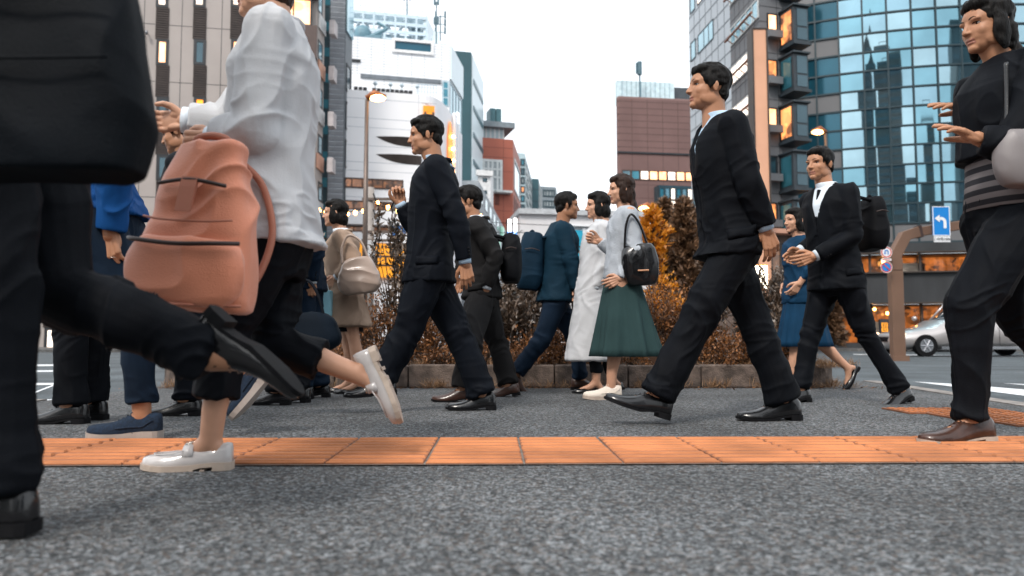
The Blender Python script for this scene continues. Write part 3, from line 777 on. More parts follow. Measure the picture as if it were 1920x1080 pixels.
l = MB(); Wr9.box(l, 0, Wr9.L, z9 - .1, zr, -.6, 0); l.build('roof_screen', mat('pale_cyan_screen', (.50, .62, .66), .45), B9)
l = MB(); joints(Wr9, l, [Wr9.L * k / 12 for k in range(1, 12)], [], 0, 0, z9, zr, .05, .01); l.build('screen_joints', mat('teal_line', (.18, .30, .35), .5), B9)
l = MB(); Wr9.box(l, Wr9.L + .05, Wr9.L + 3, z9 - .1, zr - .2, -2, -.5); l.build('plant_room', mat('slab_dark', (.05, .06, .07), .6), B9)
l = MB(); pA = W.P(W.hit(1203, 150)[0], z9, -.5); zt_ = W.hit(1203, 112)[1]; l.rod(pA, Vector((pA.x, pA.y, zt_)), .07, 6)
l.tube([(pA.x, pA.y, zt_ - 1.1), (pA.x, pA.y, zt_)], .2, 8); l.box(pA.x - .32, pA.x - .2, pA.y - .1, pA.y + .1, zt_ - 1.0, zt_ - .1); l.build('antenna', ANT, B9)
l = MB()
for x, yt in ((1181, 104), (1241, 130)): q = W.P(W.hit(x, 150)[0], z9, -2); l.rod(q, Vector((q.x, q.y, W.hit(x, yt)[1])), .03, 5)
l.build('lightning_rod', RS, B9)

# ---- right: white ribbed building with bluish strip windows
RW = mat('pale_blue_panel', (.40, .44, .48), .5, var=.05, vs=.3)
Cn = plan(1374, 200, 34); Fn = toward(Cn, 800, 1294, 200); W = Wall(Fn, Cn)
B10 = empty('white_office_building', Cn, 'pale grey-white building with slanting rows of strip windows, right of the open sky', 'building')
l = MB(); back = Vector((12, 6, 0)); prism(l, [tuple(Fn[:2]), tuple(Cn[:2]), tuple((Cn * 1.12)[:2]), tuple((Fn * 1.04 + Vector((2, 0, 0)))[:2])], 0, 24); fixnormals(l.build('wall', RW, B10))
l = MB(); zz = [W.hit(1370, y)[1] for y in range(-60, 620, 31)]
joints(W, l, [W.L * k / 7 for k in range(1, 7)], zz, 0, W.L, 0, 24, .05, .01); l.build('panel_joints', mat('grey_joint', (.16, .18, .20), .6), B10)
for k in range(7):
    zc = 2.2 + k * 2.55
    u = W.L * .03
    window(W, (W.L * .05, W.L * .18, zc, zc + 1.0), B10, TFRAME, GSKY, .06, .03)
    window(W, (W.L * .24, W.L * .62, zc, zc + 1.0), B10, TFRAME, GSKY if k % 3 else COOLL, .06, .03, mull=(.4, .7))
# ---- grey building with handrailed strip windows and bay windows
GRY = mat('grey_panel', (.135, .140, .150), .55, var=.08, vs=.5)
Cg = plan(1428, 200, 26); Fg = toward(Cg, 860, 1372, 200); Wg = Wall(Fg, Cg)
Eg = Vector((plan(1492, 200, 26.4))); Wf = Wall(Cg, Eg)
B11 = empty('grey_bay_building', Cg, 'grey panelled building with handrailed strip windows and dark projecting bay windows', 'building')
l = MB(); prism(l, [tuple(Fg[:2]), tuple(Cg[:2]), tuple(Eg[:2]), tuple((Eg * 1.16)[:2]), tuple((Fg * 1.02 + Vector((2, 2, 0)))[:2])], 0, 20); fixnormals(l.build('wall', GRY, B11))
l = MB(); joints(Wg, l, [Wg.L * k / 6 for k in range(1, 6)], [.5 + k * .55 for k in range(34)], 0, Wg.L, 0, 20, .02, .006); joints(Wf, l, [Wf.L * .5], [.5 + k * .55 for k in range(34)], 0, Wf.L, 0, 20, .02, .006); l.build('panel_joints', mat('dark_joint', (.05, .05, .055), .6), B11)
HR = mat('copper_handrail', (.22, .085, .045), .45, .2)
for k, (ya, yb) in enumerate(((-94, -56), (-8, 30), (75, 113), (160, 200), (245, 285), (330, 370), (415, 455))):
    zt_ = Wg.hit(1425, ya)[1]; zb_ = Wg.hit(1425, yb)[1]
    window(Wg, (Wg.L * .02, Wg.L * .98, zb_, zt_), B11, mat('pale_frame', (.5, .52, .52), .5), COOLL if k in (2, 3, 4) else GSKY, .05, .04, mull=(.2, .4, .6, .8))
    l = MB(); zr_ = zb_ + .18
    l.rod(Wg.P(.1, zr_, .25), Wg.P(Wg.L - .1, zr_, .25), .045, 8)
    for q in range(5): l.rod(Wg.P(.3 + (Wg.L - .6) * q / 4, zr_, .25), Wg.P(.3 + (Wg.L - .6) * q / 4, zr_ - .15, .02), .02, 6)
    l.build('handrail', HR, B11)
# lit windows beside the bays, then bays
for k, (ya, yb) in enumerate(((-60, -20), (26, 74), (112, 160), (202, 250), (292, 340), (380, 425))):
    R0 = Wf.rect(1438, ya, 1457, yb); window(Wf, R0, B11, DFRAME, [WARM2, WARM2, WARM, WARM2, GDARK, WARM][k], .05, .04, trans=(.3,))
    R1 = Wf.rect(1462, ya + 3, 1489, yb + 20)
    bb = MB(); Wf.box(bb, R1[0], R1[1], R1[2], R1[3], .0, .75); Wf.box(bb, R1[0] - .06, R1[1] + .05, R1[2] - .10, R1[2] - .002, 0, .85); Wf.box(bb, R1[0] - .06, R1[1] + .05, R1[3] + .002, R1[3] + .06, 0, .85)
    o = bb.build('bay_window', mat('bay_dark', (.022, .032, .040), .45), B11)
    g = MB(); Wf.box(g, R1[0] + .14, R1[1] - .05, R1[2] + .1, R1[3] - .75, .7, .765); Wf.box(g, R1[0] + .14, R1[1] - .05, R1[3] - .68, R1[3] - .08, .7, .765); g.build('pane', GDARK, o)
    g = MB(); a_ = Wf.P(R1[0] - .012, R1[2] + .1, .1); b_ = Wf.P(R1[0] - .012, R1[3] - .1, .65)
    g.add([Wf.P(R1[0] - .012, R1[2] + .1, .1), Wf.P(R1[0] - .012, R1[2] + .1, .65), Wf.P(R1[0] - .012, R1[3] - .1, .65), Wf.P(R1[0] - .012, R1[3] - .1, .1)], [(0, 1, 2, 3)]); g.build('side_pane', WARM if k in (1, 3) else GTEAL, o)
    l = MB(); Wf.box(l, R0[0] - .1, R1[0] - .08, R1[2] + .3, R1[2] + .55, .01, .3); l.build('ledge', GRY, B11)
# ---- peach pylon slab in front
PYL = empty('pylon_sign', plan(1436, 200, 24), 'tall narrow blank peach-coloured slab in front of the grey bay building', 'pylon')
p0 = pix(1413, 218, 24); p1 = pix(1439, 218, 24); zt_ = pix(1425, 53, 24).z
l = MB(); l.box(p0.x + .04, p1.x - .0, 24 - .02, 24.4, 0, zt_ - .04); l.build('face', mat('peach_face', (.62, .33, .21), .6, var=.06, vs=1, bump=.05, bs=20), PYL)
l = MB(); l.box(p0.x - .02, p0.x + .037, 23.95, 24.45, 0, zt_); l.box(p1.x + .003, p1.x + .05, 23.95, 24.45, 0, zt_); l.box(p0.x + .038, p1.x + .002, 23.95, 24.45, zt_ - .037, zt_); l.build('edge_trim', mat('bronze_dark', (.045, .035, .030), .5), PYL)

# ---- curved glass tower
cx, cy, rad = 24.3, 57.0, 22.0
B12 = empty('glass_tower', (cx, cy, 0), 'curved blue mirror-glass tower above a dark restaurant front, at the right', 'building')
Z0 = 5.0; RH = .93; NR = 16; CW = 1.07
dth = CW / rad; a0 = math.atan2(plan(1491, 300, 40).y - cy, plan(1491, 300, 40).x - cx)
# angle where the sight line of pixel 1491 meets the drum
def drum_hit(px, py=300):
    b = (540 - py) / FPX; r = Vector(((px - 960) / FPX, math.cos(PIT) - b * math.sin(PIT))).normalized()
    c = Vector((cx, cy)); t = r.dot(c); d2 = c.length_squared - t * t
    q = r * (t - math.sqrt(max(0, rad * rad - d2))); return math.atan2(q.y - cy, q.x - cx)
a0 = drum_hit(1491); NCOL = 24
def dp(a, z, n=0): return Vector((cx + (rad + n) * math.cos(a), cy + (rad + n) * math.sin(a), z))
rg_ = random.Random(11)
GP = [glass('tower_glass_a', (.19, .31, .37), .03, .92), glass('tower_glass_b', (.15, .29, .35), .03, .92), glass('tower_glass_c', (.25, .37, .42), .03, .92)]
GPD = [glass('tower_glass_dark_reflection', (.012, .075, .11), .08, .5), mat('spandrel_grey', (.13, .13, .135), .4, var=.1, vs=.5), glass('tower_glass_smoke', (.05, .06, .07), .06, .6)]
cnt = 0; rest = MB()
for j in range(NR):
    for i in range(NCOL):
        t0 = a0 + dth * i; z = Z0 + RH * j
        ti = rg_.uniform(-.004, .004); tj = rg_.uniform(-.005, .005); bow = rg_.uniform(-.006, .010)
        q = []
        ns = 4
        for zz_ in range(ns + 1):
            for k in range(ns + 1):
                s0 = k / ns; s1 = zz_ / ns
                q.append(dp(t0 + dth * s0, z + RH * s1, -.03 + ti * (s0 - .5) * 2 + tj * (s1 - .5) * 2 + bow * 4 * (s0 * (1 - s0) + s1 * (1 - s1)) * .5))
        fs = [(a * (ns + 1) + b, a * (ns + 1) + b + 1, (a + 1) * (ns + 1) + b + 1, (a + 1) * (ns + 1) + b) for a in range(ns) for b in range(ns)]
        if i < 2: mi = GPD[1] if (j % 3 == 1) else GPD[0]  # left columns: dark teal glass colour stands in for mirrored dark buildings
        elif j < 1: mi = GPD[1]
        elif i > 8 and j < 12 and False: mi = GPD[2]
        else: mi = rg_.choice(GP)
        if i >= 2 and i < 9 and 1 <= j and cnt < 96:
            g = MB(); g.add(q, fs); g.build('glass_panel', mi, B12, True); cnt += 1
        else: rest.add(q, fs, [GPD[0], GPD[1], GP[0], GP[1], GP[2], GPD[2]].index(mi))
o = rest.build('glass_panels', [GPD[0], GPD[1], GP[0], GP[1], GP[2], GPD[2]], B12, True); o['kind'] = 'stuff'
l = MB()
for i in range(NCOL + 1):
    t0 = a0 + dth * i; wq = .036 / rad
    l.add([dp(t0 - wq, Z0, -.05), dp(t0 + wq, Z0, -.05), dp(t0 + wq, Z0, .05), dp(t0 - wq, Z0, .05), dp(t0 - wq, Z0 + RH * NR, -.05), dp(t0 + wq, Z0 + RH * NR, -.05), dp(t0 + wq, Z0 + RH * NR, .05), dp(t0 - wq, Z0 + RH * NR, .05)],
          [(0, 1, 5, 4), (1, 2, 6, 5), (2, 3, 7, 6), (3, 0, 4, 7)])
for j in range(NR + 1):
    z = Z0 + RH * j
    for i in range(NCOL):
        t0 = a0 + dth * i; t1 = t0 + dth
        l.add([dp(t0, z - .04, -.05), dp(t1, z - .04, -.05), dp(t1, z - .04, .044), dp(t0, z - .04, .044), dp(t0, z + .04, -.05), dp(t1, z + .04, -.05), dp(t1, z + .04, .044), dp(t0, z + .04, .044)], [(0, 3, 2, 1), (4, 5, 6, 7), (2, 3, 7, 6)])
o = fixnormals(l.build('mullions', TFRAME, B12))
def ringwall(mb, z0, z1, n0, n1, ia=0, ib=NCOL, m=0):
    for i in range(ia, ib):
        t0 = a0 + dth * i; t1 = t0 + dth
        mb.add([dp(t0, z0, n0), dp(t1, z0, n0), dp(t1, z0, n1), dp(t0, z0, n1), dp(t0, z1, n0), dp(t1, z1, n0), dp(t1, z1, n1), dp(t0, z1, n1)], [(0, 3, 2, 1), (4, 5, 6, 7), (2, 3, 7, 6), (0, 1, 5, 4), (1, 2, 6, 5), (3, 0, 4, 7)], m)
DK = mat('charcoal_cladding', (.030, .032, .035), .5, var=.25, vs=1.2, bump=.1, bs=8, stretch=(1, 1, .3))
for q_ in ((4.55, Z0 - .05, -.3, .25), (2.2, 3.55, -.3, .12), (0, .30, -.3, .15)): l = MB(); ringwall(l, *q_, -1, NCOL); l.build('base_cladding', DK, B12)
for q_ in ((3.56, 3.62, -.3, .3), (4.50, 4.54, -.3, .35), (2.12, 2.19, -.3, .45)): l = MB(); ringwall(l, *q_, -1, NCOL); l.build('ledge', mat('bronze_dark', (.045, .035, .030), .5), B12)
l = MB(); ringwall(l, .3, 2.11, -1.6, -1.5, -1, NCOL); ringwall(l, 3.63, 4.49, -1.6, -1.5, -1, NCOL); o = l.build('restaurant_interior', lit('restaurant_interior', (.62, .17, .03), (.012, .006, .004), .75, 1.7), B12)
l = MB(); ringwall(l, .3, .32, -1.5, -.3, -1, NCOL); ringwall(l, 2.05, 2.11, -1.5, -.3, -1, NCOL); ringwall(l, 4.42, 4.49, -1.5, -.3, -1, NCOL); l.build('floor_slabs', mat('dark_wood', (.05, .025, .014), .5), B12)
for i in range(-1, NCOL, 2):
    for z0, z1 in ((.3, 2.11), (3.63, 4.49)):
        t0 = a0 + dth * i; l = MB(); wq = (.05 if i % 4 else .09) / rad
        l.add([dp(t0 - wq, z, n) if s < 0 else dp(t0 + wq, z, n) for z in (z0, z1) for n, s in ((-.2, -1), (-.2, 1), (.02, 1), (.02, -1))], [(0, 1, 5, 4), (1, 2, 6, 5), (2, 3, 7, 6), (3, 0, 4, 7)]); fixnormals(l.build('column', mat('bronze_dark', (.045, .035, .030), .5), B12))
r12 = random.Random(5)
for i in range(30):
    t0 = a0 + dth * r12.uniform(-1, 14); up = i % 2; z = r12.uniform(3.95, 4.3) if up else r12.uniform(1.5, 1.95)
    p = dp(t0, z, r12.uniform(-1.2, -.5)); l = MB(); l.ell(p, (.07, .07, .13 if up else .07)); o = l.build('pendant_lamp', BULB, B12, True)
for i in range(26):    # tables, counters, menu boards inside
    t0 = a0 + dth * r12.uniform(-1, 14); up = i % 2; zb_ = 3.65 if up else .32; p = dp(t0, zb_, r12.uniform(-1.3, -.5)); w_ = r12.uniform(.15, .5); h_ = r12.uniform(.25, .5) if up else r12.uniform(.4, 1.1)
    l = MB(); l.box(p.x - w_, p.x + w_, p.y - .15, p.y + .15, zb_, zb_ + h_); l.build('furniture', [mat('dark_wood', (.05, .025, .014), .5), mat('amber_board', (.5, .2, .04), .5, emit=(1, .4, .05), es=.5), mat('cream_board', (.5, .42, .34), .5)][i % 3], B12)
for q_ in ((.3, 2.11), (3.63, 4.49)): l = MB(); ringwall(l, *q_, -.16, -.14, -1, NCOL); o = l.build('shop_glass', mat('clear_glass', (.9, .9, .9), .02, trans=1.0, ior=1.02, var=0), B12)

# ---- buildings behind the camera, mirrored in the tower
for i, (x, y, w_, d_, h, sp, lb) in enumerate((
    (-40, -52, 18, 10, 62, 0, 'tall wide grey block far behind the photographer on the left'),
    (-21, -60, 16, 8, 25, 0, 'low brown block behind the photographer, left of the pointed tower'),
    (-5, -62, 6, 6, 46, 1, 'slim dark tower with a pointed roof behind the photographer'),
    (6.5, -64, 13, 9, 46, 2, 'broad dark tower with a rooftop frame behind the photographer'),
    (18, -68, 9, 7, 24, 0, 'low dark block behind the photographer, right of the broad tower'),
    (27, -66, 5, 5, 36, 2, 'thin slab tower with a rooftop frame behind the photographer'),
    (52, -60, 26, 12, 50, 0, 'large dark office block behind the photographer on the right'),
    (-75, -20, 20, 18, 36, 0, 'long grey block behind the photographer at the far left'))):
    Eb = empty('mirrored_tower', (x, y, 0), lb, 'building')
    l = MB(); l.box(x - w_ / 2, x + w_ / 2, y - d_ / 2, y + d_ / 2, 0, h); l.build('wall', mat('mirror_tower_wall%d' % (i % 2), ((.05, .07, .08), (.12, .10, .09))[i % 2], .5, var=.3, vs=.3), Eb)
    l = MB()
    for k in range(int(h / 3)): l.box(x - w_ / 2 + .4, x + w_ / 2 - .4, y + d_ / 2, y + d_ / 2 + .05, 2 + k * 3, 3.3 + k * 3)
    l.build('window_bands', GDARK, Eb)
    if sp == 1: l = MB(); l.tube([(x, y, h), (x, y, h + 8)], [w_ * .5, .1], 4); l.build('spire', DFRAME, Eb)
    if sp == 2: l = MB(); l.box(x - 3, x - 2.8, y, y + .3, h, h + 3); l.box(x + 2.8, x + 3, y, y + .3, h, h + 3); l.box(x - 3, x + 3, y, y + .3, h + 3, h + 3.3); l.build('roof_frame', DFRAME, Eb)
# ================================================================== PLANTING AND STREET FURNITURE
def foliage_mat(name, c1, c2, c3, rough=.5, trans=.25, scale=9):
    m = bpy.data.materials.new(name); m.use_nodes = True
    N = m.node_tree.nodes; L = m.node_tree.links; p = N['Principled BSDF']
    g = N.new('ShaderNodeNewGeometry'); tc = N.new('ShaderNodeTexCoord')
    nz = N.new('ShaderNodeTexNoise'); nz.inputs['Scale'].default_value = scale; nz.inputs['Detail'].default_value = 2; L.new(tc.outputs['Object'], nz.inputs['Vector'])
    ad = N.new('ShaderNodeMath'); ad.operation = 'MULTIPLY_ADD'; L.new(g.outputs['Random Per Island'], ad.inputs[0]); ad.inputs[1].default_value = .55
    mu = N.new('ShaderNodeMath'); mu.operation = 'MULTIPLY_ADD'; L.new(nz.outputs[0], mu.inputs[0]); mu.inputs[1].default_value = .9; mu.inputs[2].default_value = -.22
    L.new(mu.outputs[0], ad.inputs[2])
    cr = N.new('ShaderNodeValToRGB'); e = cr.color_ramp.elements; e[0].position = .15; e[0].color = c1 + (1,); e[1].position = .9; e[1].color = c3 + (1,)
    k = e.new(.5); k.color = c2 + (1,)
    L.new(ad.outputs[0], cr.inputs[0]); L.new(cr.outputs[0], p.inputs['Base Color'])
    p.inputs['Roughness'].default_value = rough; p.inputs['Specular IOR Level'].default_value = .6
    tr = N.new('ShaderNodeBsdfTranslucent'); L.new(cr.outputs[0], tr.inputs[0]); ms = N.new('ShaderNodeMixShader'); ms.inputs[0].default_value = trans
    L.new(p.outputs[0], ms.inputs[1]); L.new(tr.outputs[0], ms.inputs[2]); L.new(ms.outputs[0], N['Material Output'].inputs[0])
    return m
F_RUST = foliage_mat('azalea_leaf', (.022, .011, .007), (.135, .054, .018), (.42, .17, .05))
F_DARK = foliage_mat('camellia_leaf', (.014, .012, .010), (.080, .048, .028), (.32, .25, .20), .3)
F_GOLD = foliage_mat('golden_leaf', (.28, .085, .008), (.62, .23, .010), (.80, .34, .03), .5, .35)
F_BRWN = foliage_mat('conifer_leaf', (.05, .028, .016), (.15, .080, .042), (.30, .17, .09))
F_STRW = foliage_mat('straw', (.08, .04, .02), (.26, .14, .065), (.45, .29, .17), .7)
BARK = mat('bark', (.055, .038, .028), .9, var=.4, vs=14, bump=.8, bs=40)

def leaves(C, D, ln, wd, seed):
    """C centres, D directions (n,3): one folded 4-corner leaf each"""
    r = np.random.default_rng(seed); n = len(C)
    D = D / (np.linalg.norm(D, axis=1, keepdims=True) + 1e-9)
    q = r.normal(size=(n, 3)); S = np.cross(D, q); S /= (np.linalg.norm(S, axis=1, keepdims=True) + 1e-9); Nn = np.cross(S, D)
    l = ln * r.uniform(.6, 1.3, (n, 1)); w_ = wd * r.uniform(.7, 1.2, (n, 1))
    V = np.stack([C, C + D * l * .5 + S * w_ * .5 + Nn * w_ * .12, C + D * l + Nn * l * -.10, C + D * l * .5 - S * w_ * .5 + Nn * w_ * .12], 1).reshape(-1, 3)
    F = np.arange(4 * n).reshape(-1, 4); return V, F

def shrub(x, y, z, wid, dep, h, kind, label, seed, tips=60, per=26):
    r = np.random.default_rng(seed)
    E = empty('shrub', (x, y, z), label, 'shrub', 'shrubs in the planting bed')
    st = MB(); C = []; D = []
    lumps = [(r.uniform(-.3, .3) * wid, r.uniform(-.25, .25) * dep, r.uniform(.6, 1.0)) for _ in range(5)]
    for i in range(tips):
        a = r.uniform(0, 2 * math.pi); e = r.uniform(.05, 1) ** .6; rr = r.uniform(.55, 1.0)
        lx, ly, lh = lumps[i % 5]
        t = np.array([lx + math.cos(a) * wid * .38 * rr * math.sqrt(1 - (e * .8) ** 2), ly + math.sin(a) * dep * .38 * rr * math.sqrt(1 - (e * .8) ** 2), h * e * lh * r.uniform(.82, 1.12)])
        if kind == 'tall': t[2] = h * (.25 + .8 * e) * r.uniform(.7, 1.05)
        t[2] = max(t[2], .04)
        b0 = Vector((lx * .4, ly * .4, 0)); md = Vector(t) * .55 + Vector((0, 0, .06)); tp = Vector(t)
        if i % 2 == 0 or kind == 'tall': st.tube([Vector((x, y, z)) + b0, Vector((x, y, z)) + md, Vector((x, y, z)) + tp], [.008, .0045, .002], 5)
        dr = np.array(t) - np.array([lx * .6, ly * .6, h * .15]); dr /= np.linalg.norm(dr) + 1e-6; dr = dr * .7 + np.array([0, 0, .5])
        n = int(per * r.uniform(.6, 1.3)); s_ = r.uniform(0, 1, n)
        ext = .22 if kind == 'tall' else .12
        base = np.array(t) + dr[None, :] * (s_[:, None] - .8) * ext * (1 if kind != 'low' else .7)
        base = base + r.normal(size=(n, 3)) * (.020 if kind == 'tall' else .030)
        C.append(base); D.append(dr[None, :] * .8 + r.normal(size=(n, 3)) * .65)
    C = np.concatenate(C) + np.array([x, y, z]); D = np.concatenate(D); ok = C[:, 2] > z + .01; C = C[ok]; D = D[ok]
    ln, wd = {'low': (.030, .013), 'round': (.034, .016), 'tall': (.062, .024), 'gold': (.05, .026)}[kind]
    V, F = leaves(C, D, ln, wd, seed)
    st.build('stems', BARK, E)
    mesh_np('leaves', V, F, {'low': F_RUST, 'round': F_RUST, 'tall': F_DARK, 'gold': F_GOLD}[kind], E, False)
    return E

# planter island
PX0, PX1, PY0, PY1 = -2.95, 2.72, 6.32, 8.35
def rr_pts(x0, x1, y0, y1, r_, n=6):
    out = []
    for cx_, cy_, a_ in ((x1 - r_, y1 - r_, 0), (x0 + r_, y1 - r_, 90), (x0 + r_, y0 + r_, 180), (x1 - r_, y0 + r_, 270)):
        for k in range(n + 1): a = R(a_ + 90 * k / n); out.append((cx_ + r_ * math.cos(a), cy_ + r_ * math.sin(a)))
    return out
PL = empty('planter', (0, 6.3, 0), 'long low planter of stained stone kerb blocks filled with rusty shrubs', 'planter')
ou = rr_pts(PX0, PX1, PY0, PY1, .35); inn = rr_pts(PX0 + .13, PX1 - .13, PY0 + .13, PY1 - .13, .25)
rk = random.Random(3); n = 0
def kerb_run(x0, x1, y0, y1):
    k = MB(); hj = rk.uniform(-.006, .006); j = rk.uniform(-.006, .006)
    k.box(x0 + .004, x1 - .004, y0 + j, y1 + j, 0, .185 + hj); k.build('kerb_stone', CONCB, PL, bevel=.012)
x = PX0 + .3
while x < PX1 - .35: x2 = min(x + .6, PX1 - .3); kerb_run(x, x2, PY0, PY0 + .13); kerb_run(x, x2, PY1 - .13, PY1); x = x2
for xx in (PX0, PX1 - .13):
    y = PY0 + .3
    while y < PY1 - .35: y2 = min(y + .6, PY1 - .3); k = MB(); k.box(xx, xx + .13, y + .004, y2 - .004, 0, .183); k.build('kerb_stone', CONCB, PL, bevel=.012); y = y2
for cx_, cy_, a_ in ((PX1 - .3, PY1 - .3, 0), (PX0 + .3, PY1 - .3, 90), (PX0 + .3, PY0 + .3, 180), (PX1 - .3, PY0 + .3, 270)):
    k = MB(); A_ = [R(a_ + 3 + 84 * q / 8) for q in range(9)]
    for z in (0, .184):
        pass
    vs = []
    for q in A_:
        for z in (0, .184):
            for rr_ in (.17, .30): vs.append((cx_ + rr_ * math.cos(q), cy_ + rr_ * math.sin(q), z))
    fs = []
    for q in range(8):
        b0 = q * 4; fs += [(b0, b0 + 4, b0 + 5, b0 + 1), (b0 + 2, b0 + 3, b0 + 7, b0 + 6), (b0, b0 + 2, b0 + 6, b0 + 4), (b0 + 1, b0 + 5, b0 + 7, b0 + 3)]
    fs += [(0, 1, 3, 2), (32, 34, 35, 33)]
    k.add(vs, fs); fixnormals(k.build('kerb_stone', CONCB, PL, bevel=.01))
l = MB(); nx, ny = 60, 20; vs = []
for j in range(ny + 1):
    for i in range(nx + 1):
        xx = PX0 + .12 + (PX1 - PX0 - .24) * i / nx; yy = PY0 + .12 + (PY1 - PY0 - .24) * j / ny
        vs.append((xx, yy, .15 + .05 * math.sin(xx * 3.1) * math.cos(yy * 4) * .5 + .06 * math.sin(math.pi * j / ny)))
l.add(vs, [(j * (nx + 1) + i, j * (nx + 1) + i + 1, (j + 1) * (nx + 1) + i + 1, (j + 1) * (nx + 1) + i) for j in range(ny) for i in range(nx)])
l.build('soil', SOIL, PL, True)

# shrubs: (pixel x, Y, pixel top y, width px at that distance, kind)
SPECS = [(310, 7.0, 640, 150, 'round', 'low rusty shrub at the left end of the planter, between the walkers\' legs'),
 (430, 6.9, 620, 160, 'round', 'rusty rounded shrub behind the peach backpack and dark legs'),
 (560, 7.2, 560, 150, 'tall', 'leggy dark-leaved shrub behind the white coat hem'),
 (500, 7.6, 470, 130, 'tall', 'tall dark shrub against the tower base, left of the beige coat'),
 (612, 7.4, 455, 110, 'tall', 'tall thin shrub with pale glossy leaves around the beige-coated woman'),
 (700, 7.0, 540, 150, 'round', 'rust orange bushy shrub between the beige coat and the navy suit'),
 (690, 6.75, 625, 140, 'low', 'low rust shrub at the kerb beside the beige-coated woman\'s legs'),
 (752, 7.3, 415, 90, 'tall', 'tallest twiggy shrub just left of the navy-suited man'),
 (800, 7.0, 560, 140, 'round', 'rusty shrub seen between the navy-suited man\'s legs'),
 (830, 6.7, 655, 130, 'low', 'low straw-brown shrub under the navy-suited man\'s stride'),
 (955, 7.1, 530, 140, 'tall', 'dark glossy-leaved shrub between the brown-grey suit and the blue backpack'),
 (1000, 7.5, 500, 120, 'tall', 'dark shrub half behind the blue backpack'),
 (1040, 6.8, 610, 140, 'round', 'dense rust shrub below the blue-jacketed man'),
 (985, 6.6, 655, 80, 'low', 'small low shrub at the kerb right of the brown-grey suit'),
 (1085, 7.6, 470, 90, 'tall', 'upright dark shrub between the blue jacket and the off-white coat'),
 (1150, 7.3, 560, 150, 'round', 'rusty shrub behind the teal skirt'),
 (1236, 7.1, 500, 130, 'round', 'bright rust shrub just right of the black handbag'),
 (1262, 7.5, 508, 100, 'gold', 'golden-leaved shrub in front of the traffic signals'),
 (1225, 7.9, 505, 70, 'gold', 'small golden shrub beside the handbag strap'),
 (1345, 6.75, 645, 130, 'low', 'low dark rust shrub framed by the black-suited man\'s legs'),
 (1300, 7.2, 590, 130, 'round', 'rust shrub against the black-suited man\'s front thigh'),
 (1420, 7.3, 520, 140, 'tall', 'dark shrub with silvery leaves under the lit white lantern sign'),
 (1460, 7.0, 505, 110, 'tall', 'glossy dark shrub right of the lantern sign beside the blue dress'),
 (1395, 6.8, 620, 120, 'round', 'rust shrub between the black-suited man\'s rear leg and the kerb'),
 (1540, 7.4, 580, 120, 'tall', 'dark shrub between the two right-hand walkers\' legs'),
 (1572, 6.9, 590, 90, 'tall', 'last dark-leaved shrub at the right end of the planter'),
 (1560, 6.75, 655, 90, 'low', 'low rusty shrub at the right end of the planter'),
 (1170, 6.7, 650, 110, 'low', 'low shrub beside the white canvas shoes'),
 (620, 6.65, 665, 120, 'low', 'low straw-coloured shrub left of the beige-coated woman\'s shoes'),
 (900, 6.8, 640, 100, 'low', 'low rust shrub behind the brown-grey trousers')]
for i, (px, Y, top, wpx, kind, lb) in enumerate(SPECS):
    c_ = pix(px, top, Y); wd = wpx / FPX * Y; x_ = max(PX0 + .35, min(PX1 - .3, c_.x)); Yq = min(Y, PY1 - .35)
    shrub(x_, Yq, .16, wd, .75, max(.18, c_.z - .16), kind, lb, 100 + i, tips={'low': 55, 'round': 110, 'tall': 60, 'gold': 60}[kind], per={'low': 34, 'round': 36, 'tall': 40, 'gold': 34}[kind])
# dry grass along the kerb
gx = []; gd = []
r = np.random.default_rng(5)
for i in range(130):
    x_ = r.uniform(PX0, PX1 + .1); y_ = PY0 - .02 + abs(r.normal()) * -.03; inn_ = r.random() < .6
    z_ = 0.0
    if inn_: y_ = PY0 + r.uniform(.14, .3); z_ = .16
    if r.random() < .25: x_ = PX1 + r.uniform(-.35, .08); y_ = PY0 + r.uniform(-.08, .5); 
    k = int(r.uniform(14, 40)); ctr = np.array([x_, y_, z_])
    gx.append(ctr + r.normal(size=(k, 3)) * [.035, .018, .004]); gd.append(np.stack([r.normal(size=k) * .6, r.normal(size=k) * .5 - .1, np.abs(r.normal(size=k)) * .6 + .5], 1))
V, F = leaves(np.concatenate(gx), np.concatenate(gd), .085, .0045, 9); V[:, 2] = np.maximum(V[:, 2], .002)
o = mesh_np('dry_grass', V, F, F_STRW, None, False); tag(o, 'dry straw-coloured grass tufts along the planter kerb', 'grass', kind='stuff')
n = 700; C = np.stack([r.uniform(PX0 - .2, PX1 + .3, n), PY0 - np.abs(r.normal(size=n)) * .12, np.full(n, .004)], 1); D = np.stack([r.normal(size=n), r.normal(size=n), r.normal(size=n) * .15], 1)
V, F = leaves(C, D, .028, .014, 12); V[:, 2] = np.abs(V[:, 2] - .004) + .004
o = mesh_np('fallen_leaves', V, F, F_RUST, None, False); tag(o, 'small fallen rust leaves scattered along the kerb', 'leaves', kind='stuff')

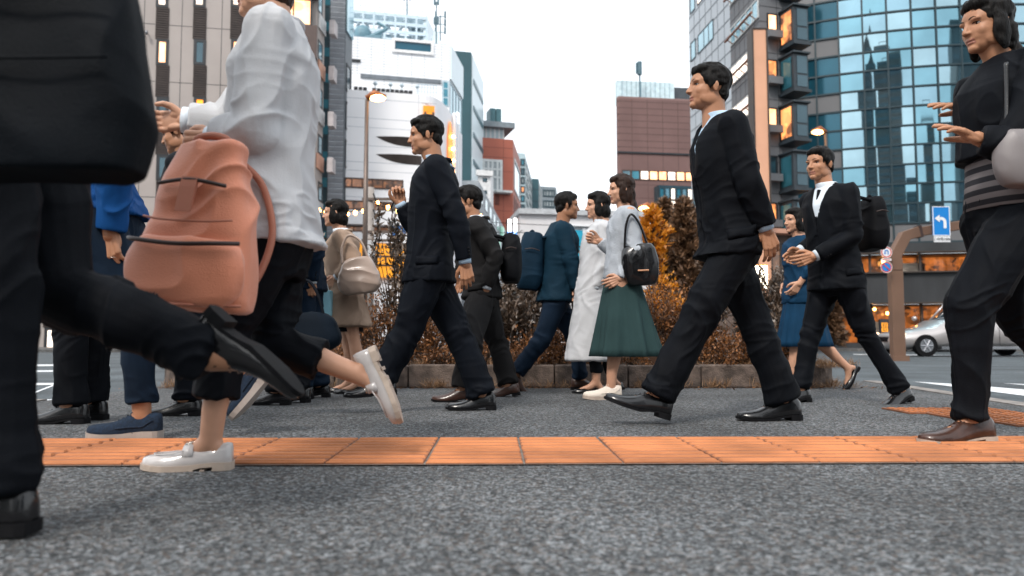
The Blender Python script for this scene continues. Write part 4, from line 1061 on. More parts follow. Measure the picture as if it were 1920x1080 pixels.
# background trees
def tree(px, Y, top, wpx, bot, kind, label, seed, n=5200):
    r = np.random.default_rng(seed); T_ = pix(px, top, Y); H_ = T_.z - ROADZ; wd = wpx / FPX * Y; zb_ = pix(px, bot, Y).z
    E = empty('street_tree', (T_.x, Y, ROADZ), label, 'tree', 'trees beyond the planter')
    tk = MB(); x0, y0 = T_.x, Y
    tk.tube([(x0, y0, ROADZ), (x0 + .03, y0, H_ * .4), (x0, y0, H_ * .93)], [H_ * .03, H_ * .022, .01], 8)
    C = []; D = []; nb = 46
    for i in range(nb):
        h = zb_ + (H_ - zb_) * (i + .5) / nb; u = (h - zb_) / (H_ - zb_)
        rad = wd * .5 * ((1 - u) ** .75 * .95 + .07 if kind == 'cone' else math.sqrt(max(.03, 1 - (2 * u - .9) ** 2)))
        a = i * 2.4 + r.uniform(-.5, .5); rad *= r.uniform(.55, 1.1)
        tip = Vector((x0 + math.cos(a) * rad, y0 + math.sin(a) * rad, h + (rad * .35 if kind != 'cone' else rad * .15)))
        tk.tube([(x0, y0, h - rad * .3), tip], [.03, .008], 5)
        m = n // nb; s_ = r.uniform(.2, 1.05, m)
        p = np.array([x0, y0, h - rad * .3])[None, :] * (1 - s_[:, None]) + np.array(tip)[None, :] * s_[:, None] + r.normal(size=(m, 3)) * wd * .045
        C.append(p); D.append(np.array(tip - Vector((x0, y0, h)))[None, :] / max(rad, .1) + r.normal(size=(m, 3)) * .7 + [0, 0, .3])
    tk.build('trunk', BARK, E); C = np.concatenate(C); D = np.concatenate(D)
    V, F = leaves(C, D, .13 * Y / 14, .055 * Y / 14, seed)
    mesh_np('crown', V, F, F_BRWN if kind == 'cone' else F_GOLD, E, False)
tree(1222, 14, 398, 62, 520, 'round', 'bright golden orange tree beside the small lit lamp, against the brown building', 51, 1500)
tree(1246, 15, 382, 60, 560, 'cone', 'thin brown conifer just right of the golden tree', 52, 4200)
tree(1283, 14.5, 384, 90, 570, 'cone', 'broad brown conifer beside the black-suited man\'s jacket', 53, 6400)
tree(1256, 19, 462, 60, 560, 'round', 'low golden tree above the traffic signals', 54, 900)
tree(1322, 15, 420, 80, 590, 'cone', 'brown conifer mostly behind the black-suited man', 55, 4000)
tree(556, 20, 345, 60, 560, 'round', 'golden street tree glimpsed right of the white coat', 56, 2400)
tree(800, 18, 480, 90, 600, 'cone', 'brown bushy tree low behind the navy-suited man', 57, 3600)
tree(1560, 30, 560, 40, 640, 'cone', 'small dark tree before the restaurant front', 58, 2000)

# street lamps
STL = mat('lamp_steel', (.13, .10, .085), .45, .6, var=.1)
def street_lamp(px, py, Y, label, side=1, s=1.0):
    p = pix(px, py, Y); E = empty('street_lamp', (p.x, Y, ROADZ), label, 'street lamp', 'lit street lamps')
    l = MB(); l.tube([(p.x, Y, ROADZ), (p.x, Y, p.z)], [.085 * s, .05 * s], 10); l.build('pole', STL, E, True)
    l = MB(); l.tube([(p.x, Y, p.z - .05), (p.x + side * .12 * s, Y, p.z + .13 * s), (p.x + side * .35 * s, Y, p.z + .12 * s)], .045 * s, 8)
    hd = [(p.x - side * .02 * s, Y, p.z + .04 * s), (p.x + side * .2 * s, Y, p.z + .16 * s), (p.x + side * .5 * s, Y, p.z + .09 * s)]
    l.tube(hd, [.07 * s, .11 * s, .05 * s], 10); hdo = l.build('lamp_head', mat('lamp_head_paint', (.30, .09, .025), .4, .2), E, True)
    l = MB(); l.ell((p.x + side * .28 * s, Y, p.z + .05 * s), (.22 * s, .12 * s, .10 * s)); l.build('lamp_glass', mat('sodium_glass', (1, .6, .3), .4, emit=(1.0, .50, .16), es=6), hdo, True)
    return E
street_lamp(688, 187, 22, 'lit street lamp on a tall brown pole before the white building, left of centre', 1, 1.1)
street_lamp(1548, 250, 32, 'lit street lamp in front of the mirror-glass tower', -1, 1.2)
street_lamp(1224, 393, 24, 'small lit street lamp above the golden tree', -1, .9)
# utility pole with wires
UP = pix(693, 352, 24); E = empty('utility_pole', (UP.x, 24, ROADZ), 'concrete utility pole with cables and a grey box, beside the left street lamp', 'utility pole')
l = MB(); l.tube([(UP.x, 24, ROADZ), (UP.x, 24, UP.z)], [.19, .15], 12); l.build('pole', mat('pole_concrete', (.30, .27, .25), .85, var=.15, vs=4), E, True)
for y_ in (375, 436, 452): l = MB(); z_ = pix(693, y_, 24).z; l.box(UP.x - .2, UP.x + (1.7 if y_ == 436 else .9), 23.82, 23.9, z_ - .04, z_ + .04); l.build('crossarm', STL, E)
l = MB(); z_ = pix(693, 465, 24).z; l.box(UP.x - .1, UP.x + .25, 23.6, 23.8, z_ - .35, z_ + .2); l.build('meter_box', mat('box_grey', (.45, .45, .46), .5), E, bevel=.01)
l = MB()
for q in range(2):
    z_ = pix(693, 400 + q * 30, 24).z; l.tube([(UP.x + .16, 23.8, z_ + .6), (UP.x + .34 + q * .05, 23.8, z_), (UP.x + .3, 23.8, z_ - .8), (UP.x + .16, 23.8, z_ - 1.2)], .025, 6)
l.build('cable_drop', SOLEB, E, True)
l = MB(); tz = pix(720, 425, 24).z
for k in range(2): l = MB(); l.box(UP.x + .75 + k * .35, UP.x + 1.05 + k * .35, 23.78, 23.84, tz - .45 + k * .2, tz - .02 + k * .2); l.build('pole_plate', mat('blue_plate', (.02, .14, .42), .5), E)
def wire(name, a, b, sag, label, bulbs=0, n=20, cat='cable'):
    a = Vector(a); b = Vector(b); P_ = [a.lerp(b, t) - Vector((0, 0, sag * 4 * t * (1 - t))) for t in np.linspace(0, 1, n)]
    l = MB(); l.tube(P_, .018, 5)
    if not bulbs: tag(l.build(name, SOLEB, None, True, loc=P_[0]), label, cat); return
    E = empty(name, P_[0], label, cat); l.build('cable', SOLEB, E, True)
    for k in range(bulbs):
        t = (k + .5) / bulbs; p = a.lerp(b, t) - Vector((0, 0, sag * 4 * t * (1 - t) + .06)); l = MB(); l.ell(p, (.065, .065, .08), nu=8, nv=6); l.build('bulb', BULB, E, True)
def pp(x, y, Y): return pix(x, y, Y)
wire('string_lights', pp(697, 372, 24), pp(905, 400, 40), .5, 'string of warm bulbs strung from the utility pole towards the shops', 16, cat='string lights')
wire('string_lights', pp(690, 390, 24), pp(560, 372, 30), .3, 'string of warm bulbs running left from the utility pole', 10, cat='string lights')
wire('overhead_cable', pp(697, 380, 24), pp(1000, 434, 44), .4, 'upper black cable from the utility pole to the right', 0)
wire('overhead_cable', pp(697, 400, 24), pp(980, 432, 45), .8, 'lower slack black cable from the utility pole to the right', 0)
wire('overhead_cable', pp(905, 416, 40), pp(1300, 428, 50), .1, 'thin cable crossing in front of the station building', 0)

# road sign gantry
GAN = mat('gantry_brown', (.155, .088, .058), .5, .1, var=.10, vs=1.5)
YG = 17.0; gx_ = pix(1680, 560, YG).x
E = empty('sign_gantry', (gx_, YG, ROADZ), 'brown steel gantry whose bent arm reaches over the road, right side', 'gantry')
def qq(x, y, Y=YG): return pix(x, y, Y)
zk = qq(1680, 478).z; ze = qq(1700, 442).z
l = MB()
hw_ = .135
def sqtube(mb, pts, w0, d0):
    pts = [Vector(p) for p in pts]; rings = []
    for i, p in enumerate(pts):
        d = (pts[min(i + 1, len(pts) - 1)] - pts[max(i - 1, 0)]).normalized(); s_ = Vector((0, 1, 0)); u_ = d.cross(s_).normalized()
        rings.append([p + u_ * a * w0 + s_ * b * d0 for a, b in ((-1, -1), (1, -1), (1, 1), (-1, 1))])
    mb.loft(rings)
sqtube(l, [(gx_, YG, ROADZ), (gx_, YG, zk - .1)], hw_, .10); fixnormals(l.build('post', GAN, E, bevel=.015))
a1 = Vector((gx_, YG, zk)); a2 = qq(1700, 441); a3 = qq(1990, 392, YG - .6)
l = MB(); sqtube(l, [a1 - Vector((0, 0, .35)), a1, a2 + Vector((-.05, 0, -.02)), a2 + Vector((.25, 0, .07))], .12, .112); fixnormals(l.build('knee', GAN, E, bevel=.012))
l = MB(); sqtube(l, [a2 + Vector((.26, 0, .07)), a3], .10, .09); fixnormals(l.build('arm', GAN, E, bevel=.012))
l = MB(); sqtube(l, [a2 + Vector((.24, 0, .07)), a2 + Vector((.30, .0, .08))], .135, .115); fixnormals(l.build('flange', mat('flange_dark', (.05, .03, .025), .5), E))
l = MB(); sqtube(l, [(gx_, YG, ROADZ), (gx_, YG, .06)], .18, .15); fixnormals(l.build('base_plate', GAN, E))
BLUE = mat('sign_blue', (.005, .19, .55), .35, var=.03, spec=.6); WHT = mat('sign_white', (.72, .73, .75), .4, var=.03); REDS = mat('sign_red', (.55, .05, .02), .4, var=.03); INK = mat('sign_ink', (.03, .03, .035), .5)
def text_obj(name, txt, loc, size, m, parent, rot=(R(90), 0, 0), depth=.003, align='CENTER'):
    cu = bpy.data.curves.new(name, 'FONT'); cu.body = txt; cu.size = size; cu.extrude = depth; cu.align_x = align; cu.align_y = 'CENTER'; cu.resolution_u = 4
    t = bpy.data.objects.new(name, cu); COL.objects.link(t)
    dg = bpy.context.evaluated_depsgraph_get(); me = bpy.data.meshes.new_from_object(t.evaluated_get(dg)); bpy.data.objects.remove(t)
    o = bpy.data.objects.new(name, me); me.materials.clear(); me.materials.append(m); COL.objects.link(o); o.rotation_euler = rot
    if parent: o.parent = parent; o.location = Vector(loc) - wloc(parent)
    else: o.location = loc
    return o
def sign_board(px0, py0, px1, py1, Y, label, nm='direction_sign', arrow=True, tiltz=0):
    p0 = pix(px0, py1, Y); p1 = pix(px1, py0, Y); cx_ = (p0.x + p1.x) / 2; cz = (p0.z + p1.z) / 2; w_ = (p1.x - p0.x); h_ = p1.z - p0.z
    E = empty(nm, (cx_, Y, cz), label, 'road sign'); 
    l = MB(); l.box(p0.x, p1.x, Y, Y + .03, p0.z, p1.z); l.build('panel', BLUE, E, bevel=.008)
    l = MB(); t_ = .016
    for a in ((p0.x, p1.x, p0.z, p0.z + t_), (p0.x, p1.x, p1.z - t_, p1.z), (p0.x, p0.x + t_, p0.z + t_, p1.z - t_), (p1.x - t_, p1.x, p0.z + t_, p1.z - t_)): l.box(a[0], a[1], Y - .004, Y - .001, a[2], a[3])
    l.build('border', WHT, E)
    if arrow:
        l = MB(); k = min(w_, h_); yy = Y - .006; sw_ = .085 * k
        def A(x, z): return (cx_ + x * k, yy, cz + z * k)
        path = [(.20, -.42), (.20, -.05)] + [(.20 - .20 * (1 - math.cos(a)), -.05 + .20 * math.sin(a)) for a in np.linspace(.2, math.pi / 2, 7)] + [(-.12, .15)]
        L_ = []; R_ = []
        for i, (x, z) in enumerate(path):
            xa, za = path[max(0, i - 1)]; xb, zb_ = path[min(len(path) - 1, i + 1)]; d = Vector((xb - xa, zb_ - za)).normalized(); n_ = Vector((-d.y, d.x)) * .085
            L_.append(A(x + n_.x, z + n_.y)); R_.append(A(x - n_.x, z - n_.y))
        m_ = len(path); l.add(L_ + R_, [(i, i + 1, i + 1 + m_, i + m_) for i in range(m_ - 1)])
        l.add([A(-.40, .15), A(-.10, .37), A(-.10, -.07)], [(0, 1, 2)])
        o = l.build('left_arrow', WHT, E)
    return E, cx_, cz, w_, h_
Es, cx_, cz, w_, h_ = sign_board(1750, 387, 1780, 442, 16.6, 'blue sign with a white left-turn arrow and a small white distance plate below', arrow=True)
p0 = pix(1752, 454, 16.6); p1 = pix(1782, 443, 16.6)
l = MB(); l.box(p0.x, p1.x, 16.6, 16.63, p0.z, p1.z); pl_ = l.build('distance_plate', WHT, Es, bevel=.005)
text_obj('lettering', 'この先150m', ((p0.x + p1.x) / 2, 16.594, (p0.z + p1.z) / 2), (p1.x - p0.x) / 4.6, INK, pl_)
l = MB(); l.rod((cx_ - .1, 16.64, cz), (cx_ - .1, YG - .15, cz), .02); l.rod((cx_ + .1, 16.64, cz), (cx_ + .1, YG - .15, cz), .02); l.build('bracket', STL, Es)
sign_board(1826, 369, 1856, 424, 16.5, 'second blue sign on the gantry arm, half behind the gesturing person', arrow=True)
# round signs on the gantry post
def disc(mb, c, r0, y, n=36): mb.add([(c[0] + r0 * math.cos(2 * math.pi * k / n), y, c[1] + r0 * math.sin(2 * math.pi * k / n)) for k in range(n)], [tuple(range(n))])
for kind, (px, py) in (('uturn', (1662, 473)), ('nopark', (1662, 501))):
    Y = 16.7; c = pix(px, py, Y); r0 = .118
    E = empty('round_sign', (c.x, Y, c.z), {'uturn': 'round white sign with red rim and U-turn arrow, upper one on the gantry post', 'nopark': 'round blue no-parking sign with red rim and slash, lower one on the gantry post'}[kind], 'road sign')
    l = MB(); l.tube([(c.x, Y, c.z), (c.x, Y + .02, c.z)], r0, 36); l.build('disc', REDS, E)
    l = MB(); disc(l, (c.x, c.z), r0 * .78, Y - .003); l.build('field', WHT if kind == 'uturn' else BLUE, E)
    l = MB(); l.tube([(c.x + (r0 + .004) * math.cos(a), Y, c.z + (r0 + .004) * math.sin(a)) for a in np.linspace(0, 2 * math.pi, 37)], .006, 5); l.build('rim', WHT, E, True)
    if kind == 'uturn':
        l = MB(); pts = [(-.035, -.055), (-.035, .01)] + [(.0 - .035 * math.cos(a), .01 + .035 * math.sin(a)) for a in np.linspace(.3, math.pi - .1, 8)] + [(.035, -.02)]
        l.tube([(c.x - x, Y - .008, c.z + z) for x, z in pts], .011, 6); l.add([(c.x - .035 - .03, Y - .009, c.z - .015), (c.x - .035 + .03, Y - .009, c.z - .015), (c.x - .035, Y - .009, c.z - .055)], [(0, 1, 2)]); l.build('uturn_arrow', BLUE, E)
    l = MB(); a = R(-45); dx, dz = math.cos(a), math.sin(a); k = r0 * .80; t_ = .011
    l.add([(c.x - dx * k - dz * t_, Y - .014, c.z - dz * k + dx * t_), (c.x - dx * k + dz * t_, Y - .014, c.z - dz * k - dx * t_), (c.x + dx * k + dz * t_, Y - .014, c.z + dz * k - dx * t_), (c.x + dx * k - dz * t_, Y - .014, c.z + dz * k + dx * t_)], [(0, 1, 2, 3)])
    if kind == 'nopark': l.build('slash', REDS, E)
    l = MB(); l.box(c.x + .02, gx_ - .16, Y + .02, Y + .05, c.z - .02, c.z + .02) if c.x + .02 < gx_ - .16 else l.box(c.x, c.x + .05, Y + .02, YG - .1, c.z - .02, c.z + .02); l.build('bracket', STL, E)
c = pix(1662, 487, 16.7); E = empty('small_plate', (c.x, 16.7, c.z), 'small white oblong plate between the two round signs', 'road sign')
l = MB(); l.box(c.x - .11, c.x + .11, 16.7, 16.72, c.z - .025, c.z + .025); l.build('plate', WHT, E, bevel=.004)
l = MB(); l.box(c.x - .08, c.x + .08, 16.696, 16.699, c.z - .008, c.z + .008); l.build('red_bar', REDS, E)
# lantern sign, yellow vertical sign, red-white sign at right
c = pix(1426.5, 519, 20); hw = 14 / FPX * 20; hh = 23.5 / FPX * 20 
E = empty('lantern_sign', (c.x, 20, ROADZ), 'glowing white upright lantern sign with dark brush strokes behind the shrubs', 'lit sign')
l = MB(); l.box(c.x - hw, c.x + hw, 20, 20.35, c.z - hh, c.z + hh); l.build('frame', mat('orange_frame', (.6, .2, .02), .5, emit=(1, .25, .01), es=.7), E, bevel=.03)
l = MB(); l.box(c.x - hw * .88, c.x + hw * .88, 19.985, 19.995, c.z - hh * .92, c.z + hh * .90); l.build('lit_face', mat('lantern_face', (.9, .85, .75), .5, emit=(1, .88, .66), es=3.2), E)
l = MB()
for pts in ([(-.3, .72), (0, .80), (.28, .70), (.08, .62), (.02, .48)], [(-.30, .30), (-.36, .10), (-.28, .02)], [(.12, -.02), (.20, -.12), (.14, -.22)], [(-.4, -.4), (-.5, -.62), (-.3, -.75)]):
    l.tube([(c.x + x * hw, 19.98, c.z + z * hh) for x, z in pts], [.012] + [.028] * (len(pts) - 2) + [.010], 6)
l.build('brush_marks', INK, E, True); l = MB(); l.rod((c.x, 20.2, ROADZ), (c.x, 20.2, c.z - hh), .05); l.build('post', STL, E)
c = pix(1659, 625, 27); E = empty('vertical_sign', (c.x, 27, ROADZ), 'narrow black upright board with a column of amber characters, left of the gantry post', 'lit sign')
l = MB(); l.box(c.x - .16, c.x + .16, 27, 27.1, ROADZ, c.z + .5); l.build('board', INK, E)
AMB = mat('amber_lit', (.8, .35, .02), .5, emit=(1, .36, .015), es=1.1); l = MB()
for k in range(5):
    z_ = c.z + .30 - k * .17
    for a in ((-.10, .10, .050, .064), (-.10, .10, -.064, -.050), (-.10, -.086, -.05, .05), (.086, .10, -.05, .05), (-.05, .05, -.008, .008)): l.box(c.x + a[0], c.x + a[1], 26.985, 26.998, z_ + a[2], z_ + a[3])
l.build('amber_characters', AMB, E)
c = pix(1920, 560, 26); E = empty('round_sign_cluster', (c.x, 26, ROADZ), 'red and amber disc sign at the far right edge above the car roof', 'road sign')
l = MB(); l.rod((c.x, 26.1, ROADZ), (c.x, 26.1, c.z + .3), .04); l.build('post', STL, E)
for k, m_ in enumerate((REDS, AMB)): l = MB(); l.tube([(c.x, 26, c.z + .12 - k * .3), (c.x, 26.03, c.z + .12 - k * .3)], .13, 20); l.build('disc', m_, E)
# traffic signals
SIGW = mat('signal_white', (.62, .60, .60), .5, var=.05)
for i, (px, py, lb) in enumerate(((1240, 491, 'horizontal white traffic signal with one lit lamp, above the golden shrub'), (1254, 504, 'lower white traffic signal, lamps dark, beside the golden shrub'))):
    Y = 18; c = pix(px, py, Y); E = empty('traffic_signal', (c.x, Y, c.z), lb, 'traffic signal', 'white traffic signals')
    l = MB(); l.box(c.x - .30, c.x + .30, Y, Y + .16, c.z - .10, c.z + .10); l.build('housing', SIGW, E, bevel=.04)
    for k in range(3):
        x_ = c.x - .19 + k * .19; l = MB(); l.tube([(x_, Y - .008, c.z), (x_, Y - .002, c.z)], .075, 18); l.build('lens', BULBW if (i == 0 and k == 2) else mat('signal_lens', (.05, .05, .055), .2), E)
        l = MB(); l.tube([(x_ + .085 * math.cos(a), Y - .05, c.z + .085 * math.sin(a)) for a in np.linspace(0, math.pi, 9)], .012, 5); l.build('visor', SIGW, E, True)
    l = MB(); l.rod((c.x + .2, Y + .1, ROADZ), (c.x + .2, Y + .1, c.z), .05); l.build('post', STL, E)
# bicycle-like kerb items are hidden; bollard by the gantry
c = pix(1694, 648, 24)
E = empty('bollard', (c.x, 24, ROADZ), 'slim white post at the gantry foot in front of the silver car', 'bollard')
l = MB(); l.tube([(c.x, 24, ROADZ), (c.x, 24, .75)], .05, 10); l.build('post', SIGW, E, True); l = MB(); l.ell((c.x, 24, .78), (.06, .06, .06)); l.build('cap', STL, E, True)
# podium shopfront under the grey bay building
p0 = pix(1372, 500, 25); p1 = pix(1500, 500, 25.4)
E = empty('corner_shop', (p0.x, 25, 0), 'low brown corner shopfront with warm lights under the grey bay building', 'building')
Wc = Wall((p0.x, 25.0), (p1.x, 25.6)); zt_ = Wc.hit(1430, 440)[1]
l = MB(); Wc.box(l, 0, Wc.L, 0, zt_, -.9, 0); l.build('wall', mat('shop_brown', (.12, .085, .07), .6, var=.2), E)
for k in range(4): window(Wc, (Wc.L * (.02 + .25 * k), Wc.L * (.24 + .25 * k), .5, zt_ * .55), E, mat('bronze_dark', (.045, .035, .030), .5), WARM, .05, .04); window(Wc, (Wc.L * (.02 + .25 * k), Wc.L * (.24 + .25 * k), zt_ * .62, zt_ * .93), E, mat('bronze_dark', (.045, .035, .030), .5), lit('dim_interior', (.25, .11, .05), (.03, .02, .015), .7, 1.2), .05, .04)
l = MB(); Wc.box(l, -.1, Wc.L + .1, zt_ + .003, zt_ + .15, -.9, .5); l.build('canopy', mat('peach_panel', (.50, .27, .19), .7), E)

# ------------------------------------------------------------------ cars
def car(x_front, Y, label, paint, Lc=4.5, Hc=1.52, Wc_=1.72, face=-1, rearview=False):
    E = empty('parked_car' if rearview else 'car', (x_front - face * Lc / 2, Y, ROADZ), label, 'car')
    def X(t): return x_front - face * t * Lc
    z0 = ROADZ
    def sec(t, hw, zb_, zt2, n=20, ex=3.2):
        r = []
        for k in range(n):
            a = 2 * math.pi * k / n; ca, sa = math.cos(a), math.sin(a)
            r.append(Vector((X(t), Y + hw * math.copysign(abs(ca) ** (2 / ex), ca), z0 + (zb_ + zt2) / 2 + (zt2 - zb_) / 2 * math.copysign(abs(sa) ** (2 / ex), sa))))
        return r
    hw = Wc_ / 2; bl = .60 * Hc
    body = [(0, .62, .34, .50), (.008, .76, .24, .60), (.03, .84, .20, .66), (.08, .93, .19, .72), (.16, .98, .19, .80), (.24, 1, .19, .86), (.30, 1, .19, bl), (.5, 1, .19, bl + .01), (.75, 1, .19, bl + .03), (.88, .98, .20, bl + .02), (.95, .94, .22, bl - .02), (.985, .86, .26, bl - .10), (1.0, .72, .34, bl - .22)]
    l = MB(); l.loft([sec(t, hw * w_, a, b) for t, w_, a, b in body]); o = fixnormals(l.build('body', paint, E, True))
    SH = .12
    gh = [(.22, .78, bl - .10, bl - .02), (.27, .80, bl - .1, bl + .12), (.36, .78, bl - .1, Hc - .10), (.44, .76, bl - .1, Hc - .02), (.56, .76, bl - .1, Hc), (.70, .76, bl - .1, Hc - .02), (.80, .75, bl - .1, Hc - .10), (.90, .74, bl - .1, bl + .16), (.94, .72, bl - .1, bl)]
    l = MB(); l.loft([sec(t, hw * w_ * 1.12, a, b, ex=2.8) for t, w_, a, b in [(min(.97, q[0] + SH),) + q[1:] for q in gh]]); cab = fixnormals(l.build('cabin_glass', mat('car_glass', (.012, .016, .02), .04, var=0, spec=.8), E, True))
    l = MB(); l.loft([sec(t, hw * w_, a, b, ex=2.6) for t, w_, a, b in [(.52, .70, Hc - .07, Hc - .02), (.58, .74, Hc - .09, Hc + .015), (.68, .75, Hc - .09, Hc + .02), (.82, .74, Hc - .09, Hc + .005), (.88, .68, Hc - .10, Hc - .06)]]); fixnormals(l.build('roof', paint, E, True))
    for s_ in (-1, 1):
        for tt, tb_ in ((.48, .37), (.69, .68), (.90, .985)):
            l = MB(); l.tube([(X(tb_), Y + s_ * hw * .93, z0 + bl - .02), (X(tt), Y + s_ * hw * .84, z0 + Hc - .07)], .028, 6); l.build('pillar', paint, E, True)
        for t in (.17, .80):
            l = MB(); l.tube([(X(t), Y + s_ * (hw - .20), z0 + .31), (X(t), Y + s_ * (hw + .01), z0 + .31)], .31, 28); wv = l.build('wheel', SOLEB, E)
            l = MB(); l.tube([(X(t), Y + s_ * (hw + .005), z0 + .31), (X(t), Y + s_ * (hw + .02), z0 + .31)], .19, 22)
            for q in range(6): a = q * math.pi / 3; l.rod((X(t), Y + s_ * (hw + .03), z0 + .31), (X(t) + .17 * math.cos(a), Y + s_ * (hw + .025), z0 + .31 + .17 * math.sin(a)), .02)
            l.build('rim', mat('alloy', (.45, .45, .47), .25, .9), wv)
        l = MB(); l.ell((X(.30), Y + s_ * (hw + .10), z0 + bl + .07), (.07, .10, .07)); l.build('mirror', paint, E, True)
        for t in (.50, .70): l = MB(); l.tube([(X(t), Y + s_ * (hw + .02), z0 + bl - .12), (X(t + .04), Y + s_ * (hw + .02), z0 + bl - .12)], .015, 6); l.build('door_handle', mat('alloy', (.45, .45, .47), .25, .9), E)
        l = MB(); l.ell((X(.045), Y + s_ * hw * .80, z0 + .62), (.16, .16, .07)); l.build('headlight', mat('headlamp', (.8, .7, .6), .1, emit=(1, .62, .32), es=2.2) if not rearview else mat('headlamp_off', (.5, .5, .5), .1), E, True)
        l = MB(); l.ell((X(.975), Y + s_ * hw * .82, z0 + bl - .12), (.10, .14, .10)); l.build('tail_light', mat('tail_red', (.5, .02, .01), .2, emit=(1, .06, .01), es=1.2), E, True)
        l = MB(); l.box(min(X(.25), X(.72)), max(X(.25), X(.72)), Y + s_ * (hw + .002) - .01, Y + s_ * (hw + .002) + .01, z0 + .21, z0 + .29); l.build('sill', mat('alloy', (.45, .45, .47), .25, .9), E)
        for t in (.335, .565, .77): l = MB(); l.box(X(t) - .004, X(t) + .004, Y + s_ * (hw + .0005) - .004, Y + s_ * (hw + .0005) + .004, z0 + .32, z0 + bl - .06); l.build('door_gap', SOLEB, E)
    l = MB(); l.box(min(X(-.004), X(.02)), max(X(-.004), X(.02)), Y - .5, Y + .5, z0 + .42, z0 + .56); l.build('grille', SOLEB, E, bevel=.02)
    l = MB(); l.box(min(X(-.008), X(.01)), max(X(-.008), X(.01)), Y - .17, Y + .17, z0 + .30, z0 + .39); l.build('number_plate', WHT, E)
    return E
SILV = mat('silver_paint', (.44, .41, .40), .28, .55, var=.04, coat=.8)
xf = pix(1674, 630, 21.6).x
car(xf, 22.4, 'silver car driving left on the road, nose at the gantry post', SILV, 5.2, 1.76, 1.80)
car(pix(1712, 600, 31).x, 31.5, 'dark car beyond the silver one, in front of the restaurant', mat('dark_paint', (.02, .022, .025), .25, .3, coat=.8), 4.4, 1.5, 1.7, rearview=True)
# ================================================================== PEOPLE
SKIN = [mat('skin_warm', (.40, .195, .11), .48, var=.07, vs=14, bump=.05, bs=160, spec=.4),
        mat('skin_pale', (.50, .27, .175), .48, var=.07, vs=14, bump=.05, bs=160, spec=.4),
        mat('skin_tan', (.30, .14, .075), .5, var=.07, vs=14, bump=.05, bs=160, spec=.4)]
EYEW = mat('eye_white', (.33, .30, .28), .25, var=.02)
IRIS = mat('iris', (.006, .004, .003), .5, var=.02, spec=.1)
LIP = mat('lip', (.31, .125, .085), .45, var=.05)
HAIRM = mat('hair_black', (.006, .005, .0045), .5, var=.5, vs=60, bump=.6, bs=160, stretch=(1, 1, .12), spec=.14)
HAIRB = mat('hair_brown', (.022, .010, .006), .48, var=.45, vs=60, bump=.6, bs=160, stretch=(1, 1, .12), spec=.2)
def cloth(name, c, rough=.68, bump=.18, bs=260, sheen=.0, var=.16): return mat(name, c, rough, var=var, vs=6, bump=bump, bs=bs, sheen=sheen, spec=.10)
NAVY = cloth('navy_wool', (.0045, .0062, .0100)); BLACKW = cloth('black_wool', (.0042, .0052, .0075))
CHAR = cloth('charcoal_wool', (.009, .011, .015)); BROWNG = cloth('brown_grey_wool', (.014, .0135, .014))
SHIRT = cloth('white_shirt', (.62, .68, .74), bump=.1); SHIRTB = cloth('pale_blue_shirt', (.42, .56, .70), bump=.1)
WCOAT = cloth('off_white_coat', (.50, .505, .52), .8, var=.05); BEIGE = cloth('beige_trench', (.33, .235, .175), .78)
TEAL = cloth('teal_skirt', (.027, .054, .055), .85, var=.10); BLOUSE = cloth('pale_grey_knit', (.40, .43, .47), bump=.5, bs=140)
ROYAL = cloth('royal_blue_jacket', (.006, .055, .19), .65); DENIM = cloth('dark_denim', (.006, .014, .028))
PETROL = cloth('petrol_blue_jacket', (.006, .024, .042), .7); BLUED = cloth('blue_dress', (.006, .034, .075), .7)
STRIPE = mat('striped_knit', (.5, .48, .5), .85, var=.05)
def _stripe():
    N = STRIPE.node_tree.nodes; L = STRIPE.node_tree.links
    wv = N.new('ShaderNodeTexWave'); wv.bands_direction = 'Z'; wv.inputs['Scale'].default_value = 7
    tc = N.new('ShaderNodeTexCoord'); L.new(tc.outputs['Object'], wv.inputs['Vector'])
    mx = N.new('ShaderNodeMix'); mx.data_type = 'RGBA'
    rp = N.new('ShaderNodeMapRange'); rp.inputs[1].default_value = .45; rp.inputs[2].default_value = .55
    L.new(wv.outputs['Fac'], rp.inputs[0]); L.new(rp.outputs[0], mx.inputs[0])
    mx.inputs[6].default_value = (.20, .18, .18, 1); mx.inputs[7].default_value = (.02, .02, .025, 1)
    L.new(mx.outputs[2], N['Principled BSDF'].inputs['Base Color'])
_stripe()
LEATH = mat('black_leather', (.006, .006, .007), .25, var=.2, vs=20, bump=.08, bs=120, coat=.3)
LEATHB = mat('brown_leather', (.045, .018, .011), .3, var=.25, vs=20, bump=.08, bs=120, coat=.2)
SILVL = mat('pearl_grey_leather', (.50, .47, .46), .2, var=.06, vs=20, bump=.04, bs=90, coat=.6)
SOLET = mat('tan_rubber', (.42, .34, .28), .6, var=.1, vs=30)
SOLEW = mat('white_rubber', (.34, .30, .27), .6, var=.08, vs=30)
CANV = mat('cream_canvas', (.68, .60, .52), .85, var=.06, vs=30, bump=.3, bs=300)
NKNIT = mat('navy_mesh_knit', (.006, .018, .040), .9, var=.3, vs=90, bump=.5, bs=300)
GOLD = mat('silver_bit', (.75, .70, .62), .2, 1.0, var=.05)

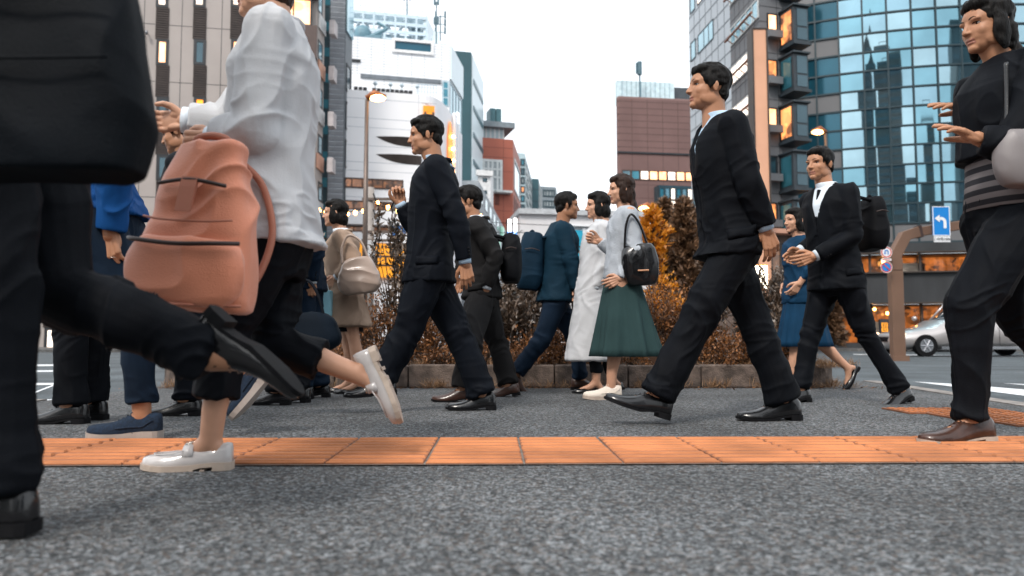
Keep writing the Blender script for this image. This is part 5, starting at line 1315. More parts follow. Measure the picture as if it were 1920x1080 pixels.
# ---- head template, local +X = face, Z up, origin mid head (height .23)
def make_head():
    b = MB()
    b.ell((-.014, 0, .030), (.092, .074, .084)); b.ell((.020, 0, -.030), (.064, .062, .078)); b.ell((.030, 0, .022), (.055, .060, .055))
    b.ell((.030, 0, -.072), (.046, .047, .036)); b.ell((.060, 0, -.092), (.021, .024, .018))
    b.chain([(.076, 0, .006), (.087, 0, -.018), (.094, 0, -.032)], [.0095, .0095, .0105])
    for s in (-1, 1):
        b.ell((.087, s * .010, -.035), (.009, .008, .0065)); b.ell((.066, s * .028, .015), (.016, .024, .010))
        b.ell((.044, s * .038, -.030), (.026, .020, .026)); b.ell((.000, s * .046, -.060), (.050, .016, .034))
        T = Matrix.Rotation(R(14), 4, 'Y').to_3x3() @ Matrix.Rotation(R(-18 * s), 3, 'Z')
        b.ell((-.014, s * .074, -.012), (.014, .006, .027), T=T); b.ell((-.020, s * .079, -.004), (.008, .005, .019), T=T)
    b.ell((.0755, 0, -.060), (.0090, .022, .0060)); b.ell((.0735, 0, -.0715), (.0090, .019, .0066))
    b.chain([(-.028, 0, -.050), (-.040, 0, -.120), (-.052, 0, -.190)], [.056, .055, .060])
    V, F = remesh(b, .0034, 7)
    for s in (-1, 1):
        d = np.linalg.norm((V - np.array([.078, s * .031, -.002])) * [.7, .85, 1.5], axis=1)
        V[:, 0] -= .007 * np.exp(-(d / .013) ** 2)
        # lid slit
        m = (V[:, 0] > .045) & (np.abs(V[:, 1] - s * .031) < .0145)
    d = np.abs(V[:, 2] + .0658); mk = (V[:, 0] > .06) & (np.abs(V[:, 1]) < .022)
    V[mk, 0] -= .003 * np.exp(-(d[mk] / .0025) ** 2)
    c = V[F].mean(1)
    mi = np.zeros(len(F), int)
    mi[(c[:, 0] > .067) & (np.abs(c[:, 1]) < .023) & (np.abs(c[:, 2] + .0658) < .0115)] = 1
    e = MB()
    # eyes and brows are laid on the skin itself: sample the skin depth at each (y, z)
    fr = V[V[:, 0] > .02]
    def sx(y, z):
        q = np.argmin((fr[:, 1] - y) ** 2 + (fr[:, 2] - z) ** 2 - fr[:, 0] * .0004); return float(fr[q, 0])
    for s in (-1, 1):
        x0 = sx(s * .031, -.002)
        e.ell((x0 - .0038, s * .031, -.002), (.0050, .0125, .0048), 2, nu=14, nv=10)
        e.ell((x0 - .0008, s * .0305, -.002), (.0034, .0066, .0050), 3, nu=10, nv=8)
        e.tube([(sx(s * y, z) + .0002, s * y, z) for y, z in ((.018, -.0005), (.025, .0030), (.033, .0036), (.041, .0012), (.045, -.002))], [.0012, .0018, .0020, .0018, .0010], 6, 4)
        e.tube([(sx(s * y, z) - .0004, s * y, z) for y, z in ((.013, .0175), (.022, .0215), (.033, .0225), (.044, .018))], [.0020, .0029, .0028, .0012], 6, 4)
    EV = np.array(e.v); EF = [f if len(f) == 4 else (f + (f[-1],)) if len(f) == 3 else None for f in e.f]
    keep = [i for i, f in enumerate(EF) if f is not None]
    return V, F, mi, EV, [EF[i] for i in keep], [e.m[i] for i in keep]
HEAD = make_head()

def tri_fix(faces):
    return faces

# ---- hands: +X fingers, +Y thumb side, +Z back of hand
def make_hand(curl, spread=1.0):
    b = MB()
    ys = [.030, .010, -.010, -.028]; Ls = [.070, .078, .072, .056]; bx = [.088, .092, .088, .080]
    b.ell((.048, 0, -.003), (.048, .036, .0135)); b.ell((.030, .022, -.010), (.030, .016, .014)); b.ell((.035, -.024, -.010), (.032, .013, .013))
    b.chain([(-.03, 0, 0), (.012, 0, 0)], [.026, .026])
    for i in range(4):
        b.chain([(.008, ys[i] * .55, 0), (bx[i], ys[i], 0)], [.013, .0118])
        a = 0; p = Vector((bx[i], ys[i], 0)); pts = [p.copy()]; yaw = R(4) * (1.5 - i) * spread
        for j, fr in enumerate((.45, .32, .23)):
            a += R(curl[j] + i * 3)
            p = p + Vector((math.cos(a) * math.cos(yaw), math.sin(yaw), -math.sin(a))) * Ls[i] * fr
            pts.append(p.copy())
        k = .9 if i == 3 else 1
        b.chain(pts, [.0098 * k, .0090 * k, .0082 * k, .0066 * k])
    b.chain([(.018, .020, -.008), (.046, .047, -.020), (.070, .055, -.032), (.090, .052, -.040)], [.015, .0125, .0105, .0078])
    return remesh(b, .0027, 2)
HANDS = {'relaxed': make_hand((22, 28, 18)), 'open': make_hand((6, 8, 6)), 'grip': make_hand((58, 72, 42), .3)}

def ring(c, f, s, rf, rs, n=32, ex=2.3):
    out = []
    for k in range(n):
        a = 2 * math.pi * k / n
        ca, sa = math.cos(a), math.sin(a)
        out.append(c + f * (rf * math.copysign(abs(ca) ** (2 / ex), ca)) + s * (rs * math.copysign(abs(sa) ** (2 / ex), sa)))
    return out

# ---- shoes: +X toe, origin on the ground under the ankle, +Y left
def shoe_rings(secs, n=18, low=.0):
    rg = []
    for x, w_, zb, zt, ex in secs:
        r = []
        for k in range(n):
            a = 2 * math.pi * k / n
            ca, sa = math.cos(a), math.sin(a)
            y = w_ * math.copysign(abs(ca) ** (2 / ex), ca)
            z = (zt - zb) * abs(sa) ** (2 / ex) if sa > 0 else -.25 * (zt - zb) * abs(sa) * .2
            r.append(Vector((x, y, zb + z)))
        rg.append(r)
    return rg
def make_shoe(kind):
    """returns list of (name, MB, material, smooth)"""
    out = []; up = MB(); so = MB(); dt = MB()
    heel = {'dress': .022, 'loafer': .020, 'sneaker': .026, 'pump': .045, 'flat': .012}[kind]
    ball = {'dress': .008, 'loafer': .013, 'sneaker': .018, 'pump': .006, 'flat': .006}[kind]
    thick = {'dress': .006, 'loafer': .010, 'sneaker': .018, 'pump': .005, 'flat': .005}[kind]
    wid = {'dress': 1., 'loafer': .98, 'sneaker': 1.06, 'pump': .86, 'flat': .9}[kind]
    def base(x):   # underside of the upper
        if x < -.02: return heel + thick * .4
        t = min(1, (x + .02) / .10); t = t * t * (3 - 2 * t)
        return (heel + thick * .4) * (1 - t) + (ball + thick * .3) * t + max(0, x - .13) ** 1.5 * .35
    prof = {'dress': [(-.078, .012, .050), (-.073, .026, .066), (-.055, .034, .082), (-.02, .036, .086), (.02, .037, .084), (.055, .040, .070), (.09, .046, .053), (.125, .049, .041), (.16, .046, .033), (.19, .035, .027), (.205, .022, .021), (.212, .008, .012)],
            'loafer': [(-.070, .012, .048), (-.066, .026, .060), (-.05, .033, .062), (-.02, .035, .052), (.01, .036, .046), (.035, .038, .056), (.06, .041, .054), (.09, .045, .046), (.125, .048, .040), (.155, .045, .035), (.180, .036, .030), (.197, .022, .022), (.203, .008, .012)],
            'sneaker': [(-.076, .014, .055), (-.071, .028, .070), (-.05, .036, .074), (-.02, .038, .068), (.02, .039, .078), (.055, .042, .066), (.09, .047, .052), (.125, .050, .043), (.155, .049, .039), (.18, .042, .034), (.198, .028, .026), (.206, .010, .014)],
            'pump': [(-.068, .010, .040), (-.064, .024, .050), (-.045, .030, .042), (-.01, .031, .026), (.03, .033, .018), (.07, .038, .024), (.10, .043, .036), (.13, .043, .034), (.155, .037, .029), (.175, .026, .023), (.190, .014, .016), (.196, .005, .008)],
            'flat': [(-.068, .010, .040), (-.064, .024, .048), (-.045, .030, .038), (-.01, .031, .026), (.03, .034, .022), (.07, .040, .028), (.10, .044, .036), (.13, .043, .033), (.155, .037, .028), (.175, .028, .023), (.188, .016, .016), (.194, .006, .009)]}[kind]
    up.loft(shoe_rings([(x, w_ * wid, base(x) - .002, base(x) - .002 + h, 2.4) for x, w_, h in prof], 22))
    # sole: rectangular sections
    ext = .004 if kind != 'pump' else .001
    xs = [-.080, -.076, -.06, -.03, -.021, -.019, .02, .06, .10, .14, .17, .195, .209, .216]
    ws = [.014, .028, .036, .037, .037, .036, .036, .041, .048, .051, .047, .037, .022, .008]
    rg = []
    sc_ = prof[-1][0] / .212
    for x, w_ in zip(xs, ws):
        x2 = x * sc_ if x > 0 else x * (-prof[0][0] / .078)
        wv = w_ * wid + ext - .001
        zt = base(x2) + .001
        if kind in ('sneaker',): zb = max(0, x2 - .12) ** 1.5 * .4
        elif x <= -.021: zb = 0.0
        else: zb = max(0.0, zt - thick - .002) if kind != 'loafer' else max(0.0, zt - thick - .003)
        if x > .05 and kind != 'sneaker': zb = max(0, x2 - .13) ** 1.5 * .35
        if kind == 'pump' and x <= -.021: wv = min(wv, .026)
        rg.append([Vector((x2, -wv, zb)), Vector((x2, wv, zb)), Vector((x2, wv * 1.0, zt)), Vector((x2, -wv * 1.0, zt))])
    so.loft(rg)
    if kind in ('dress', 'sneaker'):
        for i in range(4):
            x = .035 + i * .017; z = base(x) + (.080 - i * .0085) * (1.0 if kind == 'dress' else .93)
            dt.tube([(x, -.022, z - .010), (x + .003, 0, z + .002), (x, .022, z - .010)], .0022, 6)
        dt.tube([(.030, .0, base(.03) + .082), (.022, -.018, base(.03) + .084), (.03, -.03, base(.03) + .074)], .0018, 6)
        dt.tube([(.030, .0, base(.03) + .082), (.022, .018, base(.03) + .084), (.03, .03, base(.03) + .074)], .0018, 6)
    if kind == 'loafer':   # strap, raised tongue, bit and apron seam
        t2 = MB()
        t2.loft([[Vector((x, y, base(x) + z)) for y, z in ((-.040, .030), (-.036, .046), (-.022, .060), (0, .0655), (.022, .060), (.036, .046), (.040, .030), (.030, .020), (-.030, .020))] for x in (.044, .074)])
        out.append(('strap', t2, 'same', True))
        t3 = MB(); t3.ell((.022, 0, base(.02) + .058), (.030, .028, .014))
        out.append(('tongue', t3, 'same', True))
        for s in (-1, 1):
            dt.tube([Vector((.059 + .009 * math.cos(a), s * .014 + .006 * math.sin(a), base(.06) + .066)) for a in np.linspace(0, 6.3, 13)], .0018, 6)
        dt.tube([(.059, -.012, base(.06) + .067), (.059, .012, base(.06) + .067)], .0026, 6)
        sm_ = MB()
        pts = [Vector((x, y, base(x) + h)) for x, y, h in ((.07, -.036, .046), (.10, -.036, .038), (.135, -.032, .035), (.16, -.020, .033), (.170, 0, .033), (.16, .020, .033), (.135, .032, .035), (.10, .036, .038), (.07, .036, .046))]
        sm_.tube(pts, .0022, 6); out.append(('seam', sm_, 'same', True))
        for k in range(7):
            x = -.06 + k * .033
            so.box(x, x + .012, -.044 * wid if x > .0 else -.036, .044 * wid if x > .0 else .036, .0, .004)
    if kind == 'sneaker':
        t2 = MB(); t2.tube([(-.055, -.037, .078), (-.02, -.0395, .052), (.04, -.044, .050), (.08, -.047, .045)], .0035, 6); t2.tube([(-.055, .037, .078), (-.02, .0395, .052), (.04, .044, .050), (.08, .047, .045)], .0035, 6)
        out.append(('trim', t2, 'detail', True))
    return up, so, dt, out
SHOES = {k: make_shoe(k) for k in ('dress', 'loafer', 'sneaker', 'pump', 'flat')}

def put_shoe(person, kind, ankle, fwd, pitch, scale, mats, label=None):
    """pitch > 0 : toe down.  mats = upper, sole, detail"""
    up, so, dt, ex = SHOES[kind]
    f = Vector((fwd.x, fwd.y, 0)).normalized(); s = Vector((0, 0, 1)).cross(f)
    M3 = Matrix.Rotation(R(pitch), 3, s)
    X = M3 @ f; Z = M3 @ Vector((0, 0, 1))
    B = Matrix((X, s, Z)).transposed()
    org = Vector(ankle) - (B @ Vector((0, 0, .088))) * scale
    def tr(mb):
        n = MB(); n.v = [tuple(org + (B @ Vector(v)) * scale) for v in mb.v]; n.f = mb.f; n.m = mb.m; return n
    u = tr(up).build('shoe', mats[0], person, True); fixnormals(u)
    if label: u['label'] = label
    fixnormals(tr(so).build('sole', mats[1], u, False))
    if dt.v: tr(dt).build('laces' if kind != 'loafer' else 'bit', mats[2], u, True)
    for nm, mb, mk, sm in ex: fixnormals(tr(mb).build(nm, mats[0] if mk == 'same' else mats[2], u, sm))
    return u

def folds(V, N, amp, seed, joints=(), coarse=(7, 7, 2.6), fine=(10, 10, 26)):
    q = V + .25 * np.stack([vnoise(V * 5, seed + 5), vnoise(V * 5, seed + 6), vnoise(V * 5, seed + 7)], 1)
    r1 = 1 - np.abs(2 * vnoise(q * np.array(coarse) * 1.6, seed) - 1)
    r2 = 1 - np.abs(2 * vnoise(q * np.array(fine) * .9, seed + 1) - 1)
    wj = np.full(len(V), .12)
    for c, rad in joints:
        d = np.linalg.norm(V - np.array(c), axis=1); wj = np.maximum(wj, np.exp(-(d / rad) ** 2))
    h = (r1 ** 2 - .35) * .75 + (r2 ** 2 - .35) * wj * 1.1
    return V + N * (amp * h)[:, None]

PEOPLE = []
def person(P):
    """build one walking person from joint positions read off the photo at the person's own distance"""
    Y = P['Y']; s = P.get('s', 1.0); face = P['face']; yaw = P.get('yaw', 0)   # yaw > 0 turns the chest to the camera
    f = Vector((face * math.cos(R(yaw)), -math.sin(R(yaw)), 0)); sd = Vector((0, 0, 1)).cross(f)
    near = sd if sd.y < 0 else -sd          # side of the body toward the camera
    hw = .085 * s; sw = P.get('sw', .165) * s
    def pj(uv, off, dy=0): return pix(uv[0], uv[1], Y + (near * off).y + dy)
    Hc = pj(P['head'], 0); N = pj(P['neck'], 0); H = pj(P['hip'], 0)
    a = (N - H).normalized(); fa = (f - a * f.dot(a)).normalized()
    J = {}
    for side, k in (('n', 1), ('f', -1)):
        L = P['leg_' + side]; dy = L.get('dy', 0)
        hip = H + near * (k * hw) - a * .03 * s
        kn = pj(L['knee'], k * hw, dy); an = pj(L['ankle'], k * hw, dy)
        if L.get('plant'): an.z = .088 * s * L.get('ss', 1)
        J['leg_' + side] = (hip, kn, an, L)
        A = P['arm_' + side]; ady = A.get('dy', 0)
        sh = N + near * (k * sw) - a * .055 * s
        el = pj(A['elbow'], k * (sw + .03 * s), ady); wr = pj(A['wrist'], k * (sw + A.get('in', 0)), ady)
        J['arm_' + side] = (sh, el, wr, A)
    pl = [J[x][2] for x in ('leg_n', 'leg_f') if J[x][3].get('plant')]
    base = (pl[0] if pl else H).copy(); base.z = 0
    E = empty('person', base, P['label'], 'person', 'pedestrians crossing the pavement')
    vox = max(.005, min(.0105, Y * .0017))
    skin = SKIN[P.get('skin', 0)]
    # ---------------- body: one continuous surface
    b = MB()
    lk = .86 if P['bottom']['kind'] == 'trousers' else 1.0
    Lt = (N - H).length
    tb = [(-.16, .08, .12), (0, .105, .150), (.3, .088, .125), (.6, .098, .140), (.82, .10, .150), (.95, .07, .12), (1.04, .05, .06)]
    b.loft([ring(H + a * (t * Lt), fa, near, rf * s, rs * s, 24) for t, rf, rs in tb])
    b.chain([N - a * .03, Hc - a * .04 * s], [.052 * s, .050 * s])
    for k in ('leg_n', 'leg_f'):
        hip, kn, an, L = J[k]
        back = -(fa) * .012 * s
        cal = kn.lerp(an, .33) + back
        b.chain([hip, hip.lerp(kn, .5), kn, cal, kn.lerp(an, .68), an], [.082 * s * lk, .070 * s * lk, .050 * s * lk, .053 * s * lk, .040 * s * min(1, lk + .1), .034 * s])
        # foot inside the shoe
        ff = Vector((f.x, f.y, 0)).normalized(); sx = Vector((0, 0, 1)).cross(ff)
        M3 = Matrix.Rotation(R(L.get('pitch', 0)), 3, sx)
        b.chain([an, an + M3 @ (ff * .05 * s + Vector((0, 0, -.038 * s))), an + M3 @ (ff * .13 * s + Vector((0, 0, -.062 * s)))], [.033 * s, .027 * s, .018 * s])
        b.chain([an, an + M3 @ (-ff * .035 * s + Vector((0, 0, -.045 * s)))], [.032 * s, .024 * s])
    for k in ('arm_n', 'arm_f'):
        sh, el, wr, A = J[k]
        b.chain([sh, el, el.lerp(wr, .4), wr], [.050 * s, .038 * s, .037 * s, .025 * s])
    V, F = remesh(b, max(vox, .006), 4)
    mi = np.zeros(len(F), int)
    Vs = [V]; Fs = [F]; Ms = [mi]; off = len(V)
    # head
    tilt = P.get('tilt', 0); hy = P.get('head_yaw', yaw)
    hf = Vector((face * math.cos(R(hy)), -math.sin(R(hy)), 0)); hs_ = Vector((0, 0, 1)).cross(hf)
    M3 = Matrix.Rotation(R(tilt), 3, hs_)
    HB = np.array(Matrix((M3 @ hf, hs_, M3 @ Vector((0, 0, 1)))).transposed()); hk = s * P.get('hk', 1.0)
    def th(X): return (X * hk) @ HB.T + np.array(Hc)
    hV, hF, hm, eV, eF, em = HEAD
    hair = HAIRB if P.get('hair_col') == 'brown' else HAIRM
    Vs += [th(hV), th(eV)]; Fs += [hF + off, np.array(eF) + off + len(hV)]; Ms += [hm, np.array(em)]
    off += len(hV) + len(eV)
    # hands
    for k, kk in (('arm_n', 1), ('arm_f', -1)):
        sh, el, wr, A = J[k]
        hd = (wr - el).normalized()
        if 'hand' in A: hd = (pj(A['hand'], kk * (sw + A.get('in', 0)), A.get('dy', 0)) - wr).normalized()
        bk = A.get('back'); bk = near * kk if bk is None else Vector(bk)
        Zh = (bk - hd * bk.dot(hd)).normalized()
        th_ = f if abs(hd.dot(f)) < .8 else Vector((0, 0, 1))
        Yh = hd.cross(Zh)
        if Yh.dot(th_) < 0: Yh = -Yh
        B = np.array(Matrix((hd, Yh, Zh)).transposed())
        q, qf = HANDS[A.get('pose', 'relaxed')]
        X = (q * s * A.get('hs', 1.0)) @ B.T + np.array(wr)
        if np.linalg.det(B) < 0: qf = qf[:, ::-1]
        Vs.append(X); Fs.append(qf + off); Ms.append(np.zeros(len(qf), int)); off += len(X)
    body = mesh_np('body', np.concatenate(Vs), np.concatenate(Fs), [skin, LIP, EYEW, IRIS, hair], E, True, np.concatenate(Ms))
    # ---------------- hair
    hb = MB(); st = P.get('hair', 'short')
    hb.ell((-.021, 0, .040), (.094, .081, .083)); hb.ell((-.060, 0, -.022), (.040, .064, .052))
    hb.ell((.036, .004, .074), (.048, .062, .034)); hb.ell((-.010, 0, .100), (.062, .055, .024))
    for q in (-1, 1): hb.ell((.000, q * .069, .020), (.028, .012, .034)); hb.ell((.008, q * .072, -.004), (.010, .006, .026))
    if st == 'long':
        hb.ell((-.055, 0, -.05), (.055, .075, .10)); hb.ell((-.075, 0, -.14), (.042, .070, .11)); hb.ell((-.078, 0, -.20), (.030, .055, .08))
        for q in (-1, 1): hb.ell((-.005, q * .072, -.04), (.036, .016, .08))
    if st == 'bob':
        hb.ell((-.050, 0, -.05), (.060, .080, .075))
        for q in (-1, 1): hb.ell((.002, q * .074, -.04), (.040, .015, .068))
    if st == 'bun':
        hb.ell((-.055, 0, -.03), (.048, .068, .07)); hb.ell((-.112, 0, .03), (.036, .036, .036))
    hVv, hFf = remesh(hb, max(.0042, vox * .8), 2)
    nn = vnormals(hVv, hFf)
    st2 = vnoise(hVv * np.array([26, 110, 26]) + 4 * vnoise(hVv * 9, 2)[:, None], P.get('seed', 1)) - .5 + .5 * (vnoise(hVv * 45, 3) - .5)
    hVv = hVv + nn * (.0095 * st2)[:, None]
    mesh_np('hair', th(hVv), hFf, hair, E, True)
    # ---------------- clothes
    sh_col = P.get('shirt', SHIRT)
    seed = P.get('seed', 1)
    top = P['top']; kind = top['kind']; th0 = top.get('thick', .026)
    jn = [(J[k][1], .11) for k in ('arm_n', 'arm_f')]
    g = MB()
    hemz = top['hem']                      # pixel height of the hem
    hemc = top.get('hemx'); hc = pix(hemc if hemc else P['hip'][0], hemz, Y)
    rsc = top.get('girth', 1.0)
    prof = [(0.0, .112, .160), (.14, .104, .148), (.32, .100, .142), (.5, .106, .150), (.66, .112, .160), (.8, .110, .163), (.90, .092, .158), (.97, .070, .125), (1.02, .055, .075)]
    rings = []
    flare = top.get('flare', (.128, .165)); 
    nb = 6
    th_hem = (hc - H).dot(a) / Lt
    for i in range(nb if th_hem < 0 else 0):
        t = i / nb; c = hc.lerp(H, t); e = t ** .8
        rings.append(ring(c, f.lerp(fa, t).normalized(), near, (flare[0] * (1 - e) + .112 * e + th0) * s * rsc, (flare[1] * (1 - e) + .160 * e + th0) * s * rsc, 36))
    pr = prof
    if th_hem > 0: pr = [(th_hem, .115, .155)] + [q for q in prof if q[0] > th_hem + .04]
    for t, rf, rs in pr:
        k = 1 if t < .9 else .6
        rings.append(ring(H + a * (t * Lt) + fa * (.012 * math.sin(t * 3.1)) * s, fa, near, (rf + th0 * k) * s * rsc, (rs + th0 * k * .8) * s * rsc, 36))
    g.loft(rings)
    if kind != 'vest':
        for k in ('arm_n', 'arm_f'):
            sh, el, wr, A = J[k]
            r0, r1, r2 = top.get('sleeve', (.070, .058, .047))
            cuff = el.lerp(wr, top.get('cuff', .93))
            g.chain([sh - a * .01, sh.lerp(el, .5), el, el.lerp(cuff, .5), cuff], [r0 * s, (r0 + r1) / 2 * s, r1 * s, (r1 + r2) / 2 * s, r2 * s], flat_end=True)
            g.chain([sh - a * .01, N - a * .02], [r0 * s * .95, .055 * s])
    V, F = remesh(g, vox, 5)
    Nn = vnormals(V, F)
    V = folds(V, Nn, top.get('amp', .014), seed, jn + [(H, .16), (H + a * Lt * .5, .12)])
    if kind == 'jacket':
        rel = V - np.array(H); ta = rel @ np.array(a) / Lt; fx = rel @ np.array(fa); sy = rel @ np.array(near)
        v0 = top.get('v0', .55)
        wv = np.clip((ta - v0) / (1.02 - v0), 0, 1) * .075 * s
        m_ = np.clip((wv - np.abs(sy)) / .008, 0, 1) * (fx > .02) * (ta < 1.1)
        V = V - np.array(fa) * (m_ * .034 * s)[:, None]
        # front closing edge and side pocket welt
        m2 = np.exp(-((sy - .01) / .006) ** 2) * (fx > .03) * (ta <= v0)
        V = V - np.array(fa) * (m2 * .006)[:, None]
        for pz in (.02,):
            m3 = np.exp(-((ta - pz + (fx * .25)) / .012) ** 2) * (np.abs(fx) < .07) * (np.abs(sy) > .08)
            V = V - np.array(near)[None, :] * (np.sign(sy) * m3 * .005)[:, None]
    mesh_np(top.get('name', 'jacket'), V, F, top['mat'], E, True)
    if kind == 'jacket' and Y < 5.3:      # pocket flap and sleeve buttons on the side toward us
        rel = V - np.array(H); tz = rel @ np.array(a); fx = rel @ np.array(fa); sy = rel @ np.array(near)
        ok = sy < (.16 + th0 + .035) * s
        tz, fx, sy = tz[ok], fx[ok], sy[ok]
        fv = []; nu_, nv_ = 8, 4
        for j_ in range(nv_):
            for i_ in range(nu_):
                f0 = (-.045 + .125 * i_ / (nu_ - 1)) * s; t0_ = (.055 - .045 * j_ / (nv_ - 1) - .012 * i_ / (nu_ - 1)) * s
                k_ = np.argmin((fx - f0) ** 2 + (tz - t0_) ** 2 - np.maximum(sy, 0) * .002)
                fv.append(H + a * t0_ + fa * f0 + near * (float(sy[k_]) + (.003 if j_ == 0 else .006)))
        q_ = MB(); q_.add(fv, [(j_ * nu_ + i_, j_ * nu_ + i_ + 1, (j_ + 1) * nu_ + i_ + 1, (j_ + 1) * nu_ + i_) for j_ in range(nv_ - 1) for i_ in range(nu_ - 1)])
        o_ = q_.build('pocket_flap', top['mat'], E, True); md = o_.modifiers.new('s', 'SOLIDIFY'); md.thickness = .004; md.offset = 0
        sh, el, wr, A = J['arm_n']; dd = (wr - el).normalized(); r2 = top.get('sleeve', (.070, .058, .047))[2] * s
        bk = (near * .8 - fa * .6); bk = (bk - dd * bk.dot(dd)).normalized()
        for i_ in range(3):
            q_ = MB(); c_ = el.lerp(wr, top.get('cuff', .93)) - dd * (.022 + .018 * i_) + bk * (r2 + .002); q_.ell(c_, (.006, .006, .006), nu=8, nv=6); q_.build('sleeve_button', SOLEB, E, True)
    # shirt with collar, visible in the jacket opening
    if kind in ('jacket', 'coat', 'blazer'):
        g2 = MB()
        g2.loft([ring(H + a * (t * Lt) + fa * (.006 if kind == 'jacket' else .0) * s, fa, near, (rf + .010 * (t < .9)) * s, (rs - .006) * s, 28) for t, rf, rs in prof if t > top.get('v0', .55) - .08])
        V, F = remesh(g2, vox, 3); mesh_np('shirt', V, F, sh_col, E, True)
        na = (Hc - N).normalized()
        c2 = MB()
        ro = [ring(N + na * z * s - fa * (.004 * s) + fa * (z * .15) * s, fa, near, r_ * s, r_ * 1.05 * s, 26, 2.0) for z, r_ in ((-.035, .080), (.0, .072), (.028, .066), (.032, .062), (.030, .058), (-.02, .058))]
        c2.loft(ro, caps=True); fixnormals(c2.build('shirt_collar', sh_col, E, True))
        lc = MB()
        pts = []
        for i in range(15):
            an_ = R(-158 + i * 316 / 14) + math.pi
            z = -.010 + .030 * math.cos(an_ - math.pi) if 1 else 0
            pts.append(N + na * (.012 - .040 * (1 + math.cos(an_)) / 2) * s + (fa * math.cos(an_) * .083 + near * math.sin(an_) * .092) * s)
        lc.tube(pts, [.006 * s] + [.013 * s] * 13 + [.006 * s], 8)
        lc.build('jacket_collar', top['mat'], E, True)
        if P.get('tie'):
            t_ = MB(); p0 = N + fa * .075 * s - a * .02
            t_.tube([p0, p0 - a * .05 * s + fa * .02 * s, H + a * Lt * .45 + fa * .13 * s], [.016 * s, .012 * s, .022 * s], 8)
            t_.build('tie', P['tie'], E, True)
        for k in ('arm_n', 'arm_f'):   # shirt cuffs
            sh, el, wr, A = J[k]
            r2 = top.get('sleeve', (.070, .058, .047))[2]
            c0 = el.lerp(wr, top.get('cuff', .93) - .04); d_ = (wr - el).normalized()
            cf = MB(); cf.tube([c0, c0 + d_ * .032 * s], [(r2 - .010) * s, (r2 - .012) * s], 16)
            cf.build('shirt_cuff', sh_col, E, True)
    # trousers / skirt
    bt = P['bottom']
    if bt['kind'] == 'trousers':
        for_r = bt.get('r', (.098, .088, .070, .068, .072))
        g = MB()
        g.loft([ring(H + a * (t * Lt), fa, near, rf * s, rs * s, 28) for t, rf, rs in ((-.20, .085, .12), (-.08, .112, .160), (.06, .115, .163), (.22, .102, .150))])
        jj = [(H - a * .1, .12)]
        for k in ('leg_n', 'leg_f'):
            hip, kn, an, L = J[k]
            end = kn.lerp(an, bt.get('len', 1.04))
            if bt.get('len', 1.04) > .99 and L.get('plant'): end = Vector((end.x, end.y, max(end.z, .062 * s)))
            cen = end - (an - kn).normalized() * .02
            g.chain([hip, hip.lerp(kn, .5) + fa * .008, kn + fa * .006, kn.lerp(cen, .5), cen], [r * s for r in for_r], flat_end=True)
            jj += [(kn, .10), (an, .12)]
        V, F = remesh(g, vox, 4); Nn = vnormals(V, F)
        V = folds(V, Nn, bt.get('amp', .017), seed + 11, jj)
        if bt.get('crease', bt['mat'] in (NAVY, BLACKW, BROWNG, CHAR)):
            A_ = np.array(near); Ff = np.array(fa)
            best = np.full(len(V), 1e9); disp = np.zeros(len(V))
            for k in ('leg_n', 'leg_f'):
                hip, kn, an, L = J[k]
                for p0, p1 in ((hip, kn), (kn, an)):
                    p0, p1 = np.array(p0), np.array(p1); dv = p1 - p0; t_ = np.clip(((V - p0) @ dv) / (dv @ dv), 0, 1)
                    q_ = V - (p0 + t_[:, None] * dv); r_ = np.linalg.norm(q_, axis=1)
                    up = r_ < best; best[up] = r_[up]; lat = q_ @ A_; fr = q_ @ Ff
                    disp[up] = (np.exp(-(lat[up] / .010) ** 2) * (np.abs(fr[up]) > .03)) * .006
            V = V + Nn * disp[:, None]
        mesh_np('trousers', V, F, bt['mat'], E, True)
    else:
        g = MB(); hc = pix(bt.get('hemx', P['hip'][0]), bt['hem'], Y)
        rf1, rs1 = bt.get('flare', (.28, .24)); n = 96; rings = []
        for i in range(14):
            t = i / 13; c = (H + a * .2 * Lt).lerp(hc, t)
            e = t ** bt.get('pow', 1.1)
            rf = .10 * (1 - e) + rf1 * e; rs = .14 * (1 - e) + rs1 * e
            r = ring(c, f, near, rf * s, rs * s, n, 2.1)
            for q in range(n):
                an_ = 2 * math.pi * q / n
                r[q] = c + (r[q] - c) * (1 + bt.get('pleat', .05) * t * (math.sin(an_ * bt.get('np', 9) + 1.6 * math.sin(an_ * 2 + seed) + t * .8) + .5 * math.sin(an_ * (bt.get('np', 9) * 2 + 1) + seed) * t))
            if bt.get('dip'): r = [p + Vector((0, 0, bt['dip'] * t * math.sin(4 * q * 2 * math.pi / n))) for q, p in enumerate(r)]
            rings.append(r)
        g.loft(rings); o = g.build(bt.get('name', 'skirt'), bt['mat'], E, True); fixnormals(o)
    # shoes
    sh_ = P['shoes']
    for k in ('leg_n', 'leg_f'):
        hip, kn, an, L = J[k]
        ya = R(L.get('toe', 0)); fw = Vector((f.x * math.cos(ya) - f.y * math.sin(ya), f.x * math.sin(ya) + f.y * math.cos(ya), 0))
        put_shoe(E, sh_[0], an, fw, L.get('pitch', 0), s * sh_[4] if len(sh_) > 4 else s, sh_[1:4])
    PEOPLE.append(E)
    return E, J, dict(H=H, N=N, Hc=Hc, a=a, fa=fa, f=f, near=near, s=s, Y=Y, Lt=Lt)
DR = ('dress', LEATH, SOLEB, LEATH)
def jacket(m, hem, **k): return dict(kind='jacket', mat=m, hem=hem, name='jacket', **k)
def trousers(m, **k): return dict(kind='trousers', mat=m, **k)
def leg(kx, ky, ax, ay, **k): return dict(knee=(kx, ky), ankle=(ax, ay), **k)
def arm(ex, ey, wx, wy, **k): return dict(elbow=(ex, ey), wrist=(wx, wy), **k)

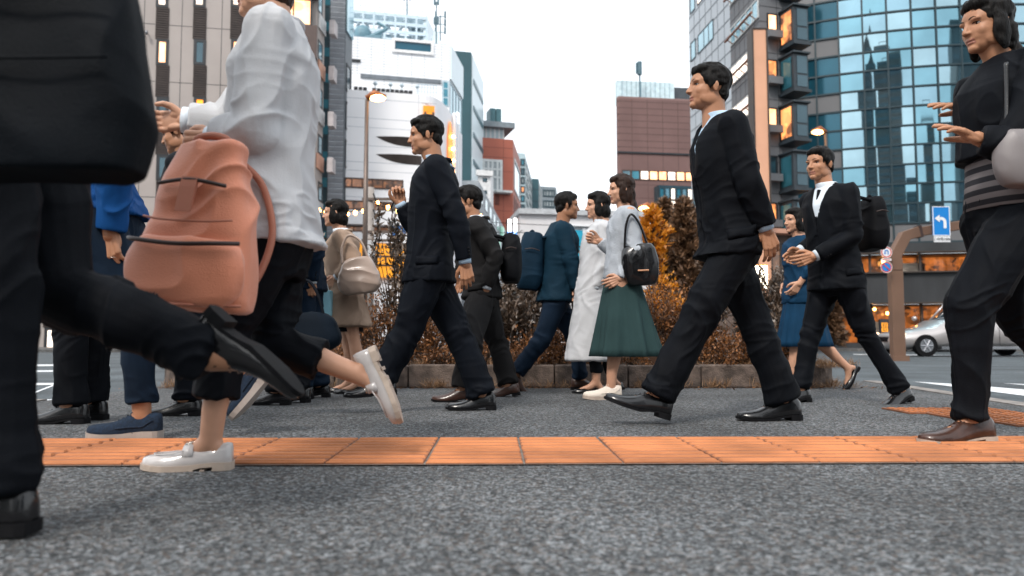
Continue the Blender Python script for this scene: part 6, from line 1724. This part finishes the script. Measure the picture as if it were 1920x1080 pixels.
# man in the black suit, right of centre
M5 = person(dict(label='tallest man in a black suit and open pale blue collar, striding left with chin lifted', Y=3.66, face=-1, s=1.02,
    head=(1327, 165), neck=(1349, 226), hip=(1372, 455), tilt=-6, hk=1.0, skin=0, shirt=SHIRTB, seed=3, yaw=4,
    leg_n=leg(1303, 612, 1232, 741, pitch=-17), leg_f=leg(1418, 605, 1468, 735, plant=1, ss=1.06),
    arm_n=arm(1405, 345, 1436, 428, hand=(1452, 478)), arm_f=arm(1345, 345, 1345, 430),
    top=jacket(BLACKW, 482, hemx=1362, v0=.56, flare=(.126, .162)), bottom=trousers(BLACKW, r=(.098, .090, .076, .074, .078)), shoes=DR + (1.06,)))
# man in navy suit, left of centre
M2 = person(dict(label='man in a dark navy suit walking left, phone raised in one hand', Y=4.22, face=-1, s=.955, yaw=6,
    head=(797, 255), neck=(820, 304), hip=(806, 502), tilt=3, skin=0, seed=5, shirt=SHIRTB,
    leg_n=leg(768, 614, 716, 712, pitch=4), leg_f=leg(862, 628, 905, 735, plant=1),
    arm_n=arm(860, 415, 872, 492, hand=(878, 532)), arm_f=arm(775, 425, 752, 385, hand=(748, 362), pose='grip'),
    top=jacket(NAVY, 530, hemx=805, v0=.52), bottom=trousers(NAVY, r=(.100, .092, .078, .076, .080)), shoes=DR))
M8 = person(dict(label='man in a brown-grey suit with a black backpack walking left, just behind the navy-suited man', Y=5.15, face=-1, s=.93, yaw=-4,
    head=(877, 378), neck=(896, 413), hip=(903, 548), skin=0, seed=8,
    leg_n=leg(885, 640, 868, 726, plant=1, dy=-.2), leg_f=leg(934, 640, 953, 722, plant=1, dy=.1, pitch=8),
    arm_n=arm(930, 480, 912, 540), arm_f=arm(870, 480, 865, 520),
    top=jacket(BROWNG, 560, hemx=902), bottom=trousers(BROWNG), shoes=('dress', LEATHB, SOLEB, LEATHB)))
M3 = person(dict(label='man in a black suit and white shirt, black backpack, hands held out in front', Y=4.78, face=-1, s=.955, yaw=24,
    head=(1536, 308), neck=(1552, 352), hip=(1568, 520), skin=0, seed=12, tie=BLACKW, head_yaw=30,
    leg_n=leg(1624, 625, 1688, 730, plant=1, pitch=14, dy=.05), leg_f=leg(1520, 630, 1500, 735, plant=1),
    arm_n=arm(1600, 445, 1528, 480, hand=(1492, 492)), arm_f=arm(1545, 440, 1500, 470, hand=(1470, 488)),
    top=jacket(BLACKW, 545, hemx=1568, v0=.52), bottom=trousers(BLACKW, r=(.096, .080, .060, .055, .058)), shoes=DR))
W4 = person(dict(label='dark-haired woman in a bright blue dress half hidden behind the man with his hand out', Y=6.05, face=-1, s=.90, yaw=15,
    head=(1490, 414), neck=(1500, 446), hip=(1500, 540), skin=1, hair='bob', seed=13,
    leg_n=leg(1492, 648, 1482, 715, plant=1), leg_f=leg(1534, 640, 1590, 690, pitch=55),
    arm_n=arm(1522, 500, 1500, 530), arm_f=arm(1485, 500, 1475, 530),
    top=dict(kind='plain', mat=BLUED, hem=570, name='bodice', thick=.008, sleeve=(.058, .048, .036), cuff=.8),
    bottom=dict(kind='skirt', mat=BLUED, hem=650, hemx=1508, flare=(.24, .20), np=11), shoes=('flat', LEATH, SOLEB, LEATH)))
W5 = person(dict(label='long-haired woman in pale grey knit top, long teal skirt and cream canvas shoes', Y=5.15, face=-1, s=.90, yaw=4, sw=.15,
    head=(1164, 356), neck=(1174, 392), hip=(1162, 520), skin=1, hair='long', hair_col='brown', seed=14, tilt=2,
    leg_n=leg(1150, 640, 1146, 730, plant=1), leg_f=leg(1196, 640, 1243, 682, pitch=50),
    arm_n=arm(1192, 472, 1166, 522, hand=(1146, 530)), arm_f=arm(1150, 475, 1124, 452, hand=(1108, 448), pose='grip'),
    top=dict(kind='plain', mat=BLOUSE, hem=530, hemx=1166, name='knit_top', thick=.012, sleeve=(.060, .052, .040), cuff=.95, girth=.92, flare=(.10, .145)),
    bottom=dict(kind='skirt', mat=TEAL, hem=668, hemx=1175, flare=(.255, .23), np=8, pleat=.10, pow=.95), shoes=('sneaker', CANV, SOLET, CANV)))
W6 = person(dict(label='person in a long off-white coat walking left, partly behind the woman in the teal skirt', Y=5.75, face=-1, s=.92, yaw=5, sw=.15,
    head=(1120, 386), neck=(1129, 421), hip=(1112, 540), skin=1, hair='bob', seed=15,
    leg_n=leg(1118, 650, 1118, 722, plant=1), leg_f=leg(1135, 650, 1150, 715, pitch=20),
    arm_n=arm(1138, 490, 1118, 540), arm_f=arm(1108, 490, 1090, 540),
    top=dict(kind='coat', mat=WCOAT, hem=676, hemx=1106, name='long_coat', thick=.022, flare=(.185, .20)),
    bottom=trousers(CHAR, r=(.085, .075, .055, .048, .045), len=.8), shoes=('flat', LEATH, SOLEB, LEATH)))
M7 = person(dict(label='man in a petrol blue jacket with blue backpack, the only one walking right', Y=6.0, face=1, s=.95, yaw=-5,
    head=(1064, 386), neck=(1052, 421), hip=(1042, 555), skin=2, seed=16,
    leg_n=leg(1012, 640, 968, 700, pitch=42), leg_f=leg(1080, 640, 1088, 715, plant=1),
    arm_n=arm(1072, 492, 1082, 545), arm_f=arm(1040, 490, 1058, 540),
    top=dict(kind='plain', mat=PETROL, hem=565, name='jacket', thick=.034, amp=.015), bottom=trousers(DENIM, r=(.095, .085, .066, .062, .064)), shoes=('dress', LEATHB, SOLEB, LEATHB)))
W9 = person(dict(label='dark-haired woman in a knee-length beige trench coat walking left beside the planter', Y=5.7, face=-1, s=.90, yaw=6,
    head=(628, 400), neck=(641, 436), hip=(648, 545), skin=1, hair='bob', seed=17,
    leg_n=leg(664, 640, 672, 715, plant=1), leg_f=leg(652, 640, 656, 705, plant=1),
    arm_n=arm(664, 490, 632, 520), arm_f=arm(630, 490, 612, 530, pose='grip'),
    top=dict(kind='coat', mat=BEIGE, hem=612, hemx=650, name='trench_coat', thick=.030, flare=(.175, .185), amp=.02),
    bottom=dict(kind='skirt', mat=CHAR, hem=622, hemx=650, flare=(.13, .15), np=5), shoes=('pump', LEATH, SOLEB, LEATH)))
# near woman in the white coat
W1 = person(dict(label='woman in a white coat and pearl grey loafers striding left in the foreground', Y=2.40, face=-1, s=.95, yaw=5, sw=.14,
    head=(492, -28), neck=(520, 52), hip=(515, 442), skin=1, hair='bun', hair_col='brown', seed=21, tilt=3,
    leg_n=leg(418, 640, 395, 815, plant=1), leg_f=leg(512, 640, 672, 702, pitch=112),
    arm_n=arm(478, 245, 405, 262, hand=(368, 266), pose='grip'), arm_f=arm(425, 235, 352, 226, hand=(318, 228)),
    top=dict(kind='coat', mat=WCOAT, hem=462, hemx=520, name='white_coat', thick=.030, flare=(.128, .160), sleeve=(.080, .072, .058), amp=.017),
    bottom=trousers(BLACKW, r=(.095, .088, .070, .066, .068), len=.62), shoes=('loafer', SILVL, SOLET, GOLD, 1.0)))
E_, J_, D_ = W1
sh, el, wr, A = J_['arm_n']; dd = (wr - el).normalized(); l = MB(); l.tube([wr - dd * .050, wr - dd * .012], [.050, .047], 18); l.build('black_cuff_band', NAVY, E_, True)
# far right, gesturing
W0 = person(dict(label='person in black jacket and striped top at far right, both hands raised', Y=3.0, face=-1, s=1.03, yaw=8,
    head=(1848, 48), neck=(1885, 118), hip=(1890, 400), skin=0, hair='long', seed=23, tilt=4,
    leg_n=leg(1822, 575, 1822, 760, plant=1, ss=1.0), leg_f=leg(1915, 590, 2010, 735, pitch=35),
    arm_n=arm(1905, 275, 1838, 262, hand=(1798, 244), pose='open', back=(0, -.3, 1)), arm_f=arm(1880, 245, 1822, 208, hand=(1775, 196), pose='open', back=(0, -.3, 1)),
    top=dict(kind='plain', mat=BLACKW, hem=300, hemx=1890, name='cropped_jacket', thick=.030, flare=(.118, .165), sleeve=(.074, .062, .05)),
    bottom=trousers(BLACKW, r=(.105, .100, .080, .062, .056)), shoes=('dress', LEATHB, SOLET, LEATHB)))
E_, J_, D_ = W0
g = MB(); g.loft([ring(D_['H'] + D_['a'] * (t * D_['Lt']), D_['fa'], D_['near'], rf, rs, 30) for t, rf, rs in ((.02, .128, .176), (.2, .122, .165), (.45, .120, .162), (.6, .12, .165))])
g.build('striped_top', STRIPE, E_, True)
# left edge giant legs
N1 = person(dict(label='nearest person at the left edge, seen as one dark trouser leg and shoe heel', Y=1.62, face=-1, s=1.03,
    head=(40, -640), neck=(40, -520), hip=(20, 120), skin=0, seed=25,
    leg_n=leg(6, 520, -2, 890, plant=1), leg_f=leg(118, 545, 398, 668, pitch=138),
    arm_n=arm(-30, -150, -60, 60), arm_f=arm(-40, -150, -120, 60),
    top=jacket(BLACKW, 220, hemx=10), bottom=trousers(BLACKW, r=(.092, .082, .070, .064, .062)), shoes=DR + (.93,)))
PA = person(dict(label='person in black trousers and black shoes at far left, behind the blue-sleeved walker', Y=3.68, face=-1, s=1.0,
    head=(140, 160), neck=(158, 222), hip=(150, 440), skin=0, seed=27,
    leg_n=leg(136, 610, 135, 740, plant=1), leg_f=leg(178, 620, 172, 730, plant=1),
    arm_n=arm(185, 330, 175, 420), arm_f=arm(130, 330, 120, 420),
    top=jacket(BLACKW, 470), bottom=trousers(BLACKW), shoes=DR))
PB = person(dict(label='person in a royal blue jacket and navy trainers, ringed hand hanging down', Y=3.1, face=-1, s=1.0, yaw=2,
    head=(95, 45), neck=(118, 122), hip=(196, 400), skin=0, seed=29,
    leg_n=leg(258, 612, 266, 790, plant=1), leg_f=leg(330, 640, 470, 692, pitch=52),
    arm_n=arm(222, 300, 206, 436, hand=(212, 500), back=(-.2, -1, 0)), arm_f=arm(150, 300, 120, 400),
    top=dict(kind='plain', mat=ROYAL, hem=405, name='blue_jacket', thick=.026, sleeve=(.078, .068, .054), cuff=.97, amp=.014), bottom=trousers(DENIM, r=(.098, .088, .066, .058, .055), len=.9), shoes=('sneaker', NKNIT, SOLEW, NKNIT, .99)))
E_, J_, D_ = PB
sh, el, wr, A = J_['arm_n']
rg = MB(); hd = (pix(212, 500, wr.y) - wr).normalized(); c = wr + hd * .098 + Vector((.004, -.003, 0))
rg.tube([c + Vector((math.cos(a) * .0105, math.sin(a) * .0105, 0)) for a in np.linspace(0, 6.3, 17)], .0015, 6)
rg.build('finger_ring', GOLD, E_, True)
PC = person(dict(label='dark-haired person in black stepping left behind the peach backpack, head bowed', Y=4.05, face=-1, s=.94,
    head=(334, 250), neck=(356, 300), hip=(372, 480), tilt=14, skin=0, seed=31,
    leg_n=leg(362, 615, 352, 728, plant=1), leg_f=leg(402, 620, 456, 700, pitch=50),
    arm_n=arm(385, 400, 350, 450), arm_f=arm(360, 400, 330, 450),
    top=jacket(CHAR, 500), bottom=trousers(NAVY), shoes=DR))
PD = person(dict(label='person in a black suit walking left behind the lifted leg of the white-coated woman', Y=4.72, face=-1, s=.95,
    head=(520, 285), neck=(535, 332), hip=(530, 500), skin=0, seed=33,
    leg_n=leg(520, 620, 522, 730, plant=1), leg_f=leg(545, 620, 560, 720, plant=1, pitch=0, dy=.02),
    arm_n=arm(555, 420, 540, 480), arm_f=arm(520, 420, 500, 480),
    top=jacket(BLACKW, 520), bottom=trousers(BLACKW), shoes=DR))
PE_ = person(dict(label='person in a navy suit with a dark blue bag, mostly hidden behind the white coat', Y=5.2, face=-1, s=.90,
    head=(560, 345), neck=(572, 383), hip=(574, 525), skin=0, seed=35,
    leg_n=leg(572, 630, 568, 730, plant=1), leg_f=leg(590, 630, 600, 720, plant=1),
    arm_n=arm(595, 465, 585, 530, pose='grip'), arm_f=arm(560, 465, 550, 520),
    top=jacket(DENIM, 545), bottom=trousers(DENIM), shoes=DR))
# ================================================================== BAGS AND THINGS CARRIED
def soft_bag(name, c, w_, h_, d_, m, label, cat, taper=.12, ex=3.2, sag=.10, amp=.012, seed=1, tilt=0, vox=.006, ang=0, extra=None, endp=.13):
    """soft bag centred on c: width along x, height z, depth y"""
    c = Vector(c); E = empty(name, (c.x, c.y, c.z - h_ / 2), label, cat); g = MB(); n = 40; rings = []
    for i in range(17):
        t = i / 16; z = -h_ / 2 + h_ * t
        k = (1 - taper * t) * min(1, (math.sin(math.pi * min(max(t, .02), .98)) ** endp)) * (1 + sag * math.sin(math.pi * min(1, t * 1.6)) * (1 - t))
        r = []
        for q in range(n):
            a = 2 * math.pi * q / n; ca, sa = math.cos(a), math.sin(a)
            r.append(Vector((w_ / 2 * k * math.copysign(abs(ca) ** (2 / ex), ca), d_ / 2 * k * math.copysign(abs(sa) ** (2 / ex), sa), z)))
        rings.append(r)
    g.loft(rings)
    if extra: extra(g)
    V, F = remesh(g, vox, 4); N_ = vnormals(V, F); V = folds(V, N_, amp, seed, [((0, 0, h_ * .3), .2)], coarse=(5, 5, 3), fine=(6, 6, 14))
    a = R(tilt); b = R(ang)
    x, y, z = V[:, 0].copy(), V[:, 1].copy(), V[:, 2].copy()
    x2 = x * math.cos(b) - y * math.sin(b); y2 = x * math.sin(b) + y * math.cos(b)
    V = np.stack([x2 * math.cos(a) + z * math.sin(a), y2, -x2 * math.sin(a) + z * math.cos(a)], 1)
    mesh_np('bag_body', V + np.array(c), F, m, E, True)
    def T(p):
        x, y, z = p; x2 = x * math.cos(b) - y * math.sin(b); y2 = x * math.sin(b) + y * math.cos(b)
        return Vector((x2 * math.cos(a) + z * math.sin(a), y2, -x2 * math.sin(a) + z * math.cos(a))) + c
    return E, T
def smoothpath(P_, k=6):
    P_ = [Vector(p) for p in P_]; out = []
    for i in range(len(P_) - 1):
        p0 = P_[max(0, i - 1)]; p1 = P_[i]; p2 = P_[i + 1]; p3 = P_[min(len(P_) - 1, i + 2)]
        for j in range(k): t = j / k; out.append(.5 * ((2 * p1) + (p2 - p0) * t + (2 * p0 - 5 * p1 + 4 * p2 - p3) * t * t + (3 * p1 - p0 - 3 * p2 + p3) * t ** 3))
    return out + [P_[-1]]
def strip_on(E, T, pts, r, m, nm): l = MB(); l.tube([T(p) for p in smoothpath(pts)], r, 8); return l.build(nm, m, E, True)
PEACHN = mat('peach_nylon', (.60, .205, .110), .5, var=.08, vs=3, bump=.3, bs=300, sheen=.3)
PEACHD = mat('peach_trim', (.36, .13, .08), .6, var=.1); ZIP = mat('zip_dark', (.03, .015, .012), .5)
# peach backpack hanging from the white-coated woman's arm
Yb = 2.12; c = pix(383, 425, Yb); wB = 250 / FPX * Yb; hB = 312 / FPX * Yb
def pocket(g):
    rr_ = []
    for i in range(9):
        t = i / 8; z = -hB * .47 + hB * .36 * t; k = math.sin(math.pi * min(max(t, .03), .97)) ** .12
        rr_.append([Vector((wB * .425 * k * math.copysign(abs(math.cos(a)) ** .6, math.cos(a)), -.075 + .055 * k * math.copysign(abs(math.sin(a)) ** .7, math.sin(a)), z)) for a in np.linspace(0, 2 * math.pi, 37)[:-1]])
    g.loft(rr_)
E, T = soft_bag('backpack', c, wB, hB, .19, PEACHN, 'large peach nylon backpack with front pocket, on the white-coated woman\'s arm', 'backpack', taper=.44, sag=.0, amp=.017, seed=4, endp=.07, tilt=4, extra=pocket, vox=.005, ang=-6)
strip_on(E, T, [(-wB * .42, -.10, -hB * .115), (-wB * .3, -.142, -hB * .13), (0, -.150, -hB * .145), (wB * .3, -.142, -hB * .13), (wB * .42, -.10, -hB * .115)], .006, ZIP, 'pocket_zip')
strip_on(E, T, [(-wB * .26, -.085, hB * .22), (0, -.098, hB * .245), (wB * .26, -.085, hB * .22)], .0055, ZIP, 'flap_zip')
l = MB(); l.loft([[T((x, y, z)) for y, z in ((-.100, hB * .26), (-.108, hB * .20), (-.122, hB * .05), (-.118, hB * .05), (-.096, hB * .20), (-.09, hB * .26))] for x in (-.022, .022)]); l.build('front_strap', PEACHD, E)
strip_on(E, T, [(-wB * .34, -.090, hB * .02), (-wB * .15, -.112, hB * .0), (wB * .15, -.112, hB * .0), (wB * .34, -.090, hB * .02)], .003, PEACHD, 'seam')
strip_on(E, T, [(-wB * .44, -.07, -hB * .47), (0, -.128, -hB * .485), (wB * .44, -.07, -hB * .47)], .004, PEACHD, 'bottom_piping')
strip_on(E, T, [(-.05, 0, hB * .46), (-.045, 0, hB * .535), (0, 0, hB * .56), (.045, 0, hB * .535), (.05, 0, hB * .46)], .011, PEACHD, 'top_handle')
strip_on(E, T, [(.05, .09, hB * .44), (.11, .11, hB * .30), (.15, .11, 0), (.13, .07, -hB * .30), (.09, .02, -hB * .40)], .011, PEACHD, 'shoulder_strap')
strip_on(E, T, [(-wB * .38, -.04, -hB * .30), (-wB * .40, -.08, -hB * .36), (-wB * .37, -.09, -hB * .42)], .004, GOLD, 'zip_pull')
# big dark tote close to the camera at top left
Yb = 1.30; c = pix(88, 90, Yb); BAGN = mat('dark_navy_nylon', (.0028, .0042, .0062), .7, var=.3, vs=4, bump=.2, bs=200, spec=.12)
E, T = soft_bag('shoulder_bag', c, 420 / FPX * Yb, 500 / FPX * Yb, .17, BAGN, 'huge black shoulder bag filling the top left corner, nearest object', 'bag', taper=.34, sag=.0, amp=.018, seed=9, tilt=-2, vox=.006, ang=4, endp=.07)
for s_ in (-1, 1): strip_on(E, T, [(s_ * .09, -.06, .19), (s_ * .07, -.05, .30), (s_ * .05, 0, .50)], .012, BAGN, 'strap')
strip_on(E, T, [(-.13, -.088, .06), (0, -.098, .065), (.12, -.088, .06)], .004, mat('zip_grey', (.10, .11, .12), .3, .6), 'zip')
strip_on(E, T, [(-.15, -.09, -.05), (0, -.10, -.055), (.14, -.09, -.05)], .003, BAGN, 'seam')
# black handbag of the teal-skirt woman
Yb = 5.0; c = pix(1200, 497, Yb)
E, T = soft_bag('handbag', c, 66 / FPX * Yb, 76 / FPX * Yb, .13, LEATH, 'black leather handbag on the elbow of the woman in the teal skirt', 'handbag', taper=-.05, sag=.02, amp=.008, seed=5, tilt=-6)
strip_on(E, T, [(-.09, -.02, .12), (-.07, -.05, .26), (-.03, -.06, .33), (.02, -.05, .26), (.06, -.02, .12)], .008, LEATH, 'handle')
strip_on(E, T, [(-.03, -.072, -.04), (.04, -.074, -.045)], .006, mat('tan_tag', (.5, .25, .14), .5), 'tag')
# beige bag of the trench-coat woman
Yb = 5.45; c = pix(672, 518, Yb); BGE = mat('taupe_leather', (.36, .27, .22), .35, var=.1, vs=5, coat=.2)
E, T = soft_bag('handbag', c, 80 / FPX * Yb, 66 / FPX * Yb, .13, BGE, 'soft taupe handbag under the arm of the woman in the beige trench coat', 'handbag', taper=.2, sag=.1, amp=.014, seed=6, tilt=-8)
strip_on(E, T, [(-.10, -.01, .10), (-.09, .0, .22), (-.03, 0, .30), (.05, 0, .24), (.09, -.01, .10)], .009, BGE, 'handle')
c = pix(610, 566, 5.5); l = MB(); E = empty('paper_bag', (c.x, 5.5, c.z - .1), 'small light blue paper bag held low in front of the beige trench coat', 'bag')
p0 = pix(600, 592, 5.5); p1 = pix(622, 545, 5.5); l.box(p0.x, p1.x, 5.46, 5.54, p0.z, p1.z); l.build('bag_body', mat('light_blue_paper', (.25, .50, .60), .7, var=.05), E, bevel=.004)
l = MB(); l.tube([(p0.x + .02, 5.5, p1.z), ((p0.x + p1.x) / 2, 5.5, p1.z + .07), (p1.x - .02, 5.5, p1.z)], .003, 6); l.build('handle', WHT, E, True)
# backpacks
BBK = mat('black_nylon', (.005, .0055, .007), .7, var=.2, vs=6, bump=.2, bs=200, spec=.12); BLB = mat('blue_nylon', (.005, .020, .038), .7, var=.15, vs=6, bump=.2, bs=200, spec=.12)
def backpack(px0, py0, px1, py1, Y, d_, m, label, seed, back=1, tilt=0):
    c = pix((px0 + px1) / 2, (py0 + py1) / 2, Y); E, T = soft_bag('backpack', c, (px1 - px0) / FPX * Y, (py1 - py0) / FPX * Y, d_, m, label, 'backpack', taper=.15, sag=.05, amp=.010, seed=seed, tilt=tilt)
    w2 = (px1 - px0) / FPX * Y / 2; h2 = (py1 - py0) / FPX * Y / 2
    for s_ in (-1, 1): strip_on(E, T, [(-back * w2 * .6, s_ * d_ * .3, h2 * .85), (-back * (w2 + .10), s_ * d_ * .32, h2 * .95), (-back * (w2 + .20), s_ * d_ * .34, h2 * .4), (-back * (w2 + .06), s_ * d_ * .3, -h2 * .6)], .012, m, 'shoulder_strap')
    strip_on(E, T, [(-w2 * .5, -d_ * .5, h2 * .35), (0, -d_ * .53, h2 * .4), (w2 * .5, -d_ * .5, h2 * .35)], .004, ZIP, 'zip')
    strip_on(E, T, [(-w2 * .4, 0, h2 * .9), (-w2 * .1, 0, h2 * 1.12), (w2 * .2, 0, h2 * .9)], .009, m, 'top_handle'); return E
backpack(938, 442, 978, 530, 5.15, .28, BBK, 'black backpack on the back of the brown-grey-suited man', 11, 1)
backpack(968, 438, 1022, 544, 6.0, .30, BLB, 'petrol blue backpack on the man walking right', 12, -1, 6)
backpack(1612, 372, 1656, 470, 4.85, .30, BBK, 'black backpack on the man with his hand held out', 13, 1)
# navy bag low behind the white coat, grey bag at the far left, black bag of far-left walker
Yb = 3.9; c = pix(565, 622, Yb)
E, T = soft_bag('holdall', c, 150 / FPX * Yb, 72 / FPX * Yb, .16, mat('navy_nylon', (.003, .007, .013), .7, var=.15, vs=6, bump=.2, bs=200, spec=.12), 'dark navy holdall hanging low behind the white-coated woman\'s legs', 'bag', taper=.1, sag=.1, amp=.012, seed=14)
strip_on(E, T, [(-.10, -.03, .08), (-.06, -.02, .20), (.02, 0, .26), (.08, -.02, .20), (.12, -.03, .08)], .008, NAVY, 'handle')
Yb = 3.3; c = pix(150, 500, Yb)
E, T = soft_bag('tote_bag', c, 120 / FPX * Yb, 190 / FPX * Yb, .14, mat('dark_grey_felt', (.018, .018, .022), .85, var=.15, vs=8, bump=.3, bs=200), 'dark grey soft tote hanging behind the blue-sleeved hand', 'bag', taper=.25, sag=.08, amp=.014, seed=15)
strip_on(E, T, [(-.06, -.02, .18), (-.03, -.02, .34), (.03, -.02, .34), (.06, -.02, .18)], .008, ZIP, 'handle')
Yb = 2.9; c = pix(82, 450, Yb)
E, T = soft_bag('shoulder_bag', c, 80 / FPX * Yb, 130 / FPX * Yb, .12, LEATH, 'black leather bag with steel rings at the far left', 'bag', taper=.15, sag=.05, amp=.010, seed=16)
for i in range(2): l = MB(); p = T((.02 - .03 * i, -.07, .05 - .08 * i)); l.tube([p + Vector((.014 * math.cos(a), 0, .014 * math.sin(a))) for a in np.linspace(0, 6.3, 15)], .003, 6); l.build('metal_ring', GOLD, E, True)
# phone in the navy-suited man's raised hand; light shoulder bag of the far right person
c = pix(744, 372, 4.42); E = empty('mobile_phone', c, 'dark mobile phone in the raised hand of the navy-suited man', 'phone')
l = MB(); T4 = Matrix.Translation(c) @ Matrix.Rotation(R(25), 4, 'Y'); l.box(-.005, .005, -.036, .036, -.07, .07, T=T4); l.build('phone_case', mat('phone_black', (.01, .01, .012), .15), E, bevel=.003)
Yb = 2.78; c = pix(1922, 298, Yb)
E, T = soft_bag('shoulder_bag', c, 118 / FPX * Yb, 105 / FPX * Yb, .12, mat('pale_grey_leather', (.20, .18, .18), .45, var=.06), 'pale grey rounded shoulder bag at the right edge beside the striped top', 'bag', taper=.0, ex=2.3, sag=.02, amp=.006, seed=17)
strip_on(E, T, [(-.05, .02, .09), (-.03, .04, .25), (-.02, .05, .38)], .009, LEATH, 'strap')
